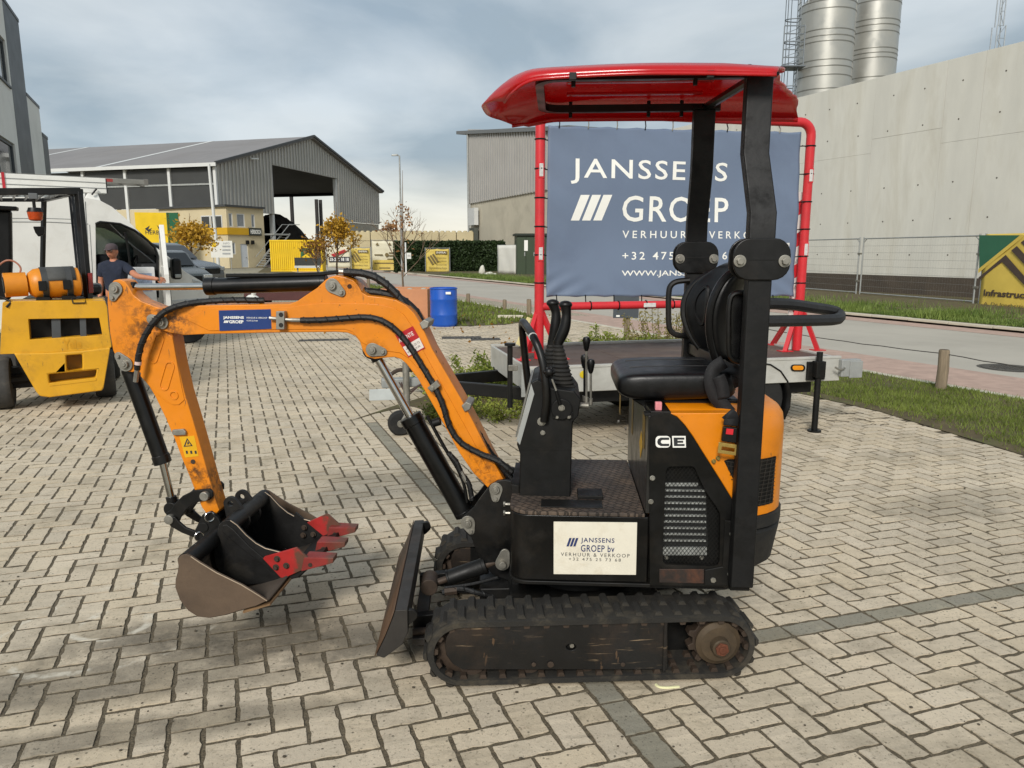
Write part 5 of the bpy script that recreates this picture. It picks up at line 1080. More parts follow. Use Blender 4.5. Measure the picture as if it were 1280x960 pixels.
# ---------------------------------------------------------------- narrow toothed bucket lying inside the wide one: a thing of its own
DB = thing('digging_bucket', 'narrow black toothed bucket with red side cutters lying inside the wide brown bucket', 'bucket', (.28, 3.0, 0), R(-3.5))
def digging_bucket():
    ya, yb = -.17, .21; BB = M('black_bucket', '#121110', .5, .2, var=.35, vs=6, dirt='#403a30', da=.6, ds=5, bump=.1, bs=40); REDB = M('worn_red', '#a01d1a', .55, var=.25, vs=8, dirt='#55382a', da=.95, ds=9)
    REDC = M('worn_red_cutter', '#a01f1c', .5, var=.2, vs=8, dirt='#6b2f24', da=.6, ds=9, worn=(HF.E(371,690,-.17).x, '#54392a'))
    REDT = M('worn_red_tooth', '#80251f', .55, var=.25, vs=9, dirt='#55382a', da=.9, ds=8, worn=(HF.E(392,704,-.17).x+.055, '#5d3a2c'))
    rim = [(273.5,657),(277,652.5),(282,650.3),(288,650.5),(296,656),(308,669),(320,679),(332,685.5),(348,689.5),(362,693),(392,704)]
    low = [(372,722),(350.5,727),(332,729.5),(304,731.5),(287.5,727.5),(277,720),(269.5,707),(267.8,692),(268.2,681),(271,669)]
    P = HF.P(rim+low, ya); n = len(rim)
    o = MB().prism(P, ya, ya+.012).build('bucket_side', BB, DB, bevel=.002, seg=1); MB().prism(P, yb-.012, yb).build('bucket_side', BB, DB, bevel=.002, seg=1)
    MB().prism(HF.P([(279,656),(284,655),(292,661),(312,682),(340,705),(356,716),(352,722),(330,706),(300,683),(278,664)], ya), ya-.006, ya).build('side_rib', BB, o, bevel=.003)
    sh = [P[n-1]]+P[n:]+[P[0]]; b = MB(); v = []
    for y in (ya+.012, yb-.012): v += [(x, y, z) for x, z in sh]
    k = len(sh); b.add(v, [(i, i+1, k+i+1, k+i) for i in range(k-1)]).build('bucket_shell', BB, DB, solid=.010)
    tx, tz = P[2][0]+.006, P[2][1]-.03
    MB().cyl((tx, ya+.012, tz), (tx, yb-.012, tz), .033, n=20).build('bucket_tube', BB, DB)
    MB().tube([(x, ya-.001, z) for x, z in P[3:n]], .0022, n=5).build('edge_wear', M('bare_edge', '#9b8a76', .4, .6), o)
    MB().tube([(x, yb-.014, z) for x, z in P[3:n]], .0022, n=5).build('edge_wear', M('bare_edge', '#9b8a76', .4, .6), o)
    for cpx, cy in (((289,629), -.03), ((303,620.5), .09)):
        a = HF.E(*cpx, cy); out = hull((a.x, a.z), .031, (a.x+.03, a.z-.075), .05); holed(MB(), out, [circ((a.x, a.z), .0125, 14)], cy-.009, cy+.009).build('bucket_ear', BB, DB, bevel=.003)
    # red bolt-on side cutters
    for off, px, bolts in ((ya, [(329,698),(331,695.5),(371,684),(394,705),(355,722.5),(351,721.5)], ((346.5,698.5),(345,709),(358,707))), (yb-.012, [(384,653),(408,642.2),(411,643),(429.5,659.5),(427.5,662.5),(409,673.5)], ((380.5,659.5),(379,669),(391.5,668)))):
        c = MB().prism(HF.P(px, off-.008), off-.012, off-.001).build('side_cutter', REDC, DB, bevel=.002)
        if off > 0: MB().prism(HF.P([(370,640),(384,652),(409,673),(400,684),(376,676),(362,660)], off), off-.006, off+.006).build('cutter_back', BB, c)
        for q in bolts: bolt(HF, q, off-.012, .0095, c, RUSTY)
    lx, lz = P[n-1]
    MB().hexa([(lx-.11,ya,lz-.05),(lx+.012,ya,lz-.008),(lx+.012,yb,lz-.008),(lx-.11,yb,lz-.05),(lx-.11,ya,lz-.036),(lx+.008,ya,lz+.008),(lx+.008,yb,lz+.008),(lx-.11,yb,lz-.036)]).build('lip_plate', BB, DB)
    for yy in (ya+.02, (ya+yb)/2, yb-.02):
        T = MB(); h = .035
        T.hexa([(lx-.05,yy-h,lz-.032),(lx+.085,yy-h*.8,lz+.006),(lx+.085,yy+h*.8,lz+.006),(lx-.05,yy+h,lz-.032),(lx-.035,yy-h,lz+.03),(lx+.088,yy-h*.8,lz+.029),(lx+.088,yy+h*.8,lz+.029),(lx-.035,yy+h,lz+.03)])
        t = T.build('bucket_tooth', REDT, DB, bevel=.003); MB().cyl((lx-.01, yy-.036, lz-.002), (lx-.01, yy+.036, lz-.002), .009, n=8).build('tooth_pin', RUSTY, t)
digging_bucket()
# ================================================================ forklift
YEL = M('yellow_paint', '#d59d1a', .4, var=.1, vs=3, dirt='#8f651c', da=.55, ds=4, coat=.15, bump=.06, bs=30, nicks=.8)
KF = Frame(-4.72, 7.42, 28)
def forklift():
    t = thing('forklift', 'yellow forklift truck seen from behind, parked at the left edge beside the white van', 'forklift', KF.o, KF.a)
    # upper counterweight with the three-slot opening
    band = KF.P([(3,378),(20,376.5),(60,376),(110,375.5),(131,376),(134,384),(136,410),(139.5,432),(139,434.5),(100,438.5),(60,441),(0,443)], 0)
    slots = [KF.P([(35.5,399),(124,397.5),(128,419),(37.5,424.5)], 0)]
    c = holed(MB(), band, slots, 0, .16).build('counterweight', YEL, t, bevel=.04, seg=4)
    xs0, xs1 = band[0][0], band[6][0]; zt, zb = band[2][1], band[10][1]
    MB().box(xs0-.02, xs1-.02, .16, .62, zb+.01, zt-.005).build('counterweight_body', YEL, c, bevel=.02)
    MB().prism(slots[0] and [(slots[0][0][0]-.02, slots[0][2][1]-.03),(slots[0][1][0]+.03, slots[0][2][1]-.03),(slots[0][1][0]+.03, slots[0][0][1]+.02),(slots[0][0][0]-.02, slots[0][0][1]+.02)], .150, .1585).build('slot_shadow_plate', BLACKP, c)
    for x0, x1 in ((64,75.5),(99.5,107.5)): MB().prism(KF.P([(x0,397),(x1,397),(x1+1,424),(x0+1,424)], .03), .03, .06).build('slot_bar', M('grey_bar', '#45484a', .6, var=.15), c, bevel=.004)
    low = KF.P([(17,441.5),(60,441),(100,438.5),(138,434),(129.5,485),(127.5,488.5),(62,497),(50,495.5),(45,490)], -.02)
    hole = KF.P([(82.5,444.5),(102.5,443),(103,462),(83.5,464)], -.02); slot = KF.P([(60.5,468),(121,462.5),(119,472.5),(62,479.5)], -.02)
    l = holed(MB(), low, [hole, slot], -.02, .14).build('lower_weight', YEL, t, bevel=.025, seg=3)
    lx0, lx1 = low[0][0]+.05, low[3][0]-.05; lz0 = low[6][1]
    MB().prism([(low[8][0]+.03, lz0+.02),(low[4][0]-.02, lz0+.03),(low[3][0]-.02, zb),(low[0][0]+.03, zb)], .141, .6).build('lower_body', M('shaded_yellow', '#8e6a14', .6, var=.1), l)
    MB().prism(KF.P([(60.5,479),(119.5,472),(121,474),(120.5,476),(62,483)], -.025), -.025, .0).build('slot_lip', YEL, l, bevel=.004)
    textpx(KF, 'Yale', 79, 102.5, 424.5, 436, -.004, M('raised_yellow', '#c98f12', .45, var=.05), c, bold=.03, depth=.004)
    # deck, engine cover, seat
    MB().box(xs0+.1, xs1-.1, .55, 1.35, .75, 1.12).build('engine_cover', BLACKP, t, bevel=.03)
    MB().box(xs0+.32, xs0+.85, .95, 1.4, 1.12, 1.24).build('seat', VINYL, t, bevel=.04); b = KF.P([(-14,262),(14,262),(15,330),(13,375),(-14,375)], .85); MB().prism(b, .85, .98).build('seat_backrest', VINYL, t, bevel=.035, seg=3)
    MB().prism(KF.P([(-20,256),(21,258),(21,263),(-20,262)], .7), .7, .9).build('headrest_plate', PLASTIC, t, bevel=.01)
    MB().box(xs0-.02, xs1+.02, .62, 2.1, .35, .6).build('chassis', BLACKP, t, bevel=.02); MB().box(xs0+.2, xs1-.2, 2.1, 2.25, .1, 1.2).build('mast', BLACKP, t, bevel=.01)
    # overhead guard
    def bar(p, q, r, nm='guard_post'): return MB().tube([KF.E(*p), KF.E(*q)], r, n=4).build(nm, BLACKG, t, bevel=.006, smooth=30)
    bar((98,240,.55), (111,378,.35), .045); bar((89,245,.9), (102,370,.55), .03); bar((55,250,2.1), (53,345,2.1), .032); bar((-28,250,.35), (-20,378,.25), .04)
    bar((-40,240,.5), (101,239,.55), .05, 'guard_beam'); bar((101,239,.55), (55,250,2.1), .036, 'guard_beam'); bar((-40,240,.5), (-35,250,2.1), .036, 'guard_beam'); bar((56,250,2.1), (-40,250,2.1), .03, 'guard_beam')
    for x in (-20, 0, 20, 40, 60, 80): bar((x,238.5,.52), (x*.72+2,249.5,2.05), .016, 'guard_slat')
    # beacon, mirror, rear lamp
    q = KF.E(43.5, 264, .45); b = MB().lathe([(.058,.035),(.062,.02),(.075,-.008)], q, 'z', 18).build('beacon_cap', PLASTIC, t); MB().lathe([(.072,-.008),(.07,-.03),(.062,-.085),(.045,-.098),(0,-.1)], q, 'z', 18).build('beacon_lens', M('amber_lens', '#d2501a', .15, var=.2, vs=40, trans=.35, coat=.4), b); MB().lathe([(.03,-.015),(.028,-.07),(0,-.075)], q, 'z', 10).build('beacon_lamp', M('beacon_core', '#6b1d0b', .4), b)
    MB().tube([q+Vector((0,0,.035)), q+Vector((.0,0,.17))], .016).build('beacon_bracket', PLASTIC, b); MB().box(q.x-.04,q.x+.04,q.y-.03,q.y+.03,q.z+.12,q.z+.18).build('beacon_mount', M('mount_grey', '#5b5d5e', .6), b, bevel=.006)
    MB().prism(KF.P([(41,283),(56,283),(55,293),(48,296),(44,291)], 1.7), 1.7, 1.76).build('mirror', PLASTIC, t, bevel=.01)
    MB().prism(KF.P([(109.5,341.5),(115.5,341),(117,366),(111,367)], .33), .32, .40).build('rear_lamp', M('red_lens', '#7a1c1c', .25, coat=.4), t, bevel=.006)
    # rear wheels, front wheels
    TYRE = M('forklift_tyre', '#3d3c3a', .85, var=.15, vs=9, dirt='#6b665b', da=.5, ds=6, bump=.12, bs=50)
    def wheel(x, y, r, w):
        o = MB().lathe([(r*.55,-w/2),(r*.93,-w/2),(r*.985,-w/2+.02),(r,-w/2+.045),(r,w/2-.045),(r*.985,w/2-.02),(r*.93,w/2),(r*.55,w/2)], (x, y, r), 'x', 40).build('wheel', TYRE, t)
        MB().lathe([(r*.18,-w/2+.05),(r*.5,-w/2+.03),(r*.56,-w/2+.004),(r*.56,w/2-.004),(r*.5,w/2-.03),(r*.18,w/2-.05)], (x, y, r), 'x', 24).build('rim', YEL, o)
    a = KF.loc(ground(8, 512)); c2 = KF.loc(ground(136, 497)); wheel(a.x-.03, a.y+.10, .27, .2); wheel(c2.x-.02, c2.y+.1, .27, .2); wheel(a.x-.05, 1.95, .33, .26); wheel(c2.x-.0, 1.95, .33, .26)
    MB().tube([(a.x,.3,.3),(c2.x,.5,.3)], .05).build('steer_axle', BLACKP, t); MB().box(a.x+.05, c2.x-.1, .35, .5, .2, .42).build('axle_beam', BLACKP, t, bevel=.01)
    MB().tube([KF.E(-6,372,.1), KF.E(2,372,.06), KF.E(9,375,.03), KF.E(13,378,.01), KF.E(8,384,-.01)], .012, n=7, smooth=5).build('cable', PLASTIC, t)
forklift()
def gas_bottle():
    t = thing('gas_bottle', 'orange gas cylinder strapped on top of the yellow forklift', 'gas bottle', KF.o, KF.a)
    A = KF.E(36,355,.22); B_ = KF.E(101,352,.30); d = (B_-A).normalized(); L = (B_-A).length; r = .155; GO = M('gas_orange', '#d5841a', .42, var=.08, vs=5, dirt='#8a5a20', da=.4, ds=6)
    def along(prof, name, mat, par, n=28):
        a = d.orthogonal().normalized(); b = d.cross(a); vs = []
        for rr, h in prof:
            for k in range(n): th = 2*math.pi*k/n; vs.append(A+d*h+a*math.cos(th)*rr+b*math.sin(th)*rr)
        m = len(prof); m_ = MB().add(vs, [(i*n+k,i*n+(k+1)%n,(i+1)*n+(k+1)%n,(i+1)*n+k) for i in range(m-1) for k in range(n)]+[tuple(range(n)), tuple(range((m-1)*n,m*n))]); return m_.build(name, mat, par)
    c = along([(.06,-.02),(.11,.0),(r*.95,.05),(r,.09),(r,L-.07),(r*.94,L-.02),(.09,L)], 'cylinder', GO, t)
    along([(r*.55,-.21),(r*.78,-.21),(r*.78,-.02),(r*.55,-.02)], 'valve_guard', GO, t); along([(r*.52,-.218),(r*.52,-.205)], 'guard_opening', BLACKP, c); along([(.03,-.2),(.03,-.03)], 'valve', M('valve_brass', '#8b7a4c', .4, .7), c)
    for h in (.13, L-.12):
        along([(r+.004,h-.028),(r+.010,h-.026),(r+.010,h+.026),(r+.004,h+.028)], 'strap', M('strap_grey', '#3b3c3c', .6, var=.2), t)
        q = A+d*h+Vector((0,-r-.012,-.02)); MB().box(q.x-.035,q.x+.035,q.y-.012,q.y+.012,q.z-.05,q.z+.05).build('strap_buckle', PLASTIC, c, bevel=.006)
    # dark rubber sheet over its upper half
    vs = []; n = 14; up = Vector((0,0,1)); sd = d.cross(up).normalized()
    for h in (.10, L-.06):
        for k in range(n+1): th = R(5+165*k/n); vs.append(A+d*h+(sd*-math.cos(th)+up*math.sin(th))*(r+.006))
    MB().add(vs, [(k,k+1,n+1+k+1,n+1+k) for k in range(n)]).build('cover_sheet', M('rubber_sheet', '#4a4a48', .8, var=.15, vs=6), t, solid=.006)
    MB().tube([A+d*-.1+Vector((0,0,.05)), KF.E(26,336,.2), KF.E(18,327,.2), KF.E(7,326,.2), KF.E(-4,334,.25), KF.E(-16,345,.3)], .009, n=7, smooth=6).build('gas_hose', M('pink_hose', '#a8715c', .5), t)
    for s in (.12, L-.12): q = A+d*s; MB().box(q.x-.06,q.x+.06,q.y-.15,q.y+.15,KF.E(60,376,.1).z-.002,q.z-r+.02).build('cradle', BLACKP, t)
    q = KF.E(98.5, 375, -.0); MB().tube([q+Vector((-.06,0,.02)),q+Vector((.06,0,.02)),q+Vector((.055,-.01,-.03)),q+Vector((-.055,-.01,-.03)),q+Vector((-.06,0,.02))], .007, n=6).build('lift_ring', PLASTIC, t)
gas_bottle()
# ================================================================ white van
VF = Frame(-5.72, 13.05, 36)
def van():
    t = thing('white_van', 'white high-roof panel van with its driver door open and pipe carrier on the roof', 'van', VF.o, VF.a)
    W_ = 1.95; n_ = 0.0
    g = lambda *p: VF.P(p, 0)
    side = g((-260,247),(60,246),(106,247),(124,250),(140,258.5),(156,272),(176,292),(196,310),(212,322),(232,340),(250,350.5),(258,356),(261,366),(260.5,384),(258,398),(250,404)); zb = VF.E(200, 402, 0).z
    xw = 0.0; side += [(.42, zb)]
    arch = [(xw+.40*math.cos(a), .34+.40*math.sin(a)) for a in [R(10+16*i) for i in range(11)]]
    body = side+[(xw+.40, zb)]+[p for p in arch if p[1] > zb]+[(xw-.40, zb)]
    x_rear = side[0][0]; xr = xw-3.6; arch2 = [(xr+.40*math.cos(a), .34+.40*math.sin(a)) for a in [R(10+16*i) for i in range(11)]]
    if xr-.4 > x_rear: body += [(xr+.40, zb)]+[p for p in arch2 if p[1] > zb]+[(xr-.40, zb)]
    body += [(x_rear, zb)]
    # opening of the cab: window and doorway in one, right through at window height
    door = g((119.5,280),(125,277.5),(150,280),(168,288),(184,300),(193,309),(197,320),(197,372),(192,396),(150,398),(124,392),(120.5,372))
    win = g((121,281),(126,279),(150,281),(168,289),(184,301),(192,309),(193,334),(124,336))
    near = holed(MB(), body, [door], 0, .05).build('body_side', WHITE, t, bevel=.015, seg=2)
    holed(MB(), body, [win], W_-.05, W_).build('body_side', WHITE, t, bevel=.015, seg=2)
    b = MB(); k = len(body); v = [(x, .05, z) for x, z in body]+[(x, W_-.05, z) for x, z in body]
    b.add(v, [(i,(i+1)%k,(i+1)%k+k,i+k) for i in range(k)]).build('body_shell', WHITE, t, smooth=30)
    # bulkhead behind the seats, floor, dash, seat, wheel
    xbk = door[0][0]-.02; DK = M('cab_dark', '#26282a', .7, var=.2)
    MB().box(xbk-.08, xbk-.02, .05, W_-.05, zb, body[2][1]-.1).build('bulkhead', M('bulkhead_grey', '#55585a', .7), t); MB().box(xbk, .35, .05, W_-.05, zb, zb+.08).build('cab_floor', DK, t)
    dx = VF.E(199, 350, 0).x; MB().box(dx-.25, dx+.2, .12, W_-.06, zb+.35, win[-2][1]+.06).build('dashboard', DK, t, bevel=.05)
    MB().box(xbk+.1, xbk+.6, .25, .75, zb+.3, zb+.55).build('cab_seat', DK, t, bevel=.05); MB().box(xbk+.05, xbk+.2, .25, .75, zb+.5, zb+1.15).build('cab_seat_back', DK, t, bevel=.05); MB().box(xbk+.1, xbk+.6, 1.0, 1.8, zb+.3, zb+.55).build('cab_seat', DK, t, bevel=.05); MB().box(xbk+.05, xbk+.2, 1.0, 1.8, zb+.5, zb+1.05).build('cab_seat_back', DK, t, bevel=.05)
    sw = [(dx-.3+.06*math.sin(a), .5+.19*math.cos(a), zb+.95+.17*math.sin(a)) for a in [2*math.pi*i/20 for i in range(21)]]; MB().tube(sw, .018, n=6).build('steering_wheel', PLASTIC, t)
    MB().prism(win, .045, .052).build('door_glass', M('cab_glass', '#8fa0a0', .05, alpha=.25), t) if False else None
    MB().prism(win, W_-.03, W_-.024).build('far_window', M('cab_glass', '#5f7272', .05, trans=.8, spec=.8), t)
    # windscreen
    a = VF.E(159, 275, 0); c = VF.E(227, 336, 0); nn = Vector((a.z-c.z, 0, c.x-a.x)).normalized()*.012
    MB().hexa([(a.x,.16,a.z),(c.x,.1,c.z),(c.x,W_-.1,c.z),(a.x,W_-.16,a.z),(a.x+nn.x,.16,a.z+nn.z),(c.x+nn.x,.1,c.z+nn.z),(c.x+nn.x,W_-.1,c.z+nn.z),(a.x+nn.x,W_-.16,a.z+nn.z)]).build('windscreen', GLASS, t)
    # seams, door frame trim
    SEAM = M('panel_gap', '#7d7f7e', .7, var=.05)
    def seam(pts, w=.007, mat=SEAM): MB().tube([(x, -.001, z) for x, z in VF.P(pts, 0)], w, n=5).build('panel_seam', mat, t)
    seam([(-200,276.5),(60,277.5),(110,280)]); seam([(-200,272.5),(60,273),(90,274)], .005); seam([(106.5,252),(108,280),(111,330),(112,398)]); seam([(12,262),(12,277),(12,400)]); seam([(112,281),(115,330),(117,398)], .005)
    fr = VF.P([(119.5,280),(125,277.5),(150,280),(168,288),(184,300),(193,309),(197,320),(197,372)], 0); MB().tube([(x, -.002, z) for x, z in fr], .022, n=6).build('door_seal', PLASTIC, t)
    MB().tube([(x, .04, z) for x, z in VF.P([(156,290),(160,310),(163,334)], .04)], .02, n=5).build('quarter_bar', PLASTIC, t)
    # front: headlamp, bumper, bonnet line
    MB().prism(VF.P([(240,349),(252,352),(257,359),(250,362),(243,358)], -.01), -.012, .3).build('headlight', M('lamp_glass', '#b9bcbc', .1, .3, var=.2, vs=20, coat=.5), t, bevel=.01)
    MB().prism(VF.P([(204,376),(262,372),(262,392),(252,402),(245,402)], -.012), -.015, W_+.015).build('bumper', M('bumper_grey', '#b9bab7', .6, var=.1), t, bevel=.02)
    # wheels
    TY = M('van_tyre', '#242424', .85, var=.2, bump=.1)
    for x in (xw, xr):
        for y, sgn in ((.02, -1), (W_-.26, 1)):
            o = MB().lathe([(.19,0),(.31,0),(.335,.03),(.335,.20),(.31,.23),(.19,.23)], (x, y, .335), 'y', 32).build('wheel', TY, t); MB().lathe([(0,.03),(.05,.02),(.1,.05),(.17,.03),(.195,.01),(.195,.22),(0,.2)], (x, y, .335), 'y', 24).build('rim', GREYS, o)
    # open door, hinged at its front edge and swung towards the camera, with mirror
    hz = VF.E(203, 330, 0); pl = [(0,zb+.02),(-1.02,zb+.02),(-1.06,1.25),(-1.0,1.33),(-.72,VF.E(150,280,0).z-.02),(-.35,VF.E(172,292,0).z-.02),(0,1.5)]
    ddir = (VF.loc((0,0,0))-Vector((hz.x, 0, 0))); ang = math.atan2(-ddir.y, -ddir.x)+R(2.5)
    D = bpy.data.objects.new('driver_door', None); COL.objects.link(D); D.parent = t; D.location = (hz.x, -.01, 0); D.rotation_euler.z = ang
    dw = [(-.1,1.36),(-.98,1.36),(-.72,VF.E(150,280,0).z-.08),(-.36,VF.E(172,292,0).z-.08)]
    holed(MB(), pl, [dw], -.035, .035).build('door_panel', WHITE, D, bevel=.012); MB().prism([(-.9,zb+.15),(-.15,zb+.15),(-.15,1.2),(-.95,1.2)], -.05, -.036).build('door_lining', M('door_lining', '#4a4c4d', .7), D, bevel=.01); MB().prism(dw, -.004, .004).build('door_glass', M('cab_glass', '#5f7272', .05), D)
    m = VF.E(219, 335, -.15); mh = MB().box(m.x-.08, m.x+.07, -.33, -.10, m.z-.19, m.z+.17).build('door_mirror', PLASTIC, t, bevel=.05); mh.modifiers['b'].segments = 4
    MB().tube([(m.x, -.1, m.z), (m.x-.05, .0, m.z-.02)], .03).build('mirror_arm', PLASTIC, mh); MB().box(m.x-.05, m.x+.05, -.345, -.32, m.z-.16, m.z-.10).build('mirror_trim', GREYS, mh, bevel=.01)
    # roof: pipe carrier and feet
    p0 = VF.E(-60, 229, .5); p1 = VF.E(132.5, 238, .5); zc = VF.E(130, 233, .5).z; c = MB().box(p0.x-2, p1.x, .42, .62, zc-.12, zc+.125).build('pipe_carrier', WHITE, t, bevel=.01); MB().box(p1.x+.001, p1.x+.012, .42, .62, zc-.11, zc+.115).build('carrier_cap', PLASTIC, c)
    for dz in (-.04, .05): MB().box(p0.x-2, p1.x-.01, .4145, .4185, zc+dz-.006, zc+dz+.006).build('carrier_groove', SEAM, c)
    for px_ in (116, -30): q = VF.E(px_, 244, .5); MB().hexa([(q.x-.16,.4,q.z-.1),(q.x+.1,.4,q.z-.1),(q.x+.1,.6,q.z-.1),(q.x-.16,.6,q.z-.1),(q.x-.06,.44,q.z+.06),(q.x+.06,.44,q.z+.06),(q.x+.06,.56,q.z+.06),(q.x-.06,.56,q.z+.06)]).build('rack_foot', WHITE, t, bevel=.01); MB().cyl((q.x-.03,.38,q.z+.0),(q.x+.05,.38,q.z+.1),.014).build('rack_clamp', PLASTIC, t)
    q = VF.E(4, 224, .4); MB().box(q.x-.02,q.x+.02,.405,.412,zc-.13,zc+.14).build('red_strap', M('strap_red', '#b01f2b', .6), c)
    return zc
vz = van()
def ladder():
    t = thing('ladder', 'aluminium ladder lying on the roof of the white van', 'ladder', VF.o, VF.a); AL = M('ladder_alu', '#8f8d86', .45, .6, var=.15, vs=8, dirt='#6d6a60', da=.4)
    x1 = VF.E(182, 226, .95).x; x0 = x1-5.2; z = VF.E(182, 229, .95).z
    for y in (.78, 1.14): MB().box(x0, x1, y, y+.03, z-.04, z+.045).build('rail', AL, t, bevel=.005)
    for k in range(18): x = x1-.12-k*.28; MB().cyl((x,.80,z),(x,1.15,z),.018,n=8).build('rung', AL, t)
    for k in range(2): MB().box(x1-.06, x1+.012, .775+.36*k, .815+.36*k, z-.05, z+.055).build('end_shoe', M('shoe_grey', '#6f6c66', .7), t, bevel=.006)
    MB().box(x1-.75, x1-.55, .777, .7795, z-.02, z+.03).build('ladder_sticker', M('sticker_red', '#9a3a35', .5), t)
    for y in (.79, 1.15): MB().box(x1-1.3, x1-1.25, y-.02, y+.02, VF.E(60,246,.9).z-.1, z-.04).build('ladder_support', AL, t); MB().box(x1-4.2, x1-4.15, y-.02, y+.02, VF.E(60,246,.9).z-.1, z-.04).build('ladder_support', AL, t)
ladder()
# ================================================================ the man by the van door
def person():
    p = at(143, 330, 11.9); t = thing('person', 'man in dark navy t-shirt, cap and glasses standing at the open van door', 'person', (p.x, 11.9, 0), 0)
    SK = M('skin', '#b4775a', .55, var=.12, vs=14, sub=.08); NV = M('navy_tshirt', '#1b2233', .9, var=.2, vs=9, bump=.25, bs=25); TR_ = M('work_trousers', '#2b2d31', .9, var=.2, vs=8, bump=.2, bs=20)
    def skin(name, joints, edges, mat, root=0, lev=2, par=None):
        me = bpy.data.meshes.new(name); me.from_pydata([j[0] for j in joints], edges, []); o = bpy.data.objects.new(name, me); COL.objects.link(o); o.parent = par or t; me.materials.append(mat)
        o.modifiers.new('k', 'SKIN'); 
        for d, j in zip(me.skin_vertices[0].data, joints): r = j[1]; d.radius = r if hasattr(r, '__len__') else (r, r)
        me.skin_vertices[0].data[root].use_root = True; m = o.modifiers.new('u', 'SUBSURF'); m.levels = m.render_levels = lev; return o
    zt = at(140, 305, 11.9).z; s = zt/1.80
    hand = VF.wld((0,0,0)); hd = at(199, 349, 11.6)-Vector((p.x, 11.9, 0))
    S = lambda x, y, z: (x*s, y*s, z*s)
    el = Vector(S(.22,-.12,1.44)).lerp(Vector((hd.x, hd.y, hd.z)), .42)+Vector((0,-.06,-.07))
    ha = (hd.x, hd.y, hd.z)
    J = [(S(0,0,.95), (.15,.12)), (S(0,-.01,1.12), (.16,.12)), (S(.0,-.01,1.30), (.175,.13)), (S(.0,0,1.45), (.09,.07)), (S(0,-.01,1.55), (.05,.055)), (S(0,-.03,1.60), .05),
         (S(-.20,0,1.43), .066), (S(-.26,.02,1.18), .047), (S(-.25,-.07,.95), .034), (S(-.25,-.10,.86), (.022,.038)),
         (S(.19,-.02,1.42), .066), (tuple(el), .047), (tuple(el.lerp(Vector(ha), .85)), .033), (ha, (.036,.022)),
         (S(-.10,0,.88), .09), (S(-.12,-.01,.5), .062), (S(-.13,.02,.09), .043), (S(-.13,-.12,.04), (.042,.03)),
         (S(.10,0,.88), .09), (S(.12,-.01,.5), .062), (S(.14,.02,.09), .043), (S(.15,-.12,.04), (.042,.03))]
    E_ = [(0,1),(1,2),(2,3),(3,4),(4,5),(3,6),(6,7),(7,8),(8,9),(3,10),(10,11),(11,12),(12,13),(0,14),(14,15),(15,16),(16,17),(0,18),(18,19),(19,20),(20,21)]
    skin('body', J, E_, SK)
    sh = [(S(0,0,.93), (.165,.135)), (S(0,-.01,1.12), (.178,.14)), (S(.0,-.01,1.30), (.197,.152)), (S(.0,0,1.45), (.155,.13)), (S(0,-.008,1.565), (.08,.078)), (S(-.205,0,1.43), .077), (S(-.25,.02,1.24), .067), (S(.195,-.02,1.42), .077), (tuple(Vector(S(.19,-.02,1.42)).lerp(el, .72)), .067)]
    skin('t_shirt', sh, [(0,1),(1,2),(2,3),(3,4),(3,5),(5,6),(3,7),(7,8)], NV)
    tr = [(S(0,0,.95), (.168,.138)), (S(-.10,0,.86), .105), (S(-.12,-.01,.5), .078), (S(-.13,.02,.10), .062), (S(.10,0,.86), .105), (S(.12,-.01,.5), .078), (S(.14,.02,.10), .062)]
    skin('trousers', tr, [(0,1),(1,2),(2,3),(0,4),(4,5),(5,6)], TR_)
    for x in (-.13, .145): MB().ell(S(x,-.05,.045), (.055,.14,.05), 12, 8).build('shoe', PLASTIC, t)
    # fingers of both hands
    for base, dirn in ((Vector(S(-.25,-.10,.86)), Vector((-.05,-.15,-1))), (Vector(ha), Vector((1,.1,-.15)))):
        dirn.normalize(); sd = dirn.cross(Vector((0,1,.2))).normalized()
        for k in range(4):
            q = base+sd*(k-1.5)*.021+dirn*.015; L = (.062,.075,.07,.055)[k]; c = Vector((0,.6,-.35)) if dirn.x > .5 else Vector((.1,-.4,0))
            MB().tube([q, q+dirn*L*.5, q+dirn*L*.85+c*.02, q+dirn*L+c*.045], .0095, n=7, rad=lambda u: .0105-.003*u).build('finger', SK, t)
        q = base-dirn*.02+sd*-.035; MB().tube([q, q+dirn*.03-sd*.02, q+dirn*.06-sd*.022], .011, n=7).build('thumb', SK, t)
    # head
    hc = Vector(S(.0,-.04,1.675)); h = MB()
    n, m = 24, 18; vs = []
    for j in range(m+1):
        for i in range(n):
            th, ph = 2*math.pi*i/n, math.pi*j/m; x, y, z = math.sin(ph)*math.cos(th), math.sin(ph)*math.sin(th), math.cos(ph)
            w = .078*(1-.16*max(0,-z)**1.2); d = .098; yy = y*d
            if y < 0 and z < -.1: yy *= 1-.12*max(0,-z)
            if y < -.6: yy -= .018*max(0,1-abs(x)*5.5)*max(0,1-abs(z+.12)*4.2); yy += .010*max(0,1-abs(abs(x)-.38)*5)*max(0,1-abs(z-.08)*7)
            if y < -.5: yy -= .006*max(0,1-abs(z+.48)*9)*(abs(x) < .4)
            vs.append(hc+Vector((x*w, yy, z*.118)))
    h.add(vs, [(j*n+i,(j+1)*n+i,(j+1)*n+(i+1)%n,j*n+(i+1)%n) for j in range(m) for i in range(n)]); hd_ = h.build('head', SK, t)
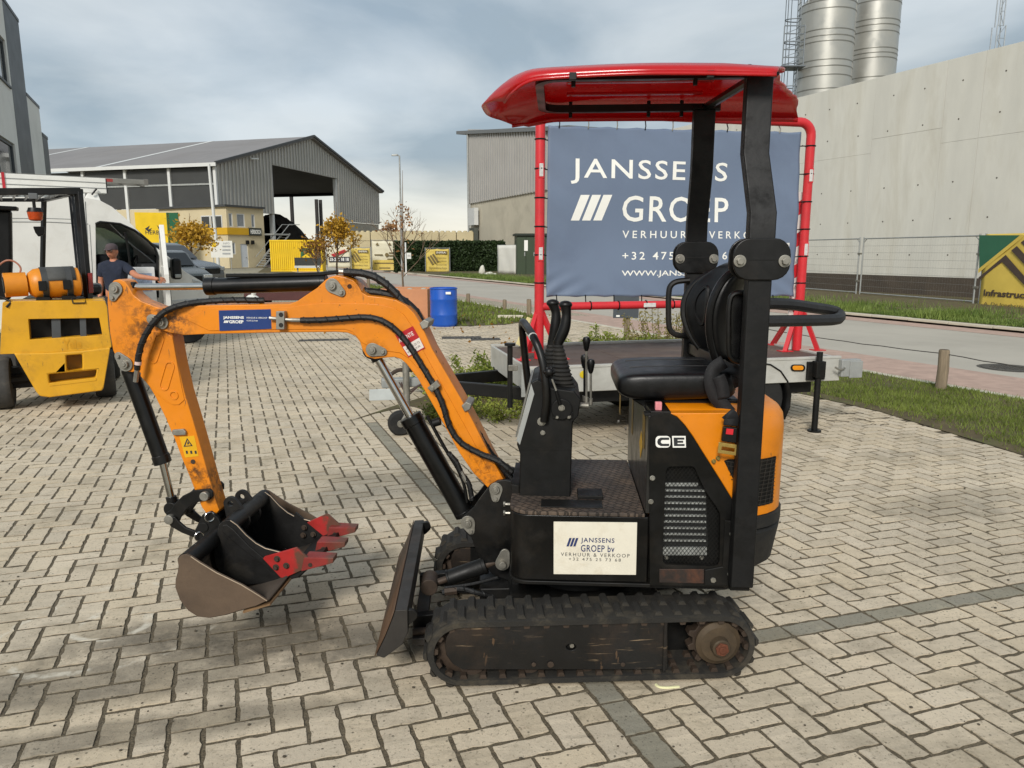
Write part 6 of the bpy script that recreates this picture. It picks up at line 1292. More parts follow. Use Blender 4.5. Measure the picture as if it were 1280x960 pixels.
    for sx in (-1, 1):
        MB().ell(hc+Vector((sx*.078,.01,-.0)), (.012,.022,.032), 10, 7).build('ear', SK, hd_); MB().ell(hc+Vector((sx*.031,-.086,.012)), (.013,.008,.009), 10, 7).build('eye', M('eye_white', '#d8d0c8', .3), hd_); MB().ell(hc+Vector((sx*.031,-.093,.012)), (.005,.003,.005), 8, 6).build('iris', M('iris_dark', '#2b2018', .3), hd_)
        MB().tube([hc+Vector((sx*.031+.026*math.cos(a), -.098, .010+.019*math.sin(a))) for a in [2*math.pi*i/14 for i in range(15)]], .003, n=5).build('glasses', PLASTIC, hd_)
    MB().tube([hc+Vector((-.006,-.1,.014)), hc+Vector((.006,-.1,.014))], .003, n=5).build('glasses_bridge', PLASTIC, hd_)
    MB().ell(hc+Vector((0,-.093,-.055)), (.024,.006,.006), 10, 6).build('mouth', M('lips', '#8a4a40', .5), hd_)
    CAP = M('grey_cap', '#4a3f42', .85, var=.15, vs=20); prof = [(.084,.030),(.086,.055),(.08,.09),(.058,.118),(.03,.130),(0,.132)]
    c = MB().lathe(prof, (0,0,0), 'z', 24); c.v = [(hc.x+x, hc.y+y*1.2, hc.z+z) for x, y, z in c.v]; cp = c.build('cap', CAP, t)
    MB().hexa([(hc.x-.065,hc.y-.09,hc.z+.038),(hc.x+.065,hc.y-.09,hc.z+.038),(hc.x+.045,hc.y-.165,hc.z+.022),(hc.x-.045,hc.y-.165,hc.z+.022),(hc.x-.065,hc.y-.09,hc.z+.046),(hc.x+.065,hc.y-.09,hc.z+.046),(hc.x+.045,hc.y-.165,hc.z+.028),(hc.x-.045,hc.y-.165,hc.z+.028)]).build('cap_peak', CAP, cp, bevel=.003)
person()
# paper bags / parcels seen in the van doorway
q = at(170, 378, 12.35); t = thing('cardboard_box', 'white printed carton standing in the open van doorway behind the man', 'box', (q.x, 12.6, .5), R(30)); MB().box(-.2,.2,-.15,.15,0,.85).build('carton', M('white_carton', '#d5d6d6', .7, var=.06, dirt='#8b97a8', da=.3, ds=9), t, bevel=.006)
MB().box(-.15,.15,-.153,-.1505,.45,.75).build('carton_print', M('carton_print', '#8d9bb3', .6, var=.5, vs=40), t, smooth=0)
# ================================================================ parked cars behind the van
def car(px0, px1, ytop, ybot, Y, rot, name, label, col, kind):
    a = at(px0, ybot, Y); c = at(px1, ybot, Y); L = 4.6; t = thing(name, label, 'car', ((a.x+c.x)/2, Y, 0), R(rot))
    PT = M('car_'+name, col, .3, var=.06, coat=.6)
    sc = L/4.6; H_ = kind; pts = [(-2.3,.35),(-2.32,.8),(-2.2,H_*.62),(-1.75,H_*.95),(-1.3,H_),(.2,H_*.985),(.55,H_*.93),(1.15,H_*.64),(1.9,H_*.58),(2.25,H_*.5),(2.32,.7),(2.3,.32)]
    b = MB().prism(pts, -.9, .9).build('body', PT, t, bevel=.09, seg=4)
    for y in (-.905, .895): MB().prism([(-1.9,H_*.68),(-1.62,H_*.9),(-1.25,H_*.945),(.1,H_*.93),(.5,H_*.86),(.85,H_*.68)], y, y+.01).build('side_window', GLASS, b)
    MB().hexa([(.58,-.75,H_*.92),(1.12,-.8,H_*.665),(1.12,.8,H_*.665),(.58,.75,H_*.92),(.60,-.75,H_*.935),(1.14,-.8,H_*.68),(1.14,.8,H_*.68),(.60,.75,H_*.935)]).build('windscreen', GLASS, b)
    for y in (-.72, .72): MB().box(2.2,2.33,y-.16,y+.16,H_*.42,H_*.5).build('headlight', M('lamp_glass', '#b9bcbc', .1, .3), b, bevel=.03)
    MB().box(2.28,2.34,-.5,.5,H_*.36,H_*.47).build('grille', BLACKP, b, bevel=.01); MB().box(2.3,2.345,-.26,.26,.46,.57).build('number_plate', M('plate_white', '#d8d8d2', .5), b)
    for x in (-1.4, 1.4):
        for y in (-.92, .72): w = MB().lathe([(.18,0),(.30,0),(.32,.03),(.32,.17),(.30,.2),(.18,.2)], (x, y, .32), 'y', 26).build('wheel', RUBBER, t); MB().lathe([(0,.02),(.18,.01),(.19,.19),(0,.18)], (x, y, .32), 'y', 18).build('rim', GREYS, w)
    return t
car(168, 238, 297, 345, 31.0, -10, 'black_van', 'black van with dark windows behind the white van, its roof showing above the other car', '#0e1012', 2.0)
car(172, 226, 312, 350, 27.0, -42, 'grey_car', 'dark grey car facing the camera behind the open door of the white van', '#3a403e', 1.68)
# low trailer with a dark red tail behind the boom
q = at(352, 398, 19.0)
t = thing('flat_trailer', 'low flat trailer with dark red tailboard and white number plate behind the orange boom', 'trailer', (q.x, 19.0, 0), R(4))
MB().box(-.9,1.1,0,3.2,.42,.52).build('deck', WOODG, t, bevel=.01); MB().box(-.9,1.1,-.04,-.005,.38,.88).build('tailboard', M('dark_red_board', '#4a2422', .5, var=.15), t, bevel=.008)
MB().box(.35,.87,-.052,-.042,.62,.75).build('number_plate', M('plate_white', '#d8d8d2', .5), t, bevel=.004); lettering('lettering', '1-QFK-380', .40,.82,.65,.72,-.053, M('plate_red', '#8d2626', .5), t)
for x in (-.75, .95):
    w = MB().lathe([(.14,0),(.27,0),(.29,.03),(.29,.16),(.27,.19),(.14,.19)], (0,0,0), 'x', 24); o = w.build('wheel', RUBBER, t, loc=(x-.095, 1.5, .29)); MB().lathe([(0,.02),(.14,.03),(.15,.16),(0,.17)], (0,0,0), 'x', 16).build('rim', GREYS, o)
MB().box(-.03,.03,3.2,4.6,.4,.48).build('drawbar', BLACKP, t); MB().box(-.05,.05,4.3,4.4,0,.4).build('prop_stand', BLACKP, t)
q = at(318, 396, 18.2); t = thing('white_sack', 'white plastic sack slumped beside the low trailer behind the boom', 'sack', (q.x, 18.2, 0)); b = MB().ell((0,0,.26), (.24,.2,.32), 16, 10); b.v = [(x+.03*math.sin(z*20+y*9), y+.03*math.sin(x*17), max(0,z)) for x, y, z in b.v]; b.build('bag', M('white_plastic', '#d3d3cd', .5, var=.1, vs=9), t); MB().tube([(0,0,.55),(.02,0,.63)], .03, rad=lambda u: .05-.02*abs(u-.5)+.03*u).build('tied_neck', M('white_plastic', '#d3d3cd', .5), t)
# ================================================================ trailer with the red banner frame
TF_ = Frame(2.79, 6.59, 13)
def trailer():
    t = thing('flatbed_trailer', 'aluminium sided flatbed trailer standing behind the excavator', 'trailer', TF_.o, TF_.a)
    ALU = M('trailer_alu', '#b9b8b1', .5, .25, var=.12, vs=3, dirt='#8a867a', da=.5, ds=4)
    e1 = TF_.E(1051, 450, 0).x; zt = TF_.E(1000, 448, 0).z; zb = TF_.E(950, 480, 0).z; e0 = TF_.E(660, 470, 0).x; Wd = 1.55
    s = MB().box(e0, e1, 0, .03, zb, zt); s.build('side_board', ALU, t, bevel=.006); MB().box(e0, e1, Wd-.03, Wd, zb, zt).build('side_board', ALU, t, bevel=.006); MB().box(e1-.03, e1-.001, .031, Wd-.031, zb, zt-.002).build('tail_board', ALU, t, bevel=.006); MB().box(e0+.001, e0+.03, .031, Wd-.031, zb, zt-.002).build('head_board', ALU, t, bevel=.006)
    MB().box(e0-.002, e1+.002, -.006, .036, zt-.012, zt+.01).build('top_rail', ALU, t, bevel=.003); MB().box(e0-.002, e1+.002, Wd-.036, Wd+.006, zt-.012, zt+.01).build('top_rail', ALU, t, bevel=.003)
    PLY = M('brown_plywood', '#54433a', .7, var=.25, vs=2.5, dirt='#80705f', da=.6, ds=2)
    n = 3; 
    for k in range(n): x0 = e0+.031+(e1-e0-.062)*k/n; x1 = e0+.031+(e1-e0-.062)*(k+1)/n-.004; MB().box(x0, x1, .037, Wd-.037, zt-.05, zt-.018+random.uniform(-.001,.001)).build('deck_board', PLY, t, bevel=.002)
    # lamps, reflectors, corner casting, prop legs
    a = TF_.P([(990,397+0)] , 0)
    m = TF_.P(rrect(982,1005,458,470,5,3), -.001); MB().prism(TF_.P(rrect(988,1006,455.5,464,4,3), -.002), -.012, -.001).build('side_lamp_base', PLASTIC, t, bevel=.002); MB().prism(TF_.P(rrect(990.5,1004,457,462.5,2.5,3), -.013), -.02, -.012).build('side_lamp', M('amber_marker', '#d8891c', .2, coat=.5), t, bevel=.002)
    for x in (729, ): q = TF_.E(x, 468, -.002); MB().cyl((q.x,-.008,q.z),(q.x,-.001,q.z),.032,n=20).build('side_reflector', M('yellow_reflector', '#c8b01c', .25, coat=.5), t, bevel=.002)
    c = MB().box(e1-.02, e1+.18, -.05, .02, zb+.04, zt-.02).build('corner_post', GREYS, t, bevel=.008); MB().box(e1+.06, e1+.19, -.06, -.045, zb+.03, zt-.035).build('corner_plate', GREYS, t, bevel=.004); MB().tube([TF_.E(1044,459,-.07), TF_.E(1050,462,-.075), TF_.E(1056,460,-.07)], .009, smooth=3).build('latch', STEEL, t)
    for px_, yb_, yt_ in ((1021,537,440),):
        q = TF_.E(px_, yb_, -.06); tp = TF_.E(px_+4, yt_, -.06); MB().cyl((tp.x,-.06,.012),(tp.x,-.06,tp.z),.027,n=14).build('prop_leg', BLACKP, t); MB().cyl((tp.x,-.06,.0),(tp.x,-.06,.014),.06,n=16).build('leg_foot', BLACKP, t); MB().box(tp.x-.09,tp.x+.09,-.035,-.004,zb+.02,zt-.03).build('leg_bracket', BLACKP, t, bevel=.006); MB().box(tp.x-.045,tp.x+.045,-.10,-.02,zb+.05,zt-.02).build('leg_clamp', BLACKP, t, bevel=.006)
    MB().cyl((e1-.3,Wd,.0),(e1-.3,Wd,zb+.1),.027,n=12).build('prop_leg', BLACKP, t)
    # stake at the front left, chassis, wheels under mudguards
    a_ = TF_.E(637, 490, -.02); b_ = TF_.E(637.5, 432, -.02); MB().cyl((b_.x,-.02,zb-.1),(b_.x,-.02,b_.z),.022,n=12).cyl((b_.x,-.02,b_.z),(b_.x,-.02,b_.z+.02),.045,n=14).build('front_stake', BLACKP, t); MB().box(e0-.06, e0+.12, -.02, -.005, zb-.02, zt-.01).build('front_plate', GREYS, t, bevel=.004); q = TF_.E(643, 459, -.04); MB().box(q.x-.05,q.x+.03,-.05,-.03,q.z-.03,q.z+.02).build('latch', STEEL, t, bevel=.006)
    for y in (.12, Wd-.2): MB().box(e0, e1-.2, y, y+.08, zb-.12, zb+.02).build('chassis_beam', BLACKP, t, bevel=.005)
    xc = TF_.E(989, 500, 0).x-.68
    for x in (xc-.36, xc+.33):
        for y in (.02, Wd-.22):
            w = MB().lathe([(.15,0),(.27,0),(.295,.03),(.295,.17),(.27,.2),(.15,.2)], (x,y,.295), 'y', 28).build('wheel', RUBBER, t); MB().lathe([(0,.03),(.08,.02),(.15,.03),(.16,.18),(0,.17)], (x,y,.295), 'y', 20).build('rim', GREYS, w)
        for y in (-.01, Wd-.24):
            g = MB(); k = 12; v = []
            for yy in (y, y+.25): v += [(x+.34*math.cos(R(-32+244*i/k)), yy, .295+.345*math.sin(R(-32+244*i/k))) for i in range(k+1)]
            g.add(v, [(i,i+1,k+2+i,k+1+i) for i in range(k)]).build('mudguard', PLASTIC, t, solid=.012)
    # drawbar, jockey wheel and hitch
    jw = TF_.loc(ground(500, 541)); hx = jw.x-.10; hy = jw.y; hh = .47
    for y in (.15, Wd-.15): MB().hexa([(e0+.3,y-.035,zb-.12),(hx+.35,hy-.03+(y-.7)*.1,hh-.08),(hx+.35,hy+.03+(y-.7)*.1,hh-.08),(e0+.3,y+.035,zb-.12),(e0+.3,y-.035,zb-.0),(hx+.35,hy-.03+(y-.7)*.1,hh+.02),(hx+.35,hy+.03+(y-.7)*.1,hh+.02),(e0+.3,y+.035,zb-.0)]).build('drawbar', BLACKP, t, bevel=.006)
    MB().box(hx-.05, hx+.42, hy-.05, hy+.05, hh-.05, hh+.03).build('hitch_housing', GREYS, t, bevel=.01); MB().tube([(hx-.02,hy,hh+.02),(hx+.1,hy,hh+.10),(hx+.28,hy,hh+.09)], .018, smooth=4).build('hitch_lever', RUSTY, t)
    MB().cyl((jw.x+.06,jw.y-.09,.2),(jw.x+.06,jw.y-.09,hh+.18),.03,n=14).build('jockey_tube', STEEL, t); MB().tube([(jw.x+.06,jw.y-.09,hh+.18),(jw.x+.06,jw.y-.09,hh+.22),(jw.x-.03,jw.y-.09,hh+.24)], .009).build('jockey_crank', STEEL, t)
    w = MB().lathe([(.06,0),(.095,0),(.112,.02),(.112,.06),(.095,.08),(.06,.08)], (jw.x,jw.y-.13,.112), 'y', 28).build('jockey_wheel', RUBBER, t); MB().lathe([(0,-.004),(.03,-.004),(.04,.01),(.06,.004),(.07,.06),(0,.06)], (jw.x,jw.y-.13,.112), 'y', 20).build('rim', STEEL, w); MB().tube([(jw.x,jw.y-.14,.112),(jw.x+.05,jw.y-.14,.2)], .016).build('jockey_fork', STEEL, w)
    for k in range(3): MB().tube([(hx+.1+.02*k,hy-.05,hh+.0),(hx+.16,hy-.07,hh-.08-.02*k),(hx+.3,hy-.06,hh-.02),(hx+.45,hy-.05,hh+.02*k)], .006, smooth=5, n=6).build('brake_cable', M('cable_mix', '#4a3a34', .6), t)
    # number plate board lying on the drawbar
    pb = TF_.P([(461.5,487),(494,485.5),(494.5,499.5),(461.5,500.5)], hy-.12); o = MB().prism(pb, hy-.135, hy-.12).build('light_board', M('light_board', '#c6cccb', .4, .3, var=.08, vs=9), t, bevel=.003)
    return t, zt, e0, e1
TRL = trailer()
# timber and cloth scraps by the trailer corner
q = at(653, 418, 7.6); t = thing('timber_offcut', 'pale timber offcut leaning behind the left foot of the red frame', 'timber', (0,0,0)); a = at(650,432,7.4); c = at(664,398,7.4); MB().tube([a, c], .045, n=4).build('plank', M('pale_timber', '#c8ba86', .8, var=.15, vs=6, stretch=(6,6,1)), t, smooth=0)
def banner_frame():
    t = thing('steel_rack', 'red tubular steel frame standing on the trailer and holding the banner', 'frame', TF_.o, TF_.a)
    off = .62; zt = TRL[1]; r = .043
    g = lambda x, y: TF_.E(x, y, off)
    zTop = g(985,152).z; zBot = g(985,378).z; xl = g(674.5, 300).x; xr = g(1005, 300).x; rc = .12
    P = [(xl, off, zt-.015), (xl, off, zTop-rc)]+[(xl+rc-rc*math.cos(R(15*i)), off, zTop-rc+rc*math.sin(R(15*i))) for i in range(1,7)]+[(xr-rc+rc*math.sin(R(15*i)), off, zTop-rc+rc*math.cos(R(15*i))) for i in range(0,7)]+[(xr, off, zt-.015)]
    MB().tube(P, r, n=14).build('frame_tube', REDP, t); MB().cyl((xl, off, zBot),(xr, off, zBot), r*.85, n=12).build('lower_tube', REDP, t)
    for x in (xl, xr):
        for dx, dy in ((-.16,-.05),(.2,-.05),(.02,.45)): 
            MB().tube([(x+dx*.05, off+dy*.05, zBot-.02),(x+dx, off+dy, zt-.016)], .028, n=4).build('foot_brace', REDP, t); MB().box(x+dx-.06,x+dx+.06,off+dy-.05,off+dy+.05,zt-.017,zt-.009).build('foot_plate', REDP, t)
    LBL = M('reflector_label', '#c4c2bf', .35, var=.2, vs=40)
    for x, zz in ((xl, g(674,213).z), (xl, g(672,317).z), (xr, g(1012,220).z), (xr, g(1005,312).z)):
        MB().box(x-.018,x+.018,off-r-.006,off-r+.004,zz-.055,zz+.055).build('reflector', LBL, t, bevel=.006); MB().box(x-.026,x+.026,off-r-.002,off-r+.006,zz-.068,zz+.068).build('reflector_holder', REDP, t, bevel=.006)
    q = g(810,381); MB().box(q.x-.06,q.x+.06,off-r-.006,off-r+.006,q.z-.02,q.z+.02).build('reflector', LBL, t, bevel=.005)
    return off, xl, xr, zTop, zBot, r
BFD = banner_frame()
def banner():
    off, xl, xr, zT, zB, r = BFD
    t = thing('banner', 'large grey blue vinyl company banner tied into the red frame', 'banner', TF_.o, TF_.a); y = off-.01
    c = [TF_.E(*p, y) for p in ((685.5,156.5),(1000.5,165),(993,371),(683,371.5))]
    BV = M('banner_vinyl', '#66748a', .55, var=.05, vs=1.2, dirt='#4e5870', da=.35, ds=1.6)
    def pt(u, v):
        a = c[0].lerp(c[1], u); b = c[3].lerp(c[2], u); p = b.lerp(a, v); e = min(u, 1-u, v, 1-v)
        w = .013*math.sin(u*8+v*3.4)+.009*math.sin(v*9-u*6)+.005*max(0,1-e*9)*math.sin((u+v*.7)*40)+.012*max(0,1-math.hypot(u,v)*5)*math.sin((u-v)*60)+.010*max(0,1-math.hypot(1-u,v)*5)*math.sin((u+v)*55)
        sc = .010*abs(math.sin(u*math.pi*9))*max(0, 1-min(v,1-v)*25)*(1 if v > .5 else -1)
        return (p.x, y+w, p.z-sc)
    s = MB().grid(pt, 96, 64).build('vinyl_sheet', BV, t, solid=.003, smooth=80)
    yy = y-.022
    MB().quad(*[(q.x+dx*.02, y-.0055+0*q.y, q.z+dz*.02) for q, dx, dz in zip(c, (1,-1,-1,1), (-1,-1,1,1))]).build('x', BV, t) if False else None
    I = WHITEINK
    def drape(o):                       # press the print onto the waving cloth
        for vtx in o.data.vertices:
            x, z = vtx.co.x, vtx.co.z; v = .5; u = .5
            for _ in range(4):
                l = c[3].lerp(c[0], v); r_ = c[2].lerp(c[1], v); u = (x-l.x)/(r_.x-l.x); bt = c[3].lerp(c[2], u).z; tp = c[0].lerp(c[1], u).z; v = (z-bt)/(tp-bt)
            vtx.co.y = pt(u, v)[1]-.0035
        return o
    def on(txt, x0, x1, yt, yb, **k): return drape(textpx(TF_, txt, x0, x1, yt, yb, yy, I, t, **k))
    on('JANSSENS', 714, 911, 201, 231.5, bold=.008, spacing=1.15); on('GROEP', 778, 912, 246, 277.5, bold=.008, spacing=1.12)
    for k in range(3):
        x = 714.5+k*14; Lp = [Vector((a_, yy, b_)) for a_, b_ in TF_.P([(x,275.5),(x+10.5,275.5),(x+23,243.5),(x+12,243.5)], yy)]; drape(MB().grid(lambda u, v: Lp[0].lerp(Lp[1], u).lerp(Lp[3].lerp(Lp[2], u), v), 3, 8).build('logo_bar', I, t, smooth=0))
    on('VERHUUR & VERKOOP', 779, 963, 289, 298, spacing=1.55, bold=.008); on('+32 475 25 73 68', 779, 919, 315, 324.5, spacing=1.35, bold=.008); on('WWW.JANSSENSGROEP.BE', 778, 938, 338, 346.5, bold=.01)
    drape(MB().quad(*[(a_, yy, b_) for a_, b_ in TF_.P([(925.5,305),(988.5,303.5),(988,320),(925.5,321)], yy)]).build('white_label', M('white_label', '#d9d9d4', .5), t, smooth=0))
    for z0_ in (212,):  # faint mirrored wear where the other side shows through
        pass
    # bungee ties all round
    def tie(p, q): MB().tube([p, p.lerp(q,.5)+Vector((0,-.012,.004)), q], .006, n=6).build('bungee', PLASTIC, t)
    for k in range(9):
        u = (k+.35)/9.2; p = Vector(pt(u, 1)); MB().tube([p+Vector((0,-.004,-.012)), p+Vector((.004,-.01,.02)), Vector((p.x+.006, off, zT-r))], .0055, n=6).build('bungee', STEEL if k % 3 else PLASTIC, t)
        p = Vector(pt(u, 0)); MB().tube([p+Vector((0,-.004,.012)), Vector((p.x+.008, off, zB+r*.8))], .0055, n=6).build('bungee', PLASTIC, t)
        MB().tube([(p.x+.05+r*1.0*0, off+r*.92*math.cos(a), zB+r*.92*math.sin(a)) for a in [2*math.pi*i/12 for i in range(13)]], .006, n=6).build('bungee_loop', PLASTIC, t)
    for k in range(6):
        v = (k+.5)/6
        for u, x in ((0, xl), (1, xr)):
            p = Vector(pt(u, v)); MB().tube([p, Vector((x, off-r*.5, p.z+.006))], .0055, n=6).build('bungee', PLASTIC, t); MB().tube([(x+r*1.06*math.cos(a), off+r*1.06*math.sin(a), p.z+.006) for a in [2*math.pi*i/12 for i in range(13)]], .0065, n=6).build('bungee_loop', PLASTIC, t)
banner()
q = TF_.E(1000, 300, .70); z0_ = TF_.E(996, 352, .7).z
t = thing('striped_marker_board', 'narrow red and white striped marker board behind the right tube of the red frame', 'marker board', TF_.o, TF_.a)
xx = TF_.E(997, 300, .70).x; zz0 = TF_.E(997, 350, .70).z; zz1 = TF_.E(997, 240, .70).z
MB().box(xx-.045, xx+.045, .695, .71, TRL[1]-.02, zz1).build('board', M('marker_white', '#d9d6d0', .5), t)
for k in range(3): a = zz0+(zz1-zz0)*(k*.36+.0); MB().hexa([(xx-.0451,.692,a),(xx+.0451,.692,a+.05),(xx+.0451,.6945,a+.05),(xx-.0451,.6945,a),(xx-.0451,.692,a+.13),(xx+.0451,.692,a+.18),(xx+.0451,.6945,a+.18),(xx-.0451,.6945,a+.13)]).build('red_stripe', REDP, t, smooth=0)
# ================================================================ left: white and grey building
CLAD = M('hall_cladding', '#a5a39f', .55, .1, var=.06, vs=.3, dirt='#8a8883', da=.3, ds=.25); CLADL = M('hall_cladding_light', '#b5b2aa', .55, .1, var=.06, vs=.3, dirt='#7c7a72', da=.35, ds=.3)
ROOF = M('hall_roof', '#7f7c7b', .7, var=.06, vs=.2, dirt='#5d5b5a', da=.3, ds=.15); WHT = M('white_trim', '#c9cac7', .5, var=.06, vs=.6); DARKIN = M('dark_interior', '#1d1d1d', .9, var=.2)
BEIGE = M('beige_wall', '#c4b695', .85, var=.07, vs=.5, dirt='#a09372', da=.3, ds=.5)
def left_building():
    # long facade seen at a grazing angle; local x runs away along the facade
    p = ground(20, 420); F_ = Frame(-14.6, 21.0, 114); t = thing('office_building', 'white and dark grey office building cut off by the left edge of the photo', 'building', F_.o, F_.a)
    WP = M('white_render', '#d6d7d3', .7, var=.05, vs=.5, dirt='#9b9d98', da=.3, ds=.6); GP = M('grey_panel', '#4b5054', .55, var=.06, vs=.5)
    # facade plane y' = 0 facing the yard (towards -y')
    e = lambda x, y: F_.E(x, y, 0)
    x0 = e(2, 100).x-9; x1 = e(13.6, 100).x; x2 = e(33, 121).x
    wins = [[(e(0,y0).x-2.2, z0), (e(xr_,y0).x, z0), (e(xr_,y0).x, z1), (e(0,y0).x-2.2, z1)] for xr_, y0, z0, z1 in ((9.5, 80, e(12,108).z, e(8,53).z), (20.5, 200, 0.3, e(19,181).z))]
    zt = e(8, 8).z; w = holed(MB(), [(x0,0),(x1,0),(x1,zt),(x0,zt)], wins, 0, .25).build('facade', WP, t)
    for q in wins:
        xa, xb = q[0][0], q[1][0]; za, zb = q[0][1], q[2][1]
        fr = holed(MB(), [(xa,za),(xb,za),(xb,zb),(xa,zb)], [[(xa+.09,za+.09),((xa+xb)/2-.04,za+.09),((xa+xb)/2-.04,zb-.09),(xa+.09,zb-.09)], [((xa+xb)/2+.04,za+.09),(xb-.09,za+.09),(xb-.09,zb-.09),((xa+xb)/2+.04,zb-.09)]], .06, .16).build('window', GP, t)
        for u0, u1 in ((xa+.09,(xa+xb)/2-.04), ((xa+xb)/2+.04, xb-.09)): MB().prism([(u0,za+.09),(u1,za+.09),(u1,zb-.09),(u0,zb-.09)], .10, .115).build('pane', M('office_glass', '#2b3439', .05, spec=.9), fr)
        MB().prism([(xa-.03,za-.07),(xb+.03,za-.07),(xb+.03,za-.003),(xa-.03,za-.003)], -.06, .2).build('sill', GP, fr)
    zt2 = e(20, 24).z; MB().box(x1+.002, x2, -.004, 8, 0, zt2).build('grey_tower', GP, t); zt3 = e(41, 128).z; x3 = e(49, 137).x
    MB().box(x2+.003, x3, .0, 8, 0, zt3).build('low_wing', WP, t); x4 = e(59, 173).x; MB().box(x3+.004, x4, -.006, 8, 0, e(57,173).z).build('end_post', GP, t)
    MB().box(x0, x1-.003, .27, 8, 0, zt-.02).build('core', WP, t)
    for xa, xb, y, z in ((x0, x1, -.02, zt), (x1+.002, x2+.02, -.025, zt2), (x2+.022, x3+.02, -.02, zt3), (x3+.022, x4+.02, -.025, e(57,173).z)): MB().box(xa, xb, y, 8.05, z+.002, z+.12).build('roof_edge', GP, t)
left_building()
# ================================================================ far left: the big steel hall
HL = Frame(-30.3, 78.0, math.degrees(math.atan2(35.6, 10.36)))    # local x along the gable, y to the left along the long side
def big_hall():
    t = thing('steel_hall', 'large grey steel hall with open gable and net-covered long side', 'hall', HL.o, HL.a)
    ez, ap, Wd, zc = 10.4, 15.5, 37.1, 5.9
    gable = [(0,zc),(0,ez),(Wd/2,ap),(Wd,ez),(Wd,5.6),(26.2,5.6),(26.2,zc)]
    E_ = lambda x, y: (HL.E(x, y, 0).x, HL.E(x, y, 0).z)
    op = [E_(340,206), E_(422,223.5), E_(422,300), E_(340,300)]
    x0, x1 = op[0][0], op[1][0]
    outer = [(0,zc),(0,ez),(Wd/2,ap),(Wd,ez),(Wd,5.7),(x1,5.7),(x1,op[1][1]),(x0,op[0][1]),(x0,zc)]
    MB().prism(outer, 0, .12).build('gable_wall', CLAD, t, smooth=0)
    rb = MB(); k = 0; x = .4
    def top(x): return ez+(ap-ez)*(1-abs(x-Wd/2)/(Wd/2))
    while x < Wd:
        z0 = zc if x < x0 else (5.7 if x > x1 else op[0][1]+(op[1][1]-op[0][1])*(x-x0)/(x1-x0)); rb.box(x-.10, x+.10, -.09, 0.0, z0+.05, top(x)-.15); x += .62
    tag(rb.build('cladding_rib', CLADL, t, smooth=0), kind='stuff')
    L = 46
    for sgn in (0, 1):
        xa, za, xb, zb = (-.5, ez-.15, Wd/2, ap) if sgn == 0 else (Wd/2, ap, Wd+.5, ez-.15)
        MB().hexa([(xa,-.5,za),(xb,-.5,zb),(xb,L,zb),(xa,L,za),(xa,-.5,za+.22),(xb,-.5,zb+.22),(xb,L,zb+.22),(xa,L,za+.22)]).build('roof', ROOF, t, smooth=0)
    for y0_ in (14, 34): MB().hexa([(-.5,y0_,ez+.08),(Wd/2,y0_,ap+.23),(Wd/2,y0_+.7,ap+.23),(-.5,y0_+.7,ez+.08),(-.5,y0_,ez+.10),(Wd/2,y0_,ap+.25),(Wd/2,y0_+.7,ap+.25),(-.5,y0_+.7,ez+.10)]).build('roof_strip', WHT, t)
    MB().box(-.62,-.5,-.6,L,ez-.25,ez+.1).build('gutter', WHT, t)
    MB().tube([(-.55,-.56,ez+.1),(Wd/2,-.56,ap+.27),(Wd+.55,-.56,ez+.1)], .18, n=4).build('verge_trim', M('dark_trim', '#3b3c3d', .5), t, smooth=0)
    # long side: nets between white posts, rails
    NET = M('windbreak_net', '#3a3b3a', .6, var=.12, vs=.4, alpha=.93)
    bay = 5.6
    for k in range(8):
        y0_, y1_ = k*bay+.2, (k+1)*bay-.2
        for za, zb in ((6.1, 8.35), (8.6, ez-.3)): MB().box(.05, .09, y0_, y1_, za, zb).build('net_panel', NET, t, smooth=0)
        MB().box(-.12, .12, k*bay-.16, k*bay+.16, 0, ez-.25).build('side_post', WHT, t)
        MB().tube([(.6, y0_, 6.2), (.6, y1_, 10.3)] if k % 2 else [(.6, y0_, 10.3), (.6, y1_, 6.2)], .14, n=4).build('wind_brace', GREYS, t); MB().box(2.0, 2.3, (k+.55)*bay, (k+.55)*bay+.3, 0, 9).build('inner_column', GREYS, t)
    MB().box(-.05, .1, .2, L, 8.38, 8.56).build('side_rail', GREYS, t); MB().box(-.02, .16, .17, L, 3.0, 6.05).build('side_base', BEIGE, t); MB().box(-.02,.16,.17,L,0,2.99).build('side_base', CONC, t)
    # inside: back wall, columns, heap of soil
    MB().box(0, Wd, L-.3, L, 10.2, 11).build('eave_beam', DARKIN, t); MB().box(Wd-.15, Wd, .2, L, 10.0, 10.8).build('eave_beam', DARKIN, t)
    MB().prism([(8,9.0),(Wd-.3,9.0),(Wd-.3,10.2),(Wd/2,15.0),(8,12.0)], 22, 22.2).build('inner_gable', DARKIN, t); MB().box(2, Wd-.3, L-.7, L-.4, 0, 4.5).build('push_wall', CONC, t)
    for x in [HL.E(px_, 260, 21.5).x for px_ in (365, 396, 401, 420)]: MB().box(x, x+.4, 21.4, 21.9, 0, 11).build('column', M('dark_steel', '#2a2624', .7), t)
    MB().box(12, Wd-.3, 21.3, 21.6, 7.2, 7.5).build('cross_beam', DARKIN, t); MB().tube([(25.5,21.6,9),(32,21.6,7.4)], .12, n=4).build('wind_brace', DARKIN, t)
    MB().box(x1+.05, Wd, .13, .5, 0, 5.65).build('base_wall', CONC, t); MB().box(x1-.35, x1+.06, .1, .55, 0, op[1][1]).build('door_post', WHT, t); MB().box(x0-.3, x0+.1, .1, .55, 0, zc).build('door_post', WHT, t)
    q = HL.E(322, 200, -.4); MB().tube([(q.x-1.2,-.4,q.z),(q.x,-.5,q.z+.1)], .1).build('wall_lamp', WHT, t)
    SOILH = M('soil_heap', '#28231e', .95, var=.3, vs=1.2, bump=.4, bs=3); b = MB()
    hx0, hx1 = HL.E(336,280,8).x, HL.E(384,280,8).x
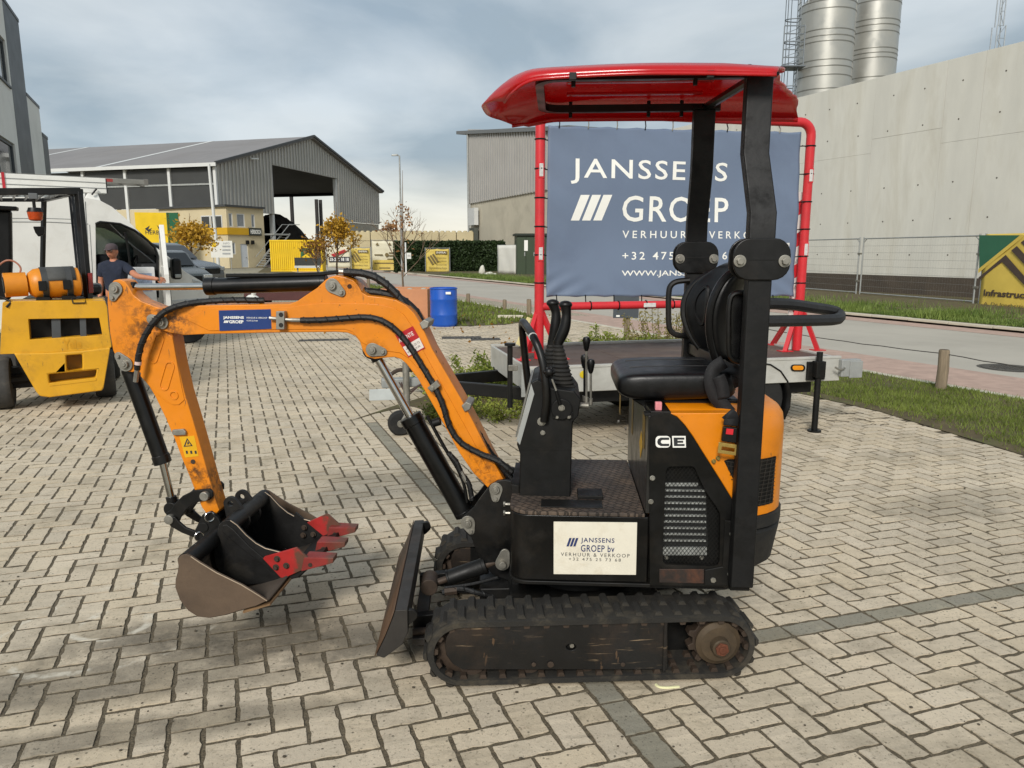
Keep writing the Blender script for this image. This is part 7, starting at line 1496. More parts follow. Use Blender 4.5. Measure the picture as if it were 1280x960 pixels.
    def hp(u, v): x = hx0+(hx1-hx0)*u; y = 4+9*v; h = 6.6*max(0, math.sin(math.pi*min(1,(1-u)*.62+.02)))*math.sin(math.pi*v)**.6; return (x, y, h+.25*math.sin(u*31+v*17)*v*(1-v)*3)
    b.grid(hp, 24, 12).build('soil_heap', SOILH, None, loc=HL.o, rotz=HL.a)
    return t
big_hall()
o = bpy.data.objects['soil_heap']; tag(o, 'dark heap of soil inside the open gable of the big steel hall', 'soil heap')
# ---------------------------------------------------------------- two-storey cabin office under the hall corner
def cabin_office():
    C_ = Frame(*at(268, 300, 76).to_2d() if False else (at(288,300,75).x, 75.0), 62); t = thing('site_office', 'two storey beige cabin office with yellow fascia under the steel hall corner', 'office', C_.o, C_.a)
    e = lambda x, y: C_.E(x, y, 0)
    xa, xb = e(285, 300).x, e(331, 300).x; zt = 6.0; Lw = 10
    # openings on the gable-side face (y'=0) 
    W1 = [[(e(x0,290).x, e(300,284).z), (e(x1,290).x, e(300,284).z), (e(x1,290).x, e(300,267).z), (e(x0,290).x, e(300,267).z)] for x0, x1 in ((287,292), (297,307), (315,319.5))]
    D = [(e(302,330).x, .05), (e(311,330).x, .05), (e(311,330).x, e(306,305).z), (e(302,330).x, e(306,305).z)]; W2 = [[(e(291,325).x, e(292,318).z), (e(295.5,325).x, e(292,318).z), (e(295.5,325).x, e(292,303).z), (e(291,325).x, e(292,303).z)]]
    w = holed(MB(), [(xa,0),(xb,0),(xb,zt),(xa,zt)], W1+W2+[D], 0, .2).build('wall', BEIGE, t)
    for q in W1+W2:
        f = holed(MB(), q, [[(q[0][0]+.1,q[0][1]+.1),(q[1][0]-.1,q[1][1]+.1),(q[2][0]-.1,q[2][1]-.1),(q[3][0]+.1,q[3][1]-.1)]], .03, .12).build('window', WHT, t); MB().prism(q, .07, .08).build('pane', M('pale_blind', '#7f8489', .3), f)
    f = MB().prism(D, .05, .1).build('door', M('pale_door', '#c6cbd0', .5, var=.05), t); MB().box(D[1][0]-.3, D[1][0]-.2, .0, .05, 1.0, 1.1).build('handle', GREYS, f)
    MB().box(xa, xb, .21, Lw, 0, zt-.01).build('core', BEIGE, t)
    z0, z1 = e(300,293.5).z, e(300,285).z; MB().box(xa-.1, e(310,290).x, -.12, -.003, z0, z1).build('fascia', M('ochre_fascia', '#c79a14', .5, var=.06, vs=.5), t); s = MB().box(e(310.2,290).x, e(326,290).x, -.13, -.003, z0-.05, z1+.05).build('fascia_sign', M('sign_dark', '#33362f', .5), t); lettering('lettering', 'HERBOSCH', e(312,290).x, e(325,290).x, z0+.12, z1-.12, -.14, WHITEINK, s, bold=.04)
    MB().box(xa-.003, xa-.12, -.1, Lw, z0, z1).build('fascia', M('ochre_fascia', '#c79a14', .5), t); 
    # front face towards the yard (left of the corner)
    for y0_, y1_ in ((.6, 2.2), (2.3, 3.6)): f = MB().box(xa-.06, xa-.002, y0_, y1_, 3.7, 5.2).build('window', WHT, t); MB().box(xa-.08, xa-.062, y0_+.1, y1_-.1, 3.8, 5.1).build('pane', GLASS, f)
    MB().box(xa-.06, xa-.002, 7, 9.6, 3.4, 5.6).build('window', M('brown_shade', '#5a4630', .6), t)
    MB().box(xa-.3, xb+.05, -.25, Lw, zt, zt+.2).build('roof', M('dark_trim', '#3b3c3d', .5), t)
    # outside stair up to the upper door
    for k in range(14): x = e(318,330).x+k*.28; MB().box(x, x+.32, -1.3, -.3, .2+k*.24, .26+k*.24).build('stair_step', GREYS, t)
    for y in (-1.32, -.28): MB().tube([(e(318,330).x,y,.1),(e(318,330).x+14*.28,y,3.5)], .08, n=4).build('stair_string', GREYS, t); MB().tube([(e(318,330).x,y,1.1),(e(318,330).x+14*.28,y,4.5),(e(318,330).x+14*.28+1.5,y,4.5)], .04, n=5).build('stair_rail', GREYS, t)
    q = e(331, 300); MB().box(xb, xb+2.2, -1.4, 2, 3.35, 3.5).build('landing', GREYS, t)
    for x in (308.5, 315): q = e(x, 303); MB().box(q.x-.15,q.x+.15,-.2,-.003,q.z-.2,q.z+.2).build('wall_lamp', BLACKP, t)
cabin_office()
def flat_sign(name, label, cat, px, Y, mat, rot=0, th=.04, legs=None, group=None):
    a = at(px[0], px[3], Y); F_ = Frame(a.x, Y, rot); t = thing(name, label, cat, F_.o, F_.a, group)
    p0 = F_.E(px[0], px[3], 0); p1 = F_.E(px[2], px[1], 0); MB().box(p0.x, p1.x, 0, th, p0.z, p1.z).build('panel', mat, t, smooth=0)
    if legs:
        for u in legs: x = p0.x+(p1.x-p0.x)*u; MB().cyl((x, th+.03, -.02), (x, th+.03, p1.z), .035, n=8).build('post', GREYS, t)
    return t, F_
YB_ = M('yellow_banner', '#e3bd0c', .55, var=.08, vs=1, dirt='#b79b28', da=.2, ds=1.5); GRN = M('green_banner', '#0f5a38', .55, var=.06)
t, F_ = flat_sign('wall_banner', 'big yellow banner with green edge on the hall side above the white van door', 'banner', (172, 266, 211, 313), 72, YB_, 20, legs=(.05,.95)); p = F_.E(211.3,313,0); q = F_.E(222,266,0); MB().box(p.x, q.x, 0, .04, p.z, q.z).build('panel', GRN, t)
textpx(F_, 'HERBO', 182, 205, 288, 293, -.02, DARKINK, t); MB().prism(F_.P([(181,286),(187,282),(185,287),(190,285),(186,290)], -.02), -.025, -.015).build('bird_mark', DARKINK, t, smooth=0); MB().prism(F_.P([(196,281),(203,289),(199,288)], -.02), -.025, -.015).build('bird_mark', DARKINK, t, smooth=0)
# tall white mast at the office corner, notice board
p = ground(273, 336); t = thing('flag_mast', 'tall white pole standing at the corner of the steel hall', 'pole', (at(273,330,70).x, 70, 0)); MB().cyl((0,0,0),(-.25,0,at(270,205,70).z),.16,.12,n=12).build('pole', WHT, t); MB().lathe([(.3,0),(.3,.2),(.2,.25)], (0,0,0), 'z', 12).build('base', CONC, t)
t, F_ = flat_sign('notice_board', 'white notice board with printed sheets beside the tall white pole', 'board', (264, 301, 290, 322), 66, M('white_board', '#d4d3cc', .5, var=.05), 10, legs=(.1,.9))
for k in range(4): textpx(F_, ('INFO','ROUTE','SITE','HELM')[k] if False else 'INFO', 279, 287, 303+k*4.5, 305.5+k*4.5, -.02, M('pale_ink', '#9a9c9c', .5), t) if k == 0 else MB().prism(F_.P([(278,302.5+k*4.5),(288,302.5+k*4.5),(288,304.5+k*4.5),(278,304.5+k*4.5)], -.02), -.02, -.012).build('printed_line', M('pale_ink', '#9a9c9c', .5), t, smooth=0)
MB().prism(F_.P([(265,303),(270,303),(270,309),(265,309)], -.02), -.02, -.01).build('yellow_sheet', YB_, t, smooth=0)
# low concrete edge with dark board in front of the yard
t, F_ = flat_sign('dark_board', 'dark grey board with pale lower edge standing before the yellow container', 'board', (368.5, 322, 400, 332), 40, M('charcoal_board', '#30322f', .6, var=.1), 0, th=.1, legs=(.08,.92)); p = F_.E(368.5,335,0); q = F_.E(400,332.1,0); MB().box(p.x,q.x,-.04,.1,p.z,q.z).build('ledge', WHT, t)
c0 = at(258, 339, 42); c1 = at(368, 339, 42); t = thing('concrete_edge', 'low concrete edging wall of the planted bed left of the dark board', 'edging', (0,0,0)); 
for k in range(6): a = c0.lerp(c1, k/6); b = c0.lerp(c1, (k+1)/6); MB().box(a.x+.02, b.x-.02, 41.8, 42.1, 0, .42+.03*random.random()).build('edge_block', CONC, t, bevel=.02)
# ---------------------------------------------------------------- yellow site container
def yellow_container():
    a = at(338.5, 333, 62); F_ = Frame(a.x, 62, 8); t = thing('yellow_container', 'yellow corrugated site container with striped house logo below the hall opening', 'container', F_.o, F_.a)
    p0 = F_.E(338.5, 334, 0); p1 = F_.E(402, 300, 0); MB().box(p0.x, p1.x, .06, 2.5, 0, p1.z).build('box', YB_, t)
    n = 26
    for k in range(n): x = p0.x+(p1.x-p0.x)*(k+.5)/n; MB().box(x-.055, x+.055, 0, .058, .15, p1.z-.15).build('corrugation', YB_, t, smooth=0)
    for z in (.0, p1.z-.13): MB().box(p0.x, p1.x, -.02, .057, z, z+.12).build('frame_rail', YB_, t)
    lg = -.03; MB().prism(F_.P([(376,310),(400,310),(400,331),(376,331)], lg), lg, lg+.02).build('logo_field', YB_, t, smooth=0); MB().prism(F_.P([(376,310),(392,310),(376,322)], lg-.005), lg-.02, lg-.002).build('logo_green', GRN, t, smooth=0)
    for k in range(3): x = 386+k*5; MB().prism(F_.P([(x,315-k*2.6),(x+3,313.5-k*2.6),(x+14-k*3.5,329),(x+9.5-k*3.5,329)], lg-.01), lg-.03, lg-.012).build('logo_stripe', M('brown_stripe', '#5c4527', .5), t, smooth=0)
yellow_container()
# ---------------------------------------------------------------- wall of big concrete blocks at the back
def block_wall():
    t = thing('block_wall', 'long wall of stacked pale concrete blocks behind the hedge and banners', 'wall', (0,0,0)); Y = 76; BL = M('pale_block', '#b7aa88', .9, var=.1, vs=.5, dirt='#9a8f70', da=.35, ds=.6)
    x0 = at(420,300,Y).x; x1 = at(592,300,Y).x; zt = at(500,290,Y).z; n = 8; w = (x1-x0)/n
    for r_ in range(4):
        for k in range(n): 
            xs = x0+w*k+(w*.5 if r_ % 2 else 0)*.0; h = zt/4; MB().box(xs+.03, xs+w-.03, Y, Y+.9, r_*h+.02, (r_+1)*h).build('block', BL, t, bevel=.03, seg=1)
            if r_ == 3:
                for j in range(3): MB().lathe([(.22,0),(.2,.1),(.1,.14),(0,.14)], (xs+w*(j+.5)/3, Y+.45, (r_+1)*h+.002), 'z', 10).build('stacking_knob', BL, t)
block_wall()
# ---------------------------------------------------------------- banners on site fencing
def fence_banner(name, label, px, Y, mat, rot=0):
    a = at(px[0], px[3], Y); F_ = Frame(a.x, Y, rot); t = thing(name, label, 'banner', F_.o, F_.a, 'banners tied along the site fence')
    p0 = F_.E(px[0], px[3], 0); p1 = F_.E(px[2], px[1], 0)
    def pt(u, v): return (p0.x+(p1.x-p0.x)*u, .03*math.sin(u*9+v*7)+.02*math.sin(v*23), p0.z+(p1.z-p0.z)*v-.05*abs(math.sin(u*6.3))*(v > .9))
    MB().grid(pt, 12, 10).build('cloth', mat, t, solid=.02); 
    for x in (p0.x-.06, p1.x+.06): MB().cyl((x,.05,0),(x,.05,p1.z+.1),.03,n=8).build('post', GREYS, t)
    MB().cyl((p0.x-.06,.05,p1.z+.05),(p1.x+.06,.05,p1.z+.05),.022,n=6).build('rail', GREYS, t)
    return t, F_
PALEY = M('faded_yellow', '#cdb455', .6, var=.12, vs=.8, dirt='#d6cba0', da=.4, ds=1); PALEW = M('faded_white', '#cfc9b0', .6, var=.08, vs=.8)
BRN = M('brown_print', '#6a5a30', .6)
t, F_ = fence_banner('fence_banner', 'white sale banner with red slanted writing and black phone number strip', (410, 308, 437, 334), 58, PALEW); MB().prism(F_.P([(411,321),(437,321),(437,327.5),(411,327.5)], -.1), -.11, -.09).build('phone_strip', DARKINK, t, smooth=0); textpx(F_, '03-232 18 18', 412, 436, 322.3, 326.2, -.12, WHITEINK, t, bold=.02)
for k in range(2): MB().prism(F_.P([(414+k*2,318+k*1.5),(431+k*2,311.5+k*1.5),(431.5+k*2,313+k*1.5),(414.5+k*2,319.8+k*1.5)], -.1), -.11, -.09).build('red_slash', REDDEC, t, smooth=0)
t, F_ = fence_banner('fence_banner', 'faded yellow banner with brown house stripes right of the sale banner', (437.5, 310, 462, 337), 58.5, PALEY)
def brown_print(F_, t, x0, x1, y0, y1, stripes=True):
    w, h = x1-x0, y1-y0
    MB().prism(F_.P([(x0+w*.38,y0+h*.06),(x0+w*.92,y0+h*.06),(x0+w*.92,y0+h*.2),(x0+w*.38,y0+h*.2)], -.1), -.11, -.09).build('print_box', BRN, t, smooth=0); textpx(F_, 'INFRA', x0+w*.44, x0+w*.86, y0+h*.09, y0+h*.17, -.115, WHITEINK, t)
    for k in range(4): yy = y0+h*(.32+.15*k); textpx(F_, ('Infrastructuur','Wegenbouw','Riolering','Grondwerken')[k], x0+w*(.42 if k < 3 else .1), x0+w*.9, yy, yy+h*.08, -.1, BRN, t)
    if stripes:
        for k in range(3): xx = x0+w*(.02+.11*k); yy = y0+h*(.22-.06*k); MB().prism(F_.P([(xx,yy+h*.12),(xx+w*.07,yy+h*.08),(xx+w*.30,yy+h*.42),(xx+w*.22,yy+h*.46)], -.1), -.11, -.09).build('print_stripe', BRN, t, smooth=0)
brown_print(F_, t, 438, 462, 311, 336)
t, F_ = fence_banner('fence_banner', 'white and yellow banner with two warning triangles left of the hedge', (466, 301, 494.5, 338), 60, PALEW); MB().prism(F_.P([(466,325),(494,325),(494,337.5),(466,337.5)], -.1), -.105, -.09).build('yellow_foot', PALEY, t, smooth=0)
for x in (471.5, 487): MB().prism(F_.P([(x-2.2,306.5),(x+2.2,306.5),(x,302.8)], -.1), -.11, -.09).build('warning_triangle', BRN, t, smooth=0)
MB().prism(F_.P(circ((483.5,318.5),2.4), -.1), -.11, -.09).build('round_mark', BRN, t, smooth=0)
for a, b, y in ((468,478.5,318.5),(486,492,316),(486,492,319.5),(484,492,324),(468,492,329),(474,488,335)): MB().prism(F_.P([(a,y-.7),(b,y-.7),(b,y+.7),(a,y+.7)], -.12), -.125, -.115).build('printed_line', BRN, t, smooth=0)
t, F_ = fence_banner('fence_banner', 'faded yellow banner with brown stripes hanging on the front of the hedge', (533, 311, 561, 340.5), 57.5, PALEY); brown_print(F_, t, 533.5, 561, 312, 340)
# number sign on a white post before the hedge
p = at(507.5, 338, 52); t = thing('number_sign', 'small white number sign on a white post before the hedge', 'sign', (p.x, 52, 0)); MB().box(-.05,.05,0,.06,0,at(507,303,52).z).build('post', WHT, t); a = at(508.5,316,52); b = at(514,323.5,52); MB().box(a.x-p.x,b.x-p.x,-.03,-.005,b.z,a.z).build('panel', M('white_board', '#d4d3cc', .5), t); lettering('lettering', '476', a.x-p.x+.05, b.x-p.x-.05, b.z+.14, a.z-.14, -.035, DARKINK, t)
# ---------------------------------------------------------------- hedge, trees, shrubs
def leaf_cloud(name, pts, size, mat, parent=None, kind=None, aspect=.6):
    n = len(pts); pts = np.asarray(pts); a = RNG.normal(0,1,(n,3)); a /= np.linalg.norm(a,axis=1)[:,None]; b = np.cross(a, RNG.normal(0,1,(n,3))); b /= np.linalg.norm(b,axis=1)[:,None]
    s = size*RNG.uniform(.6,1.35,n)[:,None]; V = np.stack([pts-a*s, pts+b*s*aspect, pts+a*s, pts-b*s*aspect], 1).reshape(-1,3); o = rawmesh(name, V, np.arange(4*n).reshape(-1,4), mat, parent)
    if kind: o['kind'] = kind
    return o
HEDGE = leaf_mat('hedge_leaf', '#1f2c17', '#3d4f2b'); AUT = leaf_mat('autumn_leaf', '#94701a', '#d8ab3c'); AUT2 = leaf_mat('brown_autumn_leaf', '#6d4a1f', '#a87a34'); SHRUB = leaf_mat('shrub_leaf', '#56691f', '#a6ad50'); DRY = leaf_mat('dry_leaf', '#8a5c35', '#b98f5e')
BARK = M('bark', '#6d5b49', .9, var=.25, vs=8, bump=.4, bs=30)
def hedge():
    a = at(497, 340, 60); b = at(629, 340, 58); z = at(560, 302, 59).z; t = thing('hedge', 'long clipped dark green hedge at the far side of the road', 'hedge', (0,0,0))
    x0, x1 = a.x, b.x; MB().box(x0+.2, x1-.2, 58.4, 60.0, 0, z-.2).build('core', M('hedge_core', '#141c10', .95, var=.3), t)
    n = 26000; f = RNG.uniform(0,1,n); X = RNG.uniform(x0,x1,n); Y = np.where(f < .75, 58.25+RNG.normal(0,.09,n), RNG.uniform(58.2,60.2,n)); Z = np.where(f < .75, RNG.uniform(0.02,z,n), z-.08+RNG.normal(0,.06,n)); e = f > .96; X[e] = x1+RNG.normal(0,.1,e.sum()); Z[e] = RNG.uniform(0,z,e.sum())
    leaf_cloud('leaves', np.stack([X,Y,Z],1), .10, HEDGE, t)
hedge()
def branches(mb, p, d, L, r, depth, tips, spread=.55, up=.25, n=3):
    q = p+d*L; mb.tube([p, (p+q)/2+Vector((random.gauss(0,.03),random.gauss(0,.03),0))*L, q], r, n=6, rad=lambda t: r*(1-.4*t), smooth=2); tips.append((q, depth))
    if depth == 0: return
    for k in range(n):
        a = 2*math.pi*(k+random.random())/n; o = d.orthogonal().normalized(); w = o*math.cos(a)+d.cross(o)*math.sin(a)
        branches(mb, p+d*L*random.uniform(.55,1), (d+w*spread*random.uniform(.7,1.3)+Vector((0,0,up))).normalized(), L*random.uniform(.62,.85), r*.58, depth-1, tips, spread, up, n)
def tree(name, label, px, pybase, pytop, Y, nleaf, size, mat, rx, seed, depth=3, trunkh=.35, r=.06, fill=1.0, group='young street trees along the road'):
    random.seed(seed); p = at(px, pybase, Y); H_ = at(px, pytop, Y).z; t = thing(name, label, 'tree', (p.x, Y, 0), 0, group); b = MB(); tips = []
    branches(b, Vector((0,0,0)), Vector((random.gauss(0,.02),0,1)).normalized(), H_*trunkh, r, 0, []); 
    for k in range(9): 
        h = H_*(trunkh*.85+(.95-trunkh)*.62*k/9); a = k*2.4; branches(b, Vector((0,0,h)), Vector((math.cos(a)*.75,math.sin(a)*.75,.75)).normalized(), H_*.18*(1.15-k/11), r*.42*(1-.06*k), depth-1, tips, .5, .3, 3)
    b.tube([(0,0,H_*trunkh*.95),(.02,0,H_*.62),(0.04,.02,H_*.96)], r*.8, n=6, rad=lambda u: r*.75*(1-.85*u), smooth=4); b.build('trunk', BARK, t)
    pts = []; z0 = H_*trunkh*.9
    while len(pts) < nleaf:
        tp, dp = random.choice(tips); q = tp+Vector((random.gauss(0,1),random.gauss(0,1),random.gauss(0,.9)))*size*(2.6 if fill else 1.3)
        if q.z > z0*.8: pts.append((q.x*rx, q.y*rx, min(q.z, H_*1.02)))
    leaf_cloud('crown', pts, size, mat, t); return t
tree('autumn_tree', 'golden autumn tree behind the white van by the tall pole', 241, 337, 263, 50, 1700, .12, AUT, 1.0, 3, r=.09)
tree('autumn_tree', 'bright golden autumn tree in front of the banners and yellow container', 423, 345, 248, 34, 1500, .075, AUT, .66, 5, r=.06)
tree('autumn_tree', 'sparse brownish autumn tree left of the bright golden one', 396, 346, 279, 33, 620, .06, AUT2, 1.0, 8, r=.05)
tree('bare_tree', 'nearly bare young tree rising behind the orange planter', 505, 372, 205, 19.5, 150, .04, DRY, .42, 12, r=.035, trunkh=.30, fill=0)
tree('autumn_tree', 'hazy brown tree far behind the block wall', 488, 300, 275, 110, 500, .3, DRY, .8, 21, r=.2)
def shrub(name, label, cx, cy, rx, ry, h, n, size, mat, seed, group='weedy shrubs round the trailer'):
    rg = np.random.default_rng(seed); t = thing(name, label, 'shrub', (cx, cy, 0), 0, group); b = MB(); P_ = []
    for k in range(34):
        a = rg.uniform(0,2*math.pi); d = rg.uniform(0,1)**.5; q = Vector((rx*d*math.cos(a), ry*d*math.sin(a), 0)); hh = h*rg.uniform(.45,1.1)*(1-.35*d*d); tip = q*1.25+Vector((rg.normal(0,.05),rg.normal(0,.05),hh)); b.tube([q*.8, (q*.8+tip)/2+Vector((rg.normal(0,.02),rg.normal(0,.02),.02)), tip], .004, n=4)
        for j in range(n//34): u = rg.uniform(.15,1.0); m = q*.8*(1-u)+tip*u; P_.append((m.x+rg.normal(0,.035), m.y+rg.normal(0,.035), max(.01, m.z+rg.normal(0,.03))))
    b.build('stems', M('stem', '#6a6038', .8), t); leaf_cloud('leaves', P_, size, mat, t, aspect=.38)
g1 = ground(600, 478); shrub('wild_shrub', 'yellowish green weedy shrub growing behind the trailer drawbar left of the console', -.30, 8.3, .66, .48, .46, 9500, .026, SHRUB, 1)
shrub('wild_shrub', 'small green weed under the trailer drawbar by the jockey wheel', -.62, 7.05, .22, .2, .20, 1300, .02, leaf_mat('weed_leaf', '#38461b', '#66702c'), 2); shrub('wild_shrub', 'low weedy shrub below the drawbar near the control console', -.08, 7.15, .34, .25, .22, 1800, .02, SHRUB, 3)
shrub('wild_shrub', 'weedy green growth behind the trailer deck right of the levers', 1.35, 10.6, .75, .4, .52, 4200, .03, SHRUB, 4); shrub('wild_shrub', 'taller dry weeds behind the trailer deck left of the seat', 2.35, 10.9, .6, .4, .85, 2600, .026, leaf_mat('dry_weed', '#7a7037', '#a89c62'), 5); shrub('wild_shrub', 'weedy green tuft behind the trailer hidden partly by the seat', 3.05, 11.2, .5, .4, .5, 2000, .03, SHRUB, 6)
# ---------------------------------------------------------------- barrel, planter, little things by the verge
def barrel():
    p = ground(553.5, 409); s = p.y*math.cos(PITCH)+CAM_H*math.sin(PITCH); r = 17/FPX*s; h = at(553, 360, p.y).z; t = thing('blue_barrel', 'blue plastic barrel standing on the paving beside the orange planter', 'barrel', (p.x, p.y+r, 0))
    B = M('blue_plastic', '#0d4fae', .38, var=.08, vs=3, dirt='#3a5f8e', da=.3, ds=5, coat=.2)
    MB().lathe([(r*.9,0),(r*.98,.03),(r,.07),(r,h*.26),(r*1.02,h*.28),(r*1.02,h*.32),(r,h*.34),(r,h*.66),(r*1.02,h*.68),(r*1.02,h*.72),(r,h*.74),(r,h-.05),(r*.97,h-.02),(r*.97,h),(r*.9,h),(r*.9,h-.05),(0,h-.05)], (0,0,0), 'z', 40).build('drum', B, t)
    for x in (-.12, .13): MB().lathe([(.05,0),(.05,.03),(0,.03)], (x, .05, h-.049), 'z', 16).build('bung', M('white_plastic', '#d3d3cd', .5), t)
    MB().box(r*.25, r*.62, -r*.99, -r*.75, h*.84, h*.90).build('white_sticker', WHITEINK, t); MB().tube([(r*math.cos(a)*1.0, r*math.sin(a)*1.0, h-.02) for a in [2*math.pi*i/40 for i in range(41)]], .014, n=6).build('rim_band', B, t)
barrel()
def planter():
    p = ground(490, 402); q = ground(535, 405); F_ = Frame(q.x, q.y, -6); t = thing('planter_box', 'square rust-orange planter box standing left of the blue barrel', 'planter', F_.o, F_.a); COR = M('corten', '#bf855f', .75, var=.1, vs=2, dirt='#8e5a38', da=.4, ds=2)
    w = 1.15; h = F_.E(520, 361.5, 0).z
    for x0, x1, y0, y1 in ((-w,0,0,.05),(-w,0,w-.05,w),(-w,-w+.05,.051,w-.051),(-.05,0,.051,w-.051)): MB().box(x0,x1,y0,y1,0,h).build('side_panel', COR, t, bevel=.006)
    MB().box(-w+.051,-.051,.051,w-.051,h-.2,h-.08).build('soil', SOIL, t)
    for k in range(3): MB().ell((-.8+.3*k,.3+.1*k,h-.06),(.09,.07,.07),8,6).build('rubble', CONC, t)
    F2 = MB()
planter()
def stake(px, pyb, pyt, w, label, Y=None, h=None):
    p = ground(px, pyb); t = thing('wooden_post', label, 'post', (p.x, p.y, 0), random.uniform(-.1,.1), 'wooden posts along the verge'); z = at(px, pyt, p.y).z; s = p.y/FPX; b = MB().lathe([(w*s*.52,-.1),(w*s*.5,z*.5),(w*s*.48,z-.02),(w*s*.42,z),(0,z)], (0,0,0), 'z', 16); b.v = [(x+.008*math.sin(q*7), y, q) for x, y, q in b.v]; b.build('shaft', WOODG, t); MB().lathe([(w*s*.2,z+.0006),(w*s*.38,z+.001)],(0,0,0),'z',12).build('growth_ring', M('dark_ring', '#4d3f2d', .9), t); return Vector((p.x, p.y, z))
s1 = stake(1175.5, 487, 437, 13, 'thick round wooden post in the grass at the right, nearest of the posts'); s2 = stake(585, 379, 367, 5, 'thin grey post on the verge just right of the blue barrel'); s3 = stake(630.5, 388, 374.5, 5, 'thin grey post on the verge close to the left of the red frame'); s4 = stake(661, 396, 374, 6, 'thin post half hidden behind the left tube of the red frame'); s5 = stake(461, 366, 345, 4, 'thin post behind the boom below the banners') ; s6 = stake(480, 360, 346, 4, 'thin post left of the bare tree stem')
t = thing('wire', 'thin wire strung from the round wooden post along the road edge', 'wire', (0,0,0)); a = s1+Vector((0,0,-.05)); c = Vector((3.1, 12.6, .55)); e = Vector((6.7, 5.4, .40))
for p0, p1 in ((c, a), (a, e)): MB().tube([p0.lerp(p1, u)+Vector((0,0,-.05*math.sin(math.pi*u)+.004*math.sin(u*40))) for u in [i/16 for i in range(17)]], .006, n=5).build('strand', M('wire_dark', '#45423c', .6), t)
MB().cyl((3.1,12.6,0),(3.1,12.6,.58),.03).build('stake', WOODG, t)
a = ground(622, 398); t = thing('timber_plank', 'loose white plank lying in the grass right of the blue barrel', 'plank', (a.x, a.y, 0), R(-3)); MB().box(0,.62,0,.12,.0,.075).build('plank', M('pale_plank', '#c9c1ad', .8, var=.1), t, bevel=.008)
a = ground(600, 347); 
def rubble(px, py, s, label):
    p = ground(px, py); p = Vector((p.x, min(p.y, 54), 0)); p.x = at(px, py, p.y).x; t = thing('rubble_lump', label, 'rubble', p, 0, 'white rubble at the hedge foot'); b = MB().ell((0,0,s[2]*.5), (s[0]/2,s[1]/2,s[2]/2), 12, 8); b.v = [(x*(1+.15*math.sin(z*9+y*5)), y, max(0,z*(1+.1*math.sin(x*7)))) for x, y, z in b.v]; b.build('lump', M('white_rubble', '#cbc8bb', .8, var=.1, vs=3), t, smooth=20)
rubble(602.5, 345, (.42,.4,.72), 'upright white lump of rubble at the right end of the hedge'); rubble(611, 345.5, (.55,.4,.3), 'flat white lump of rubble beside the upright one'); rubble(617.5, 345.5, (.35,.3,.22), 'smallest white lump of rubble nearest the fence post')
# ---------------------------------------------------------------- street lamp, board on a stake, dark-green kiosk, right grey hall
p = at(503, 340, 52); t = thing('street_lamp', 'slim grey street lamp rising behind the bare tree', 'street lamp', (p.x, 52, 0)); zt = at(503,194.5,52).z; MB().cyl((0,0,0),(0,0,zt),.09,.05,n=10).build('pole', GREYS, t); MB().tube([(0,0,zt-.05),(-.1,0,zt+.02),(-.25,0,zt+.03)], .04).build('arm', GREYS, t); MB().hexa([(-.55,-.12,zt-.02),(-.1,-.12,zt-.02),(-.1,.12,zt-.02),(-.55,.12,zt-.02),(-.5,-.1,zt+.07),(-.1,-.1,zt+.1),(-.1,.1,zt+.1),(-.5,.1,zt+.07)]).build('lantern', GREYS, t, bevel=.02)
p = ground(783.5, 434); t = thing('sign_board', 'dark sign board seen from behind on a wooden stake behind the trailer', 'sign', (p.x, p.y, 0)); a = at(767, 369.5, p.y); c = at(798, 397.5, p.y); MB().box(a.x-p.x,c.x-p.x,-.012,.012,c.z,a.z).build('panel', M('dark_board', '#454b50', .5, var=.06), t, bevel=.004); MB().box(-.045,.045,.014,.10,0,a.z-.03).build('stake', WOODG, t, bevel=.01); MB().box(a.x-p.x+.05,a.x-p.x+.11,-.0135,-.0125,c.z+.02,c.z+.05).build('sticker', WHITEINK, t)
def kiosk():
    p = at(646, 345, 50); F_ = Frame(p.x, 50, 4); t = thing('transformer_kiosk', 'dark green steel kiosk with double doors left of the banner frame', 'kiosk', F_.o, F_.a); G_ = M('kiosk_green', '#33402b', .5, var=.07, vs=1.5); e = lambda x, y: F_.E(x, y, 0)
    x0, x1, z = e(646,345).x, e(692,345).x, e(660,294.5).z; MB().box(x0, x1, .04, 2.2, 0, z).build('cabinet', G_, t); MB().box(x0-.12, x1+.12, -.12, 2.32, z+.002, z+.14).build('roof', M('kiosk_roof', '#1f261c', .6), t)
    n = 4; 
    for k in range(n): d = MB().box(x0+(x1-x0)*k/n+.03, x0+(x1-x0)*(k+1)/n-.03, -.01, .038, .12, z-.12).build('door', G_, t, bevel=.01); MB().box(x0+(x1-x0)*(k+.8)/n, x0+(x1-x0)*(k+.8)/n+.06, -.05, -.011, z*.5, z*.5+.25).build('handle', GREYS, d)
    q = e(657.5, 306); MB().box(q.x-.12,q.x+.12,-.02,-.0105,q.z-.4,q.z+.3).build('white_notice', WHITEINK, t)
kiosk()
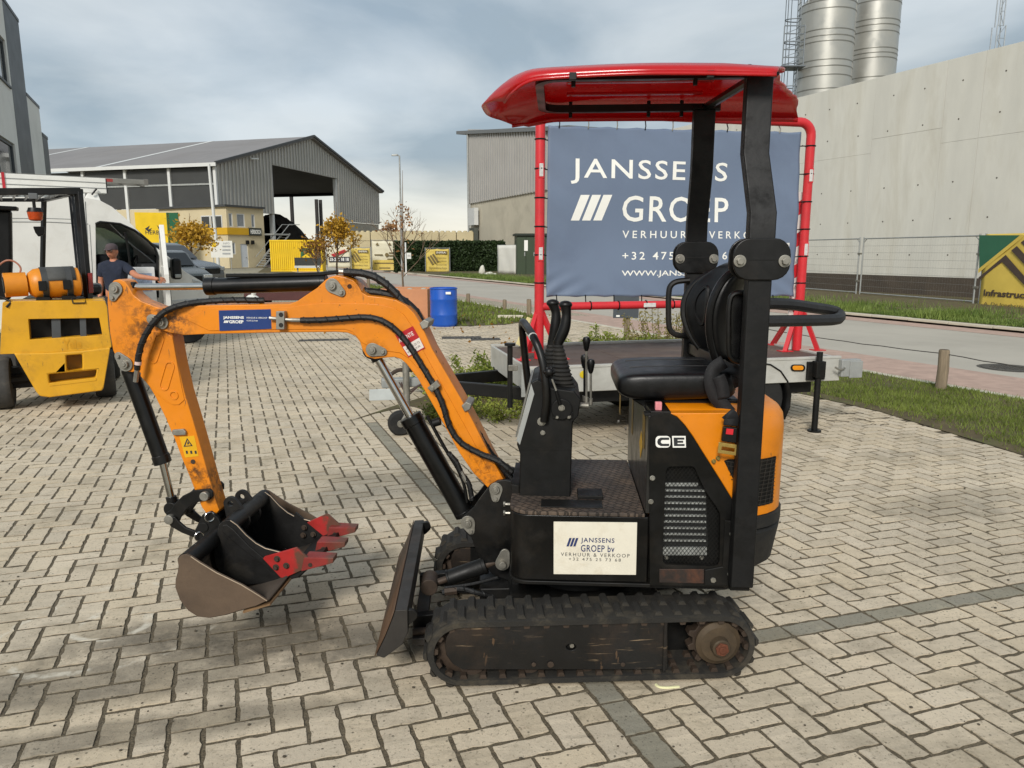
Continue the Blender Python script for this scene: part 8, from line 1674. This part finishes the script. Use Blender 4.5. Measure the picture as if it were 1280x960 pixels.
def grey_hall():
    F_ = Frame(at(587,345,84).x, 84, math.degrees(math.atan2(62-84, at(705,345,62).x-at(587,345,84).x))); t = thing('grey_hall', 'grey ribbed hall with concrete lower wall left of the banner', 'hall', F_.o, F_.a); e = lambda x, y: F_.E(x, y, 0)
    x0, x1 = e(587,300).x, e(712,300).x; zb0, zb1 = e(587,255).z, e(668,241.5).z; zt0, zt1 = e(587,161).z, e(668,163).z; k = (x1-x0)/(e(668,300).x-x0); zt1 = zt0+(zt1-zt0)*k; zb1 = zb0
    MB().prism([(x0,zb0),(x1,zb1),(x1,zt1),(x0,zt0)], 0, .15).build('upper_wall', CLADL, t, smooth=0); r = MB(); x = x0+.2
    while x < x1: r.box(x-.13, x+.13, -.12, 0, zb0+.05, zt0+(zt1-zt0)*(x-x0)/(x1-x0)-.02); x += .62
    tag(r.build('cladding_rib', CLAD, t, smooth=0), kind='stuff'); MB().box(x0, x1, .1, .4, 0, zb0-.01).build('lower_wall', M('stained_concrete', '#b5ae9c', .9, var=.08, vs=.4, dirt='#7e776a', da=.5, ds=.35, bump=.1, bs=10), t, smooth=0)
    MB().prism([(x0-3.2,zt0-.1),(x1+.3,zt1),(x1+.3,zt1+.35),(x0-3.2,zt0+.25)], -.35, 24).build('roof', M('dark_roof', '#6a6c6c', .6), t, smooth=0); MB().box(x0-2.2, x0-.05, 2, 3.2, zt0-1.3, zt0-.12).build('roof_vent', GREYS, t)
    MB().box(x0, x0+.15, .16, 22, 0, zt0-.15).build('end_wall', CLAD, t); MB().cyl((x0+.35,-.2,zb0-4),(x0+.25,-.2,zt0-.3),.12).build('downpipe', GREYS, t); q = e(595, 271); MB().box(q.x-.9,q.x+1.1,-.6,-.13,q.z-.9,q.z+.9).build('meter_box', WHT, t); MB().box(q.x-.5,q.x+1.0,-.6,-.13,q.z-2.6,q.z-1.2).build('meter_box', M('dark_pipework', '#4d5049', .6), t); MB().tube([(q.x+.8,-.3,q.z-2.6),(q.x+.8,-.3,q.z-3.6),(q.x+.1,-.3,q.z-4.4),(q.x+.1,-.3,q.z-6)], .22).build('duct', M('dark_pipework', '#4d5049', .6), t)
grey_hall()
# white tarpaulin-covered fence panel and posts at the hedge end
def site_fence(name, label, px0, px1, pyt, pyb, Y0, Y1, tarp=None, group='mesh site fence panels'):
    a = at(px0, pyb, Y0); c = at(px1, pyb, Y1); d = Vector((c.x-a.x, Y1-Y0, 0)); L = d.length; t = thing(name, label, 'fence', (a.x, Y0, 0), math.atan2(d.y, d.x), group); h = at(px0, pyt, Y0).z
    for x in (.03, L-.03): MB().cyl((x,0,0),(x,0,h),.022,n=8).build('post', GREYS, t)
    for z in (.15, h-.03): MB().cyl((.03,0,z),(L-.03,0,z),.018,n=8).build('rail', GREYS, t)
    m = MB(); n = int(L/.1)
    for k in range(1, n): x = L*k/n; m.cyl((x,0,.15),(x,0,h-.03),.0022,n=3,caps=False)
    tag(m.build('mesh_wire', M('fence_wire', '#8b8c88', .5, .5), t, smooth=0), kind='stuff')
    for k in range(1, 9): z = .15+(h-.18)*k/9; MB().cyl((.03,-.003,z),(L-.03,-.003,z),.0035,n=4,caps=False).build('mesh_rod', M('fence_wire', '#8b8c88', .5, .5), t, smooth=0)
    if tarp: MB().grid(lambda u, v: (.05+(L-.1)*u, -.03+.02*math.sin(u*11+v*5), .12+(h-.16)*v), 10, 8).build('tarp', tarp, t, solid=.01)
    return t, L, h
site_fence('site_fence', 'white covered fence panel between the hedge and the green kiosk', 622, 646, 306, 339, 53, 51, M('white_tarp', '#cfcdc4', .6, var=.06, vs=.6, dirt='#aaa58f', da=.3, ds=1))
# ================================================================ right: concrete wall, silos, mast, fence, banner
def wl(s): return Vector((15.2, 24.2, 0))+RD*s        # line of the big wall
def big_wall():
    t = thing('concrete_wall', 'huge pale concrete wall with panel joints along the right side of the road', 'wall', (wl(0).x, wl(0).y, 0), math.atan2(RD.y, RD.x)); H_ = 7.85; WC = M('wall_concrete', '#cac8be', .88, var=.09, vs=.9, dirt='#a9a28f', da=.55, ds=.9, bump=.06, bs=9, world=True, stretch=(1, 1, .22))
    # local x runs away along the wall; camera side is +y'
    xs = [-14.0,-9.0,-5.9,-4.6,-2.1,.6,1.9,4.7,7.6,8.6,11.4,14.2,17,20]; zs = [0.75, 5.2, H_]
    for i in range(len(xs)-1):
        for j in range(2):
            zc = 5.2+(.5 if i in (3,6,9) else 0)
            z0, z1 = ((.75, zc), (zc, H_))[j]; MB().box(xs[i]+.003, xs[i+1]-.003, -.4, random.uniform(-.004,.004), z0+.003, z1-(.003 if j == 0 else 0)).build('panel', WC, t, bevel=.004, seg=1)
    MB().box(xs[0], xs[-1], -.39, -.02, .7, H_-.03).build('core', WC, t)
    MB().box(-14, 20, -.42, .03, -.1, .745).build('dark_base', M('tarred_base', '#4b4238', .85, var=.15, vs=1, dirt='#332f2b', da=.5, ds=.8), t)
    TH = M('tie_hole', '#4b463c', .9)
    for i in range(len(xs)-1):
        n = max(1, round((xs[i+1]-xs[i])/1.5))
        for k in range(n):
            for z in (1.5, 2.7, 3.9, 5.9, 7.1): x = xs[i]+(xs[i+1]-xs[i])*(k+.5)/n+random.uniform(-.1,.1); MB().cyl((x,.006,z),(x,-.01,z),.027,n=8).build('tie_hole', TH, t)
    return t
big_wall()
def silo(px0, px1, Y, ztop, label, rings):
    a = at((px0+px1)/2, 60, Y); r = (px1-px0)/2/FPX*Y*1.02; t = thing('silo', label, 'silo', (a.x, Y, 0), 0, 'grey steel silos behind the wall'); S_ = M('silo_steel', '#aaa9a2', .28, .55, var=.04, vs=.6, dirt='#8d8c85', da=.25, ds=.5)
    zs = sorted(rings); prev = 2.5
    for k, z in enumerate(zs+[ztop]): MB().lathe([(r,prev),(r,z-.012)], (0,0,0), 'z', 56).build('drum', S_, t); MB().lathe([(r*1.008,z-.03),(r*1.012,z),(r*1.008,z+.03)], (0,0,0), 'z', 56).build('seam_ring', M('silo_seam', '#77766f', .4, .4), t); prev = z+.012
    MB().lathe([(r,ztop),(r*.6,ztop+.7),(0,ztop+.9)], (0,0,0), 'z', 40).build('roof', S_, t); MB().lathe([(.3,0),(r,2.5)], (0,0,0), 'z', 40).build('hopper', S_, t)
    MB().lathe([(r*.98,ztop+1.0),(r*.98,ztop+1.06)], (0,0,0), 'z', 40).build('guard_rail', GREYS, t)
    for k in range(14): q = 2*math.pi*k/14; MB().cyl((r*.98*math.cos(q),r*.98*math.sin(q),ztop),(r*.98*math.cos(q),r*.98*math.sin(q),ztop+1.05),.03,n=6).build('rail_post', GREYS, t)
    return t, r
zr = lambda y, Y: at(1000, y, Y).z
t1, r1 = silo(1000.5, 1062, 44, zr(2, 43), 'left grey silo with a caged ladder rising behind the concrete wall', [zr(y, 43) for y in (112, 95, 84, 76, 53, 46, 38, 12)])
silo(1062, 1117, 46, zr(-70, 46), 'right taller grey silo rising behind the concrete wall', [zr(y, 45) for y in (97, 73, 67, 61, 40, 32, 25, 2, -20, -28)])
def cage():
    LD = M('ladder_steel', '#6c7276', .5, .5); x = -r1-.35; 
    for y in (-.25, .25): MB().cyl((x,y-.8,3),(x,y-.8,zr(2,43)+1),.03,n=6).build('ladder_rail', LD, t1)
    for k in range(46): z = 3.2+k*.3; MB().cyl((x,-1.05,z),(x,-.55,z),.018,n=5).build('ladder_rung', LD, t1)
    for k in range(9): z = 6+k*1.15; MB().tube([(x-.75*math.sin(q), -.8-.36*math.cos(q), z) for q in [math.pi*i/10 for i in range(11)]], .03, n=5).build('cage_hoop', LD, t1)
    for q in (R(45), R(90), R(135)): MB().cyl((x-.75*math.sin(q), -.8-.36*math.cos(q), 5.5), (x-.75*math.sin(q), -.8-.36*math.cos(q), zr(2,43)+.6), .022, n=5).build('cage_strip', LD, t1)
    zp = zr(83, 43); MB().box(x-.95, x+.35, -1.3, -.2, zp-.06, zp).build('platform', LD, t1)
    for xx in (x-.93, x+.2): MB().cyl((xx,-1.28,zp),(xx,-1.28,zr(34,43)),.03,n=6).build('platform_post', LD, t1)
    for k in range(5): z = zp+(zr(34,43)-zp)*(k+1)/5; MB().box(x-.93,x+.2,-1.3,-1.26,z-.03,z+.02).build('platform_rail', LD, t1); MB().cyl((x-.93,-1.28,z-.42),(x+.2,-1.28,z),.015,n=5).build('platform_brace', LD, t1)
cage()
def lattice_mast():
    p = at(1246, 60, 60); t = thing('lattice_mast', 'slender lattice mast standing behind the concrete wall near the right edge', 'mast', (p.x, 60, 0)); z1 = at(1247, -40, 60).z; zm = at(1246, 33, 60).z; LD = M('mast_steel', '#9aa0a4', .5, .5)
    for z0, zz, w in ((0, zm, .32), (zm, z1, .2)):
        for a, b in ((-w,-w),(w,-w),(w,w),(-w,w)): MB().cyl((a,b,z0),(a,b,zz),.045,n=6).build('mast_leg', LD, t)
        n = int((zz-z0)/.9)
        for k in range(n):
            z = z0+k*(zz-z0)/n; s = 1 if k % 2 else -1; MB().cyl((-w*s,-w,z),(w*s,-w,z+(zz-z0)/n),.025,n=5).build('mast_brace', LD, t); MB().cyl((-w,-w,z),(w,-w,z),.02,n=5).build('mast_rung', LD, t)
lattice_mast()
A_ = ground(1073, 372); B_ = ground(1221, 385); dv = (B_-A_); dv.z = 0
def fpanel(p, q, label, tarp=None):
    d = q-p; L = d.length; t = thing('site_fence', label, 'fence', (p.x, p.y, .06), math.atan2(d.y, d.x), 'mesh site fence panels'); h = 2.06
    for x in (.05, L-.05): MB().cyl((x,0,-.06),(x,0,h),.025,n=10).build('post', GREYS, t); MB().box(x-.3,x+.3,-.11,.11,-.06,.04).build('foot_block', CONC, t, bevel=.02)
    for x0, x1, z in ((.05,L-.05,h-.06),(.05,L-.05,.12)): MB().cyl((x0,0,z),(x1,0,z),.021,n=8).build('rail', GREYS, t)
    for s, x in ((1,.05),(-1,L-.05)): MB().cyl((x,0,h-.2),(x+s*.16,0,h-.06),.014,n=6).build('corner_brace', GREYS, t)
    FW = M('fence_wire', '#8b8c88', .5, .5); m = MB(); n = int(L/.105)
    for k in range(1, n): x = L*k/n; m.cyl((x,0,.12),(x,0,h-.06),.0010,n=3,caps=False)
    tag(m.build('mesh_wire', FW, t, smooth=0), kind='stuff')
    for k in range(1, 8): z = .12+(h-.2)*k/8; MB().cyl((.05,-.003,z),(L-.05,-.003,z),.0045,n=4,caps=False).build('mesh_rod', FW, t, smooth=0)
    for k in range(2): MB().box(L-.09,L+.06,-.035,.035,.5+k*.95,.56+k*.95).build('fence_clip', STEEL, t)
    return t, L, h
fpanel(A_, B_-dv*.02, 'mesh fence panel between the two pairs of posts before the concrete wall'); fpanel(A_-dv*1.02, A_-dv*.02, 'mesh fence panel right behind the red frame before the concrete wall'); fpanel(A_-dv*2.04, A_-dv*1.04, 'mesh fence panel mostly hidden behind the banner')
tb, L, h = fpanel(B_+dv*.0, B_+dv*1.0, 'mesh fence panel at the right edge carrying the green and yellow banner')
def infra_banner():
    d = dv.normalized(); F_ = Frame(B_.x, B_.y, math.degrees(math.atan2(d.y, d.x))); off = -.05; t = thing('banner', 'green and yellow banner with brown house stripes on the right fence', 'banner', F_.o, F_.a)
    p0 = F_.E(1222.5, 387, off); p1z = F_.E(1222.5, 293, off).z; YV = M('yellow_vinyl', '#d6ba55', .5, var=.07, vs=1.5, dirt='#c4a544', da=.4, ds=1.2); GV = M('green_vinyl', '#2f644a', .5, var=.08, vs=1.5)
    x0 = p0.x; x1 = x0+3.3; MB().grid(lambda u, v: (x0+(x1-x0)*u, off+.012*math.sin(u*14+v*6), p0.z+(p1z-p0.z)*v), 24, 14).build('cloth', YV, t, solid=.004)
    f = off-.022; I = M('brown_ink', '#4a3d35', .5); pr = lambda pts, m, dz=0: MB().prism(F_.P(pts, f-dz), f-dz-.0008, f-dz).build('print_patch', m, t, smooth=0)
    pr([(1224,294),(1275,294),(1224,336)], GV); pr([(1222.8,336.5),(1275.5,293.8),(1282,293.8),(1222.8,341.5)], YV, .001)
    pr([(1223,347),(1257,318.5),(1282,347),(1282,358),(1252.5,327.5),(1223,350.5)], I, .002); pr([(1264,313),(1271,307.5),(1290,328),(1290,341)], I, .002); pr([(1276,303),(1282,298.5),(1296,312),(1296,324)], I, .002)
    textpx(F_, 'Infrastructuur', 1228.8, 1306, 363.2, 372.3, f-.003, I, t, bold=.03); textpx(F_, 'A. De Jonghestraat 20', 1229, 1300, 379.5, 385, f-.003, I, t)
infra_banner()
def mud_bits():
    t = tag(MB().grid(lambda u, v: (0,0,0), 1, 1).build('x', SOIL)) if False else None
# twigs and loose grit on the paving near the trailer leg and the verge edge
def debris():
    n = 420; X = RNG.uniform(-5,4.3,n); Y = 1.9+np.abs(RNG.normal(0,2.2,n)); k = ~inpoly(VERGE_R, X, Y); X, Y = X[k], Y[k]; b = MB()
    for x, y in zip(X, Y): s = random.uniform(.003,.008); b.ell((x,y,s*.5), (s,s*random.uniform(.6,1),s*.6), 5, 3)
    for q in range(26): x, y = 3.0+random.gauss(0,.35)*1.2, 7.0+random.gauss(0,.22); a = random.uniform(-.6,.6); L = random.uniform(.05,.22); b.tube([(x,y,.006),(x+L*.5*math.cos(a),y+L*.5*math.sin(a)+.01,.012),(x+L*math.cos(a),y+L*math.sin(a),.006)], .003, n=4)
    tag(b.build('loose_grit', M('dark_grit', '#4d463a', .9, var=.4, vs=30)), kind='stuff')
debris()
# chalk mark under the track
q = ground(832, 858.5); t = thing('chalk_mark', 'curved yellowish white chalk mark on the paver beside the track', 'chalk mark', (q.x, q.y, 0)); MB().tube([(-.035,.012,.002),(-.025,-.004,.002),(.0,-.009,.002),(.03,-.006,.002),(.05,-.003,.002)], .005, n=5, smooth=5).build('chalk_line', M('chalk', '#d9d6a8', .8), t)

# fallen leaves round the young trees and along the kerb
n = 420; X = np.concatenate([RNG.normal(-2.2,1.3,260), RNG.uniform(-.2,4.5,160)]); Y = np.concatenate([RNG.normal(17.3,1.4,260), RNG.uniform(9.5,14,160)])
leaf_cloud('fallen_leaves', np.stack([X, Y, np.full(n, .03)], 1), .035, AUT2, None, 'stuff')
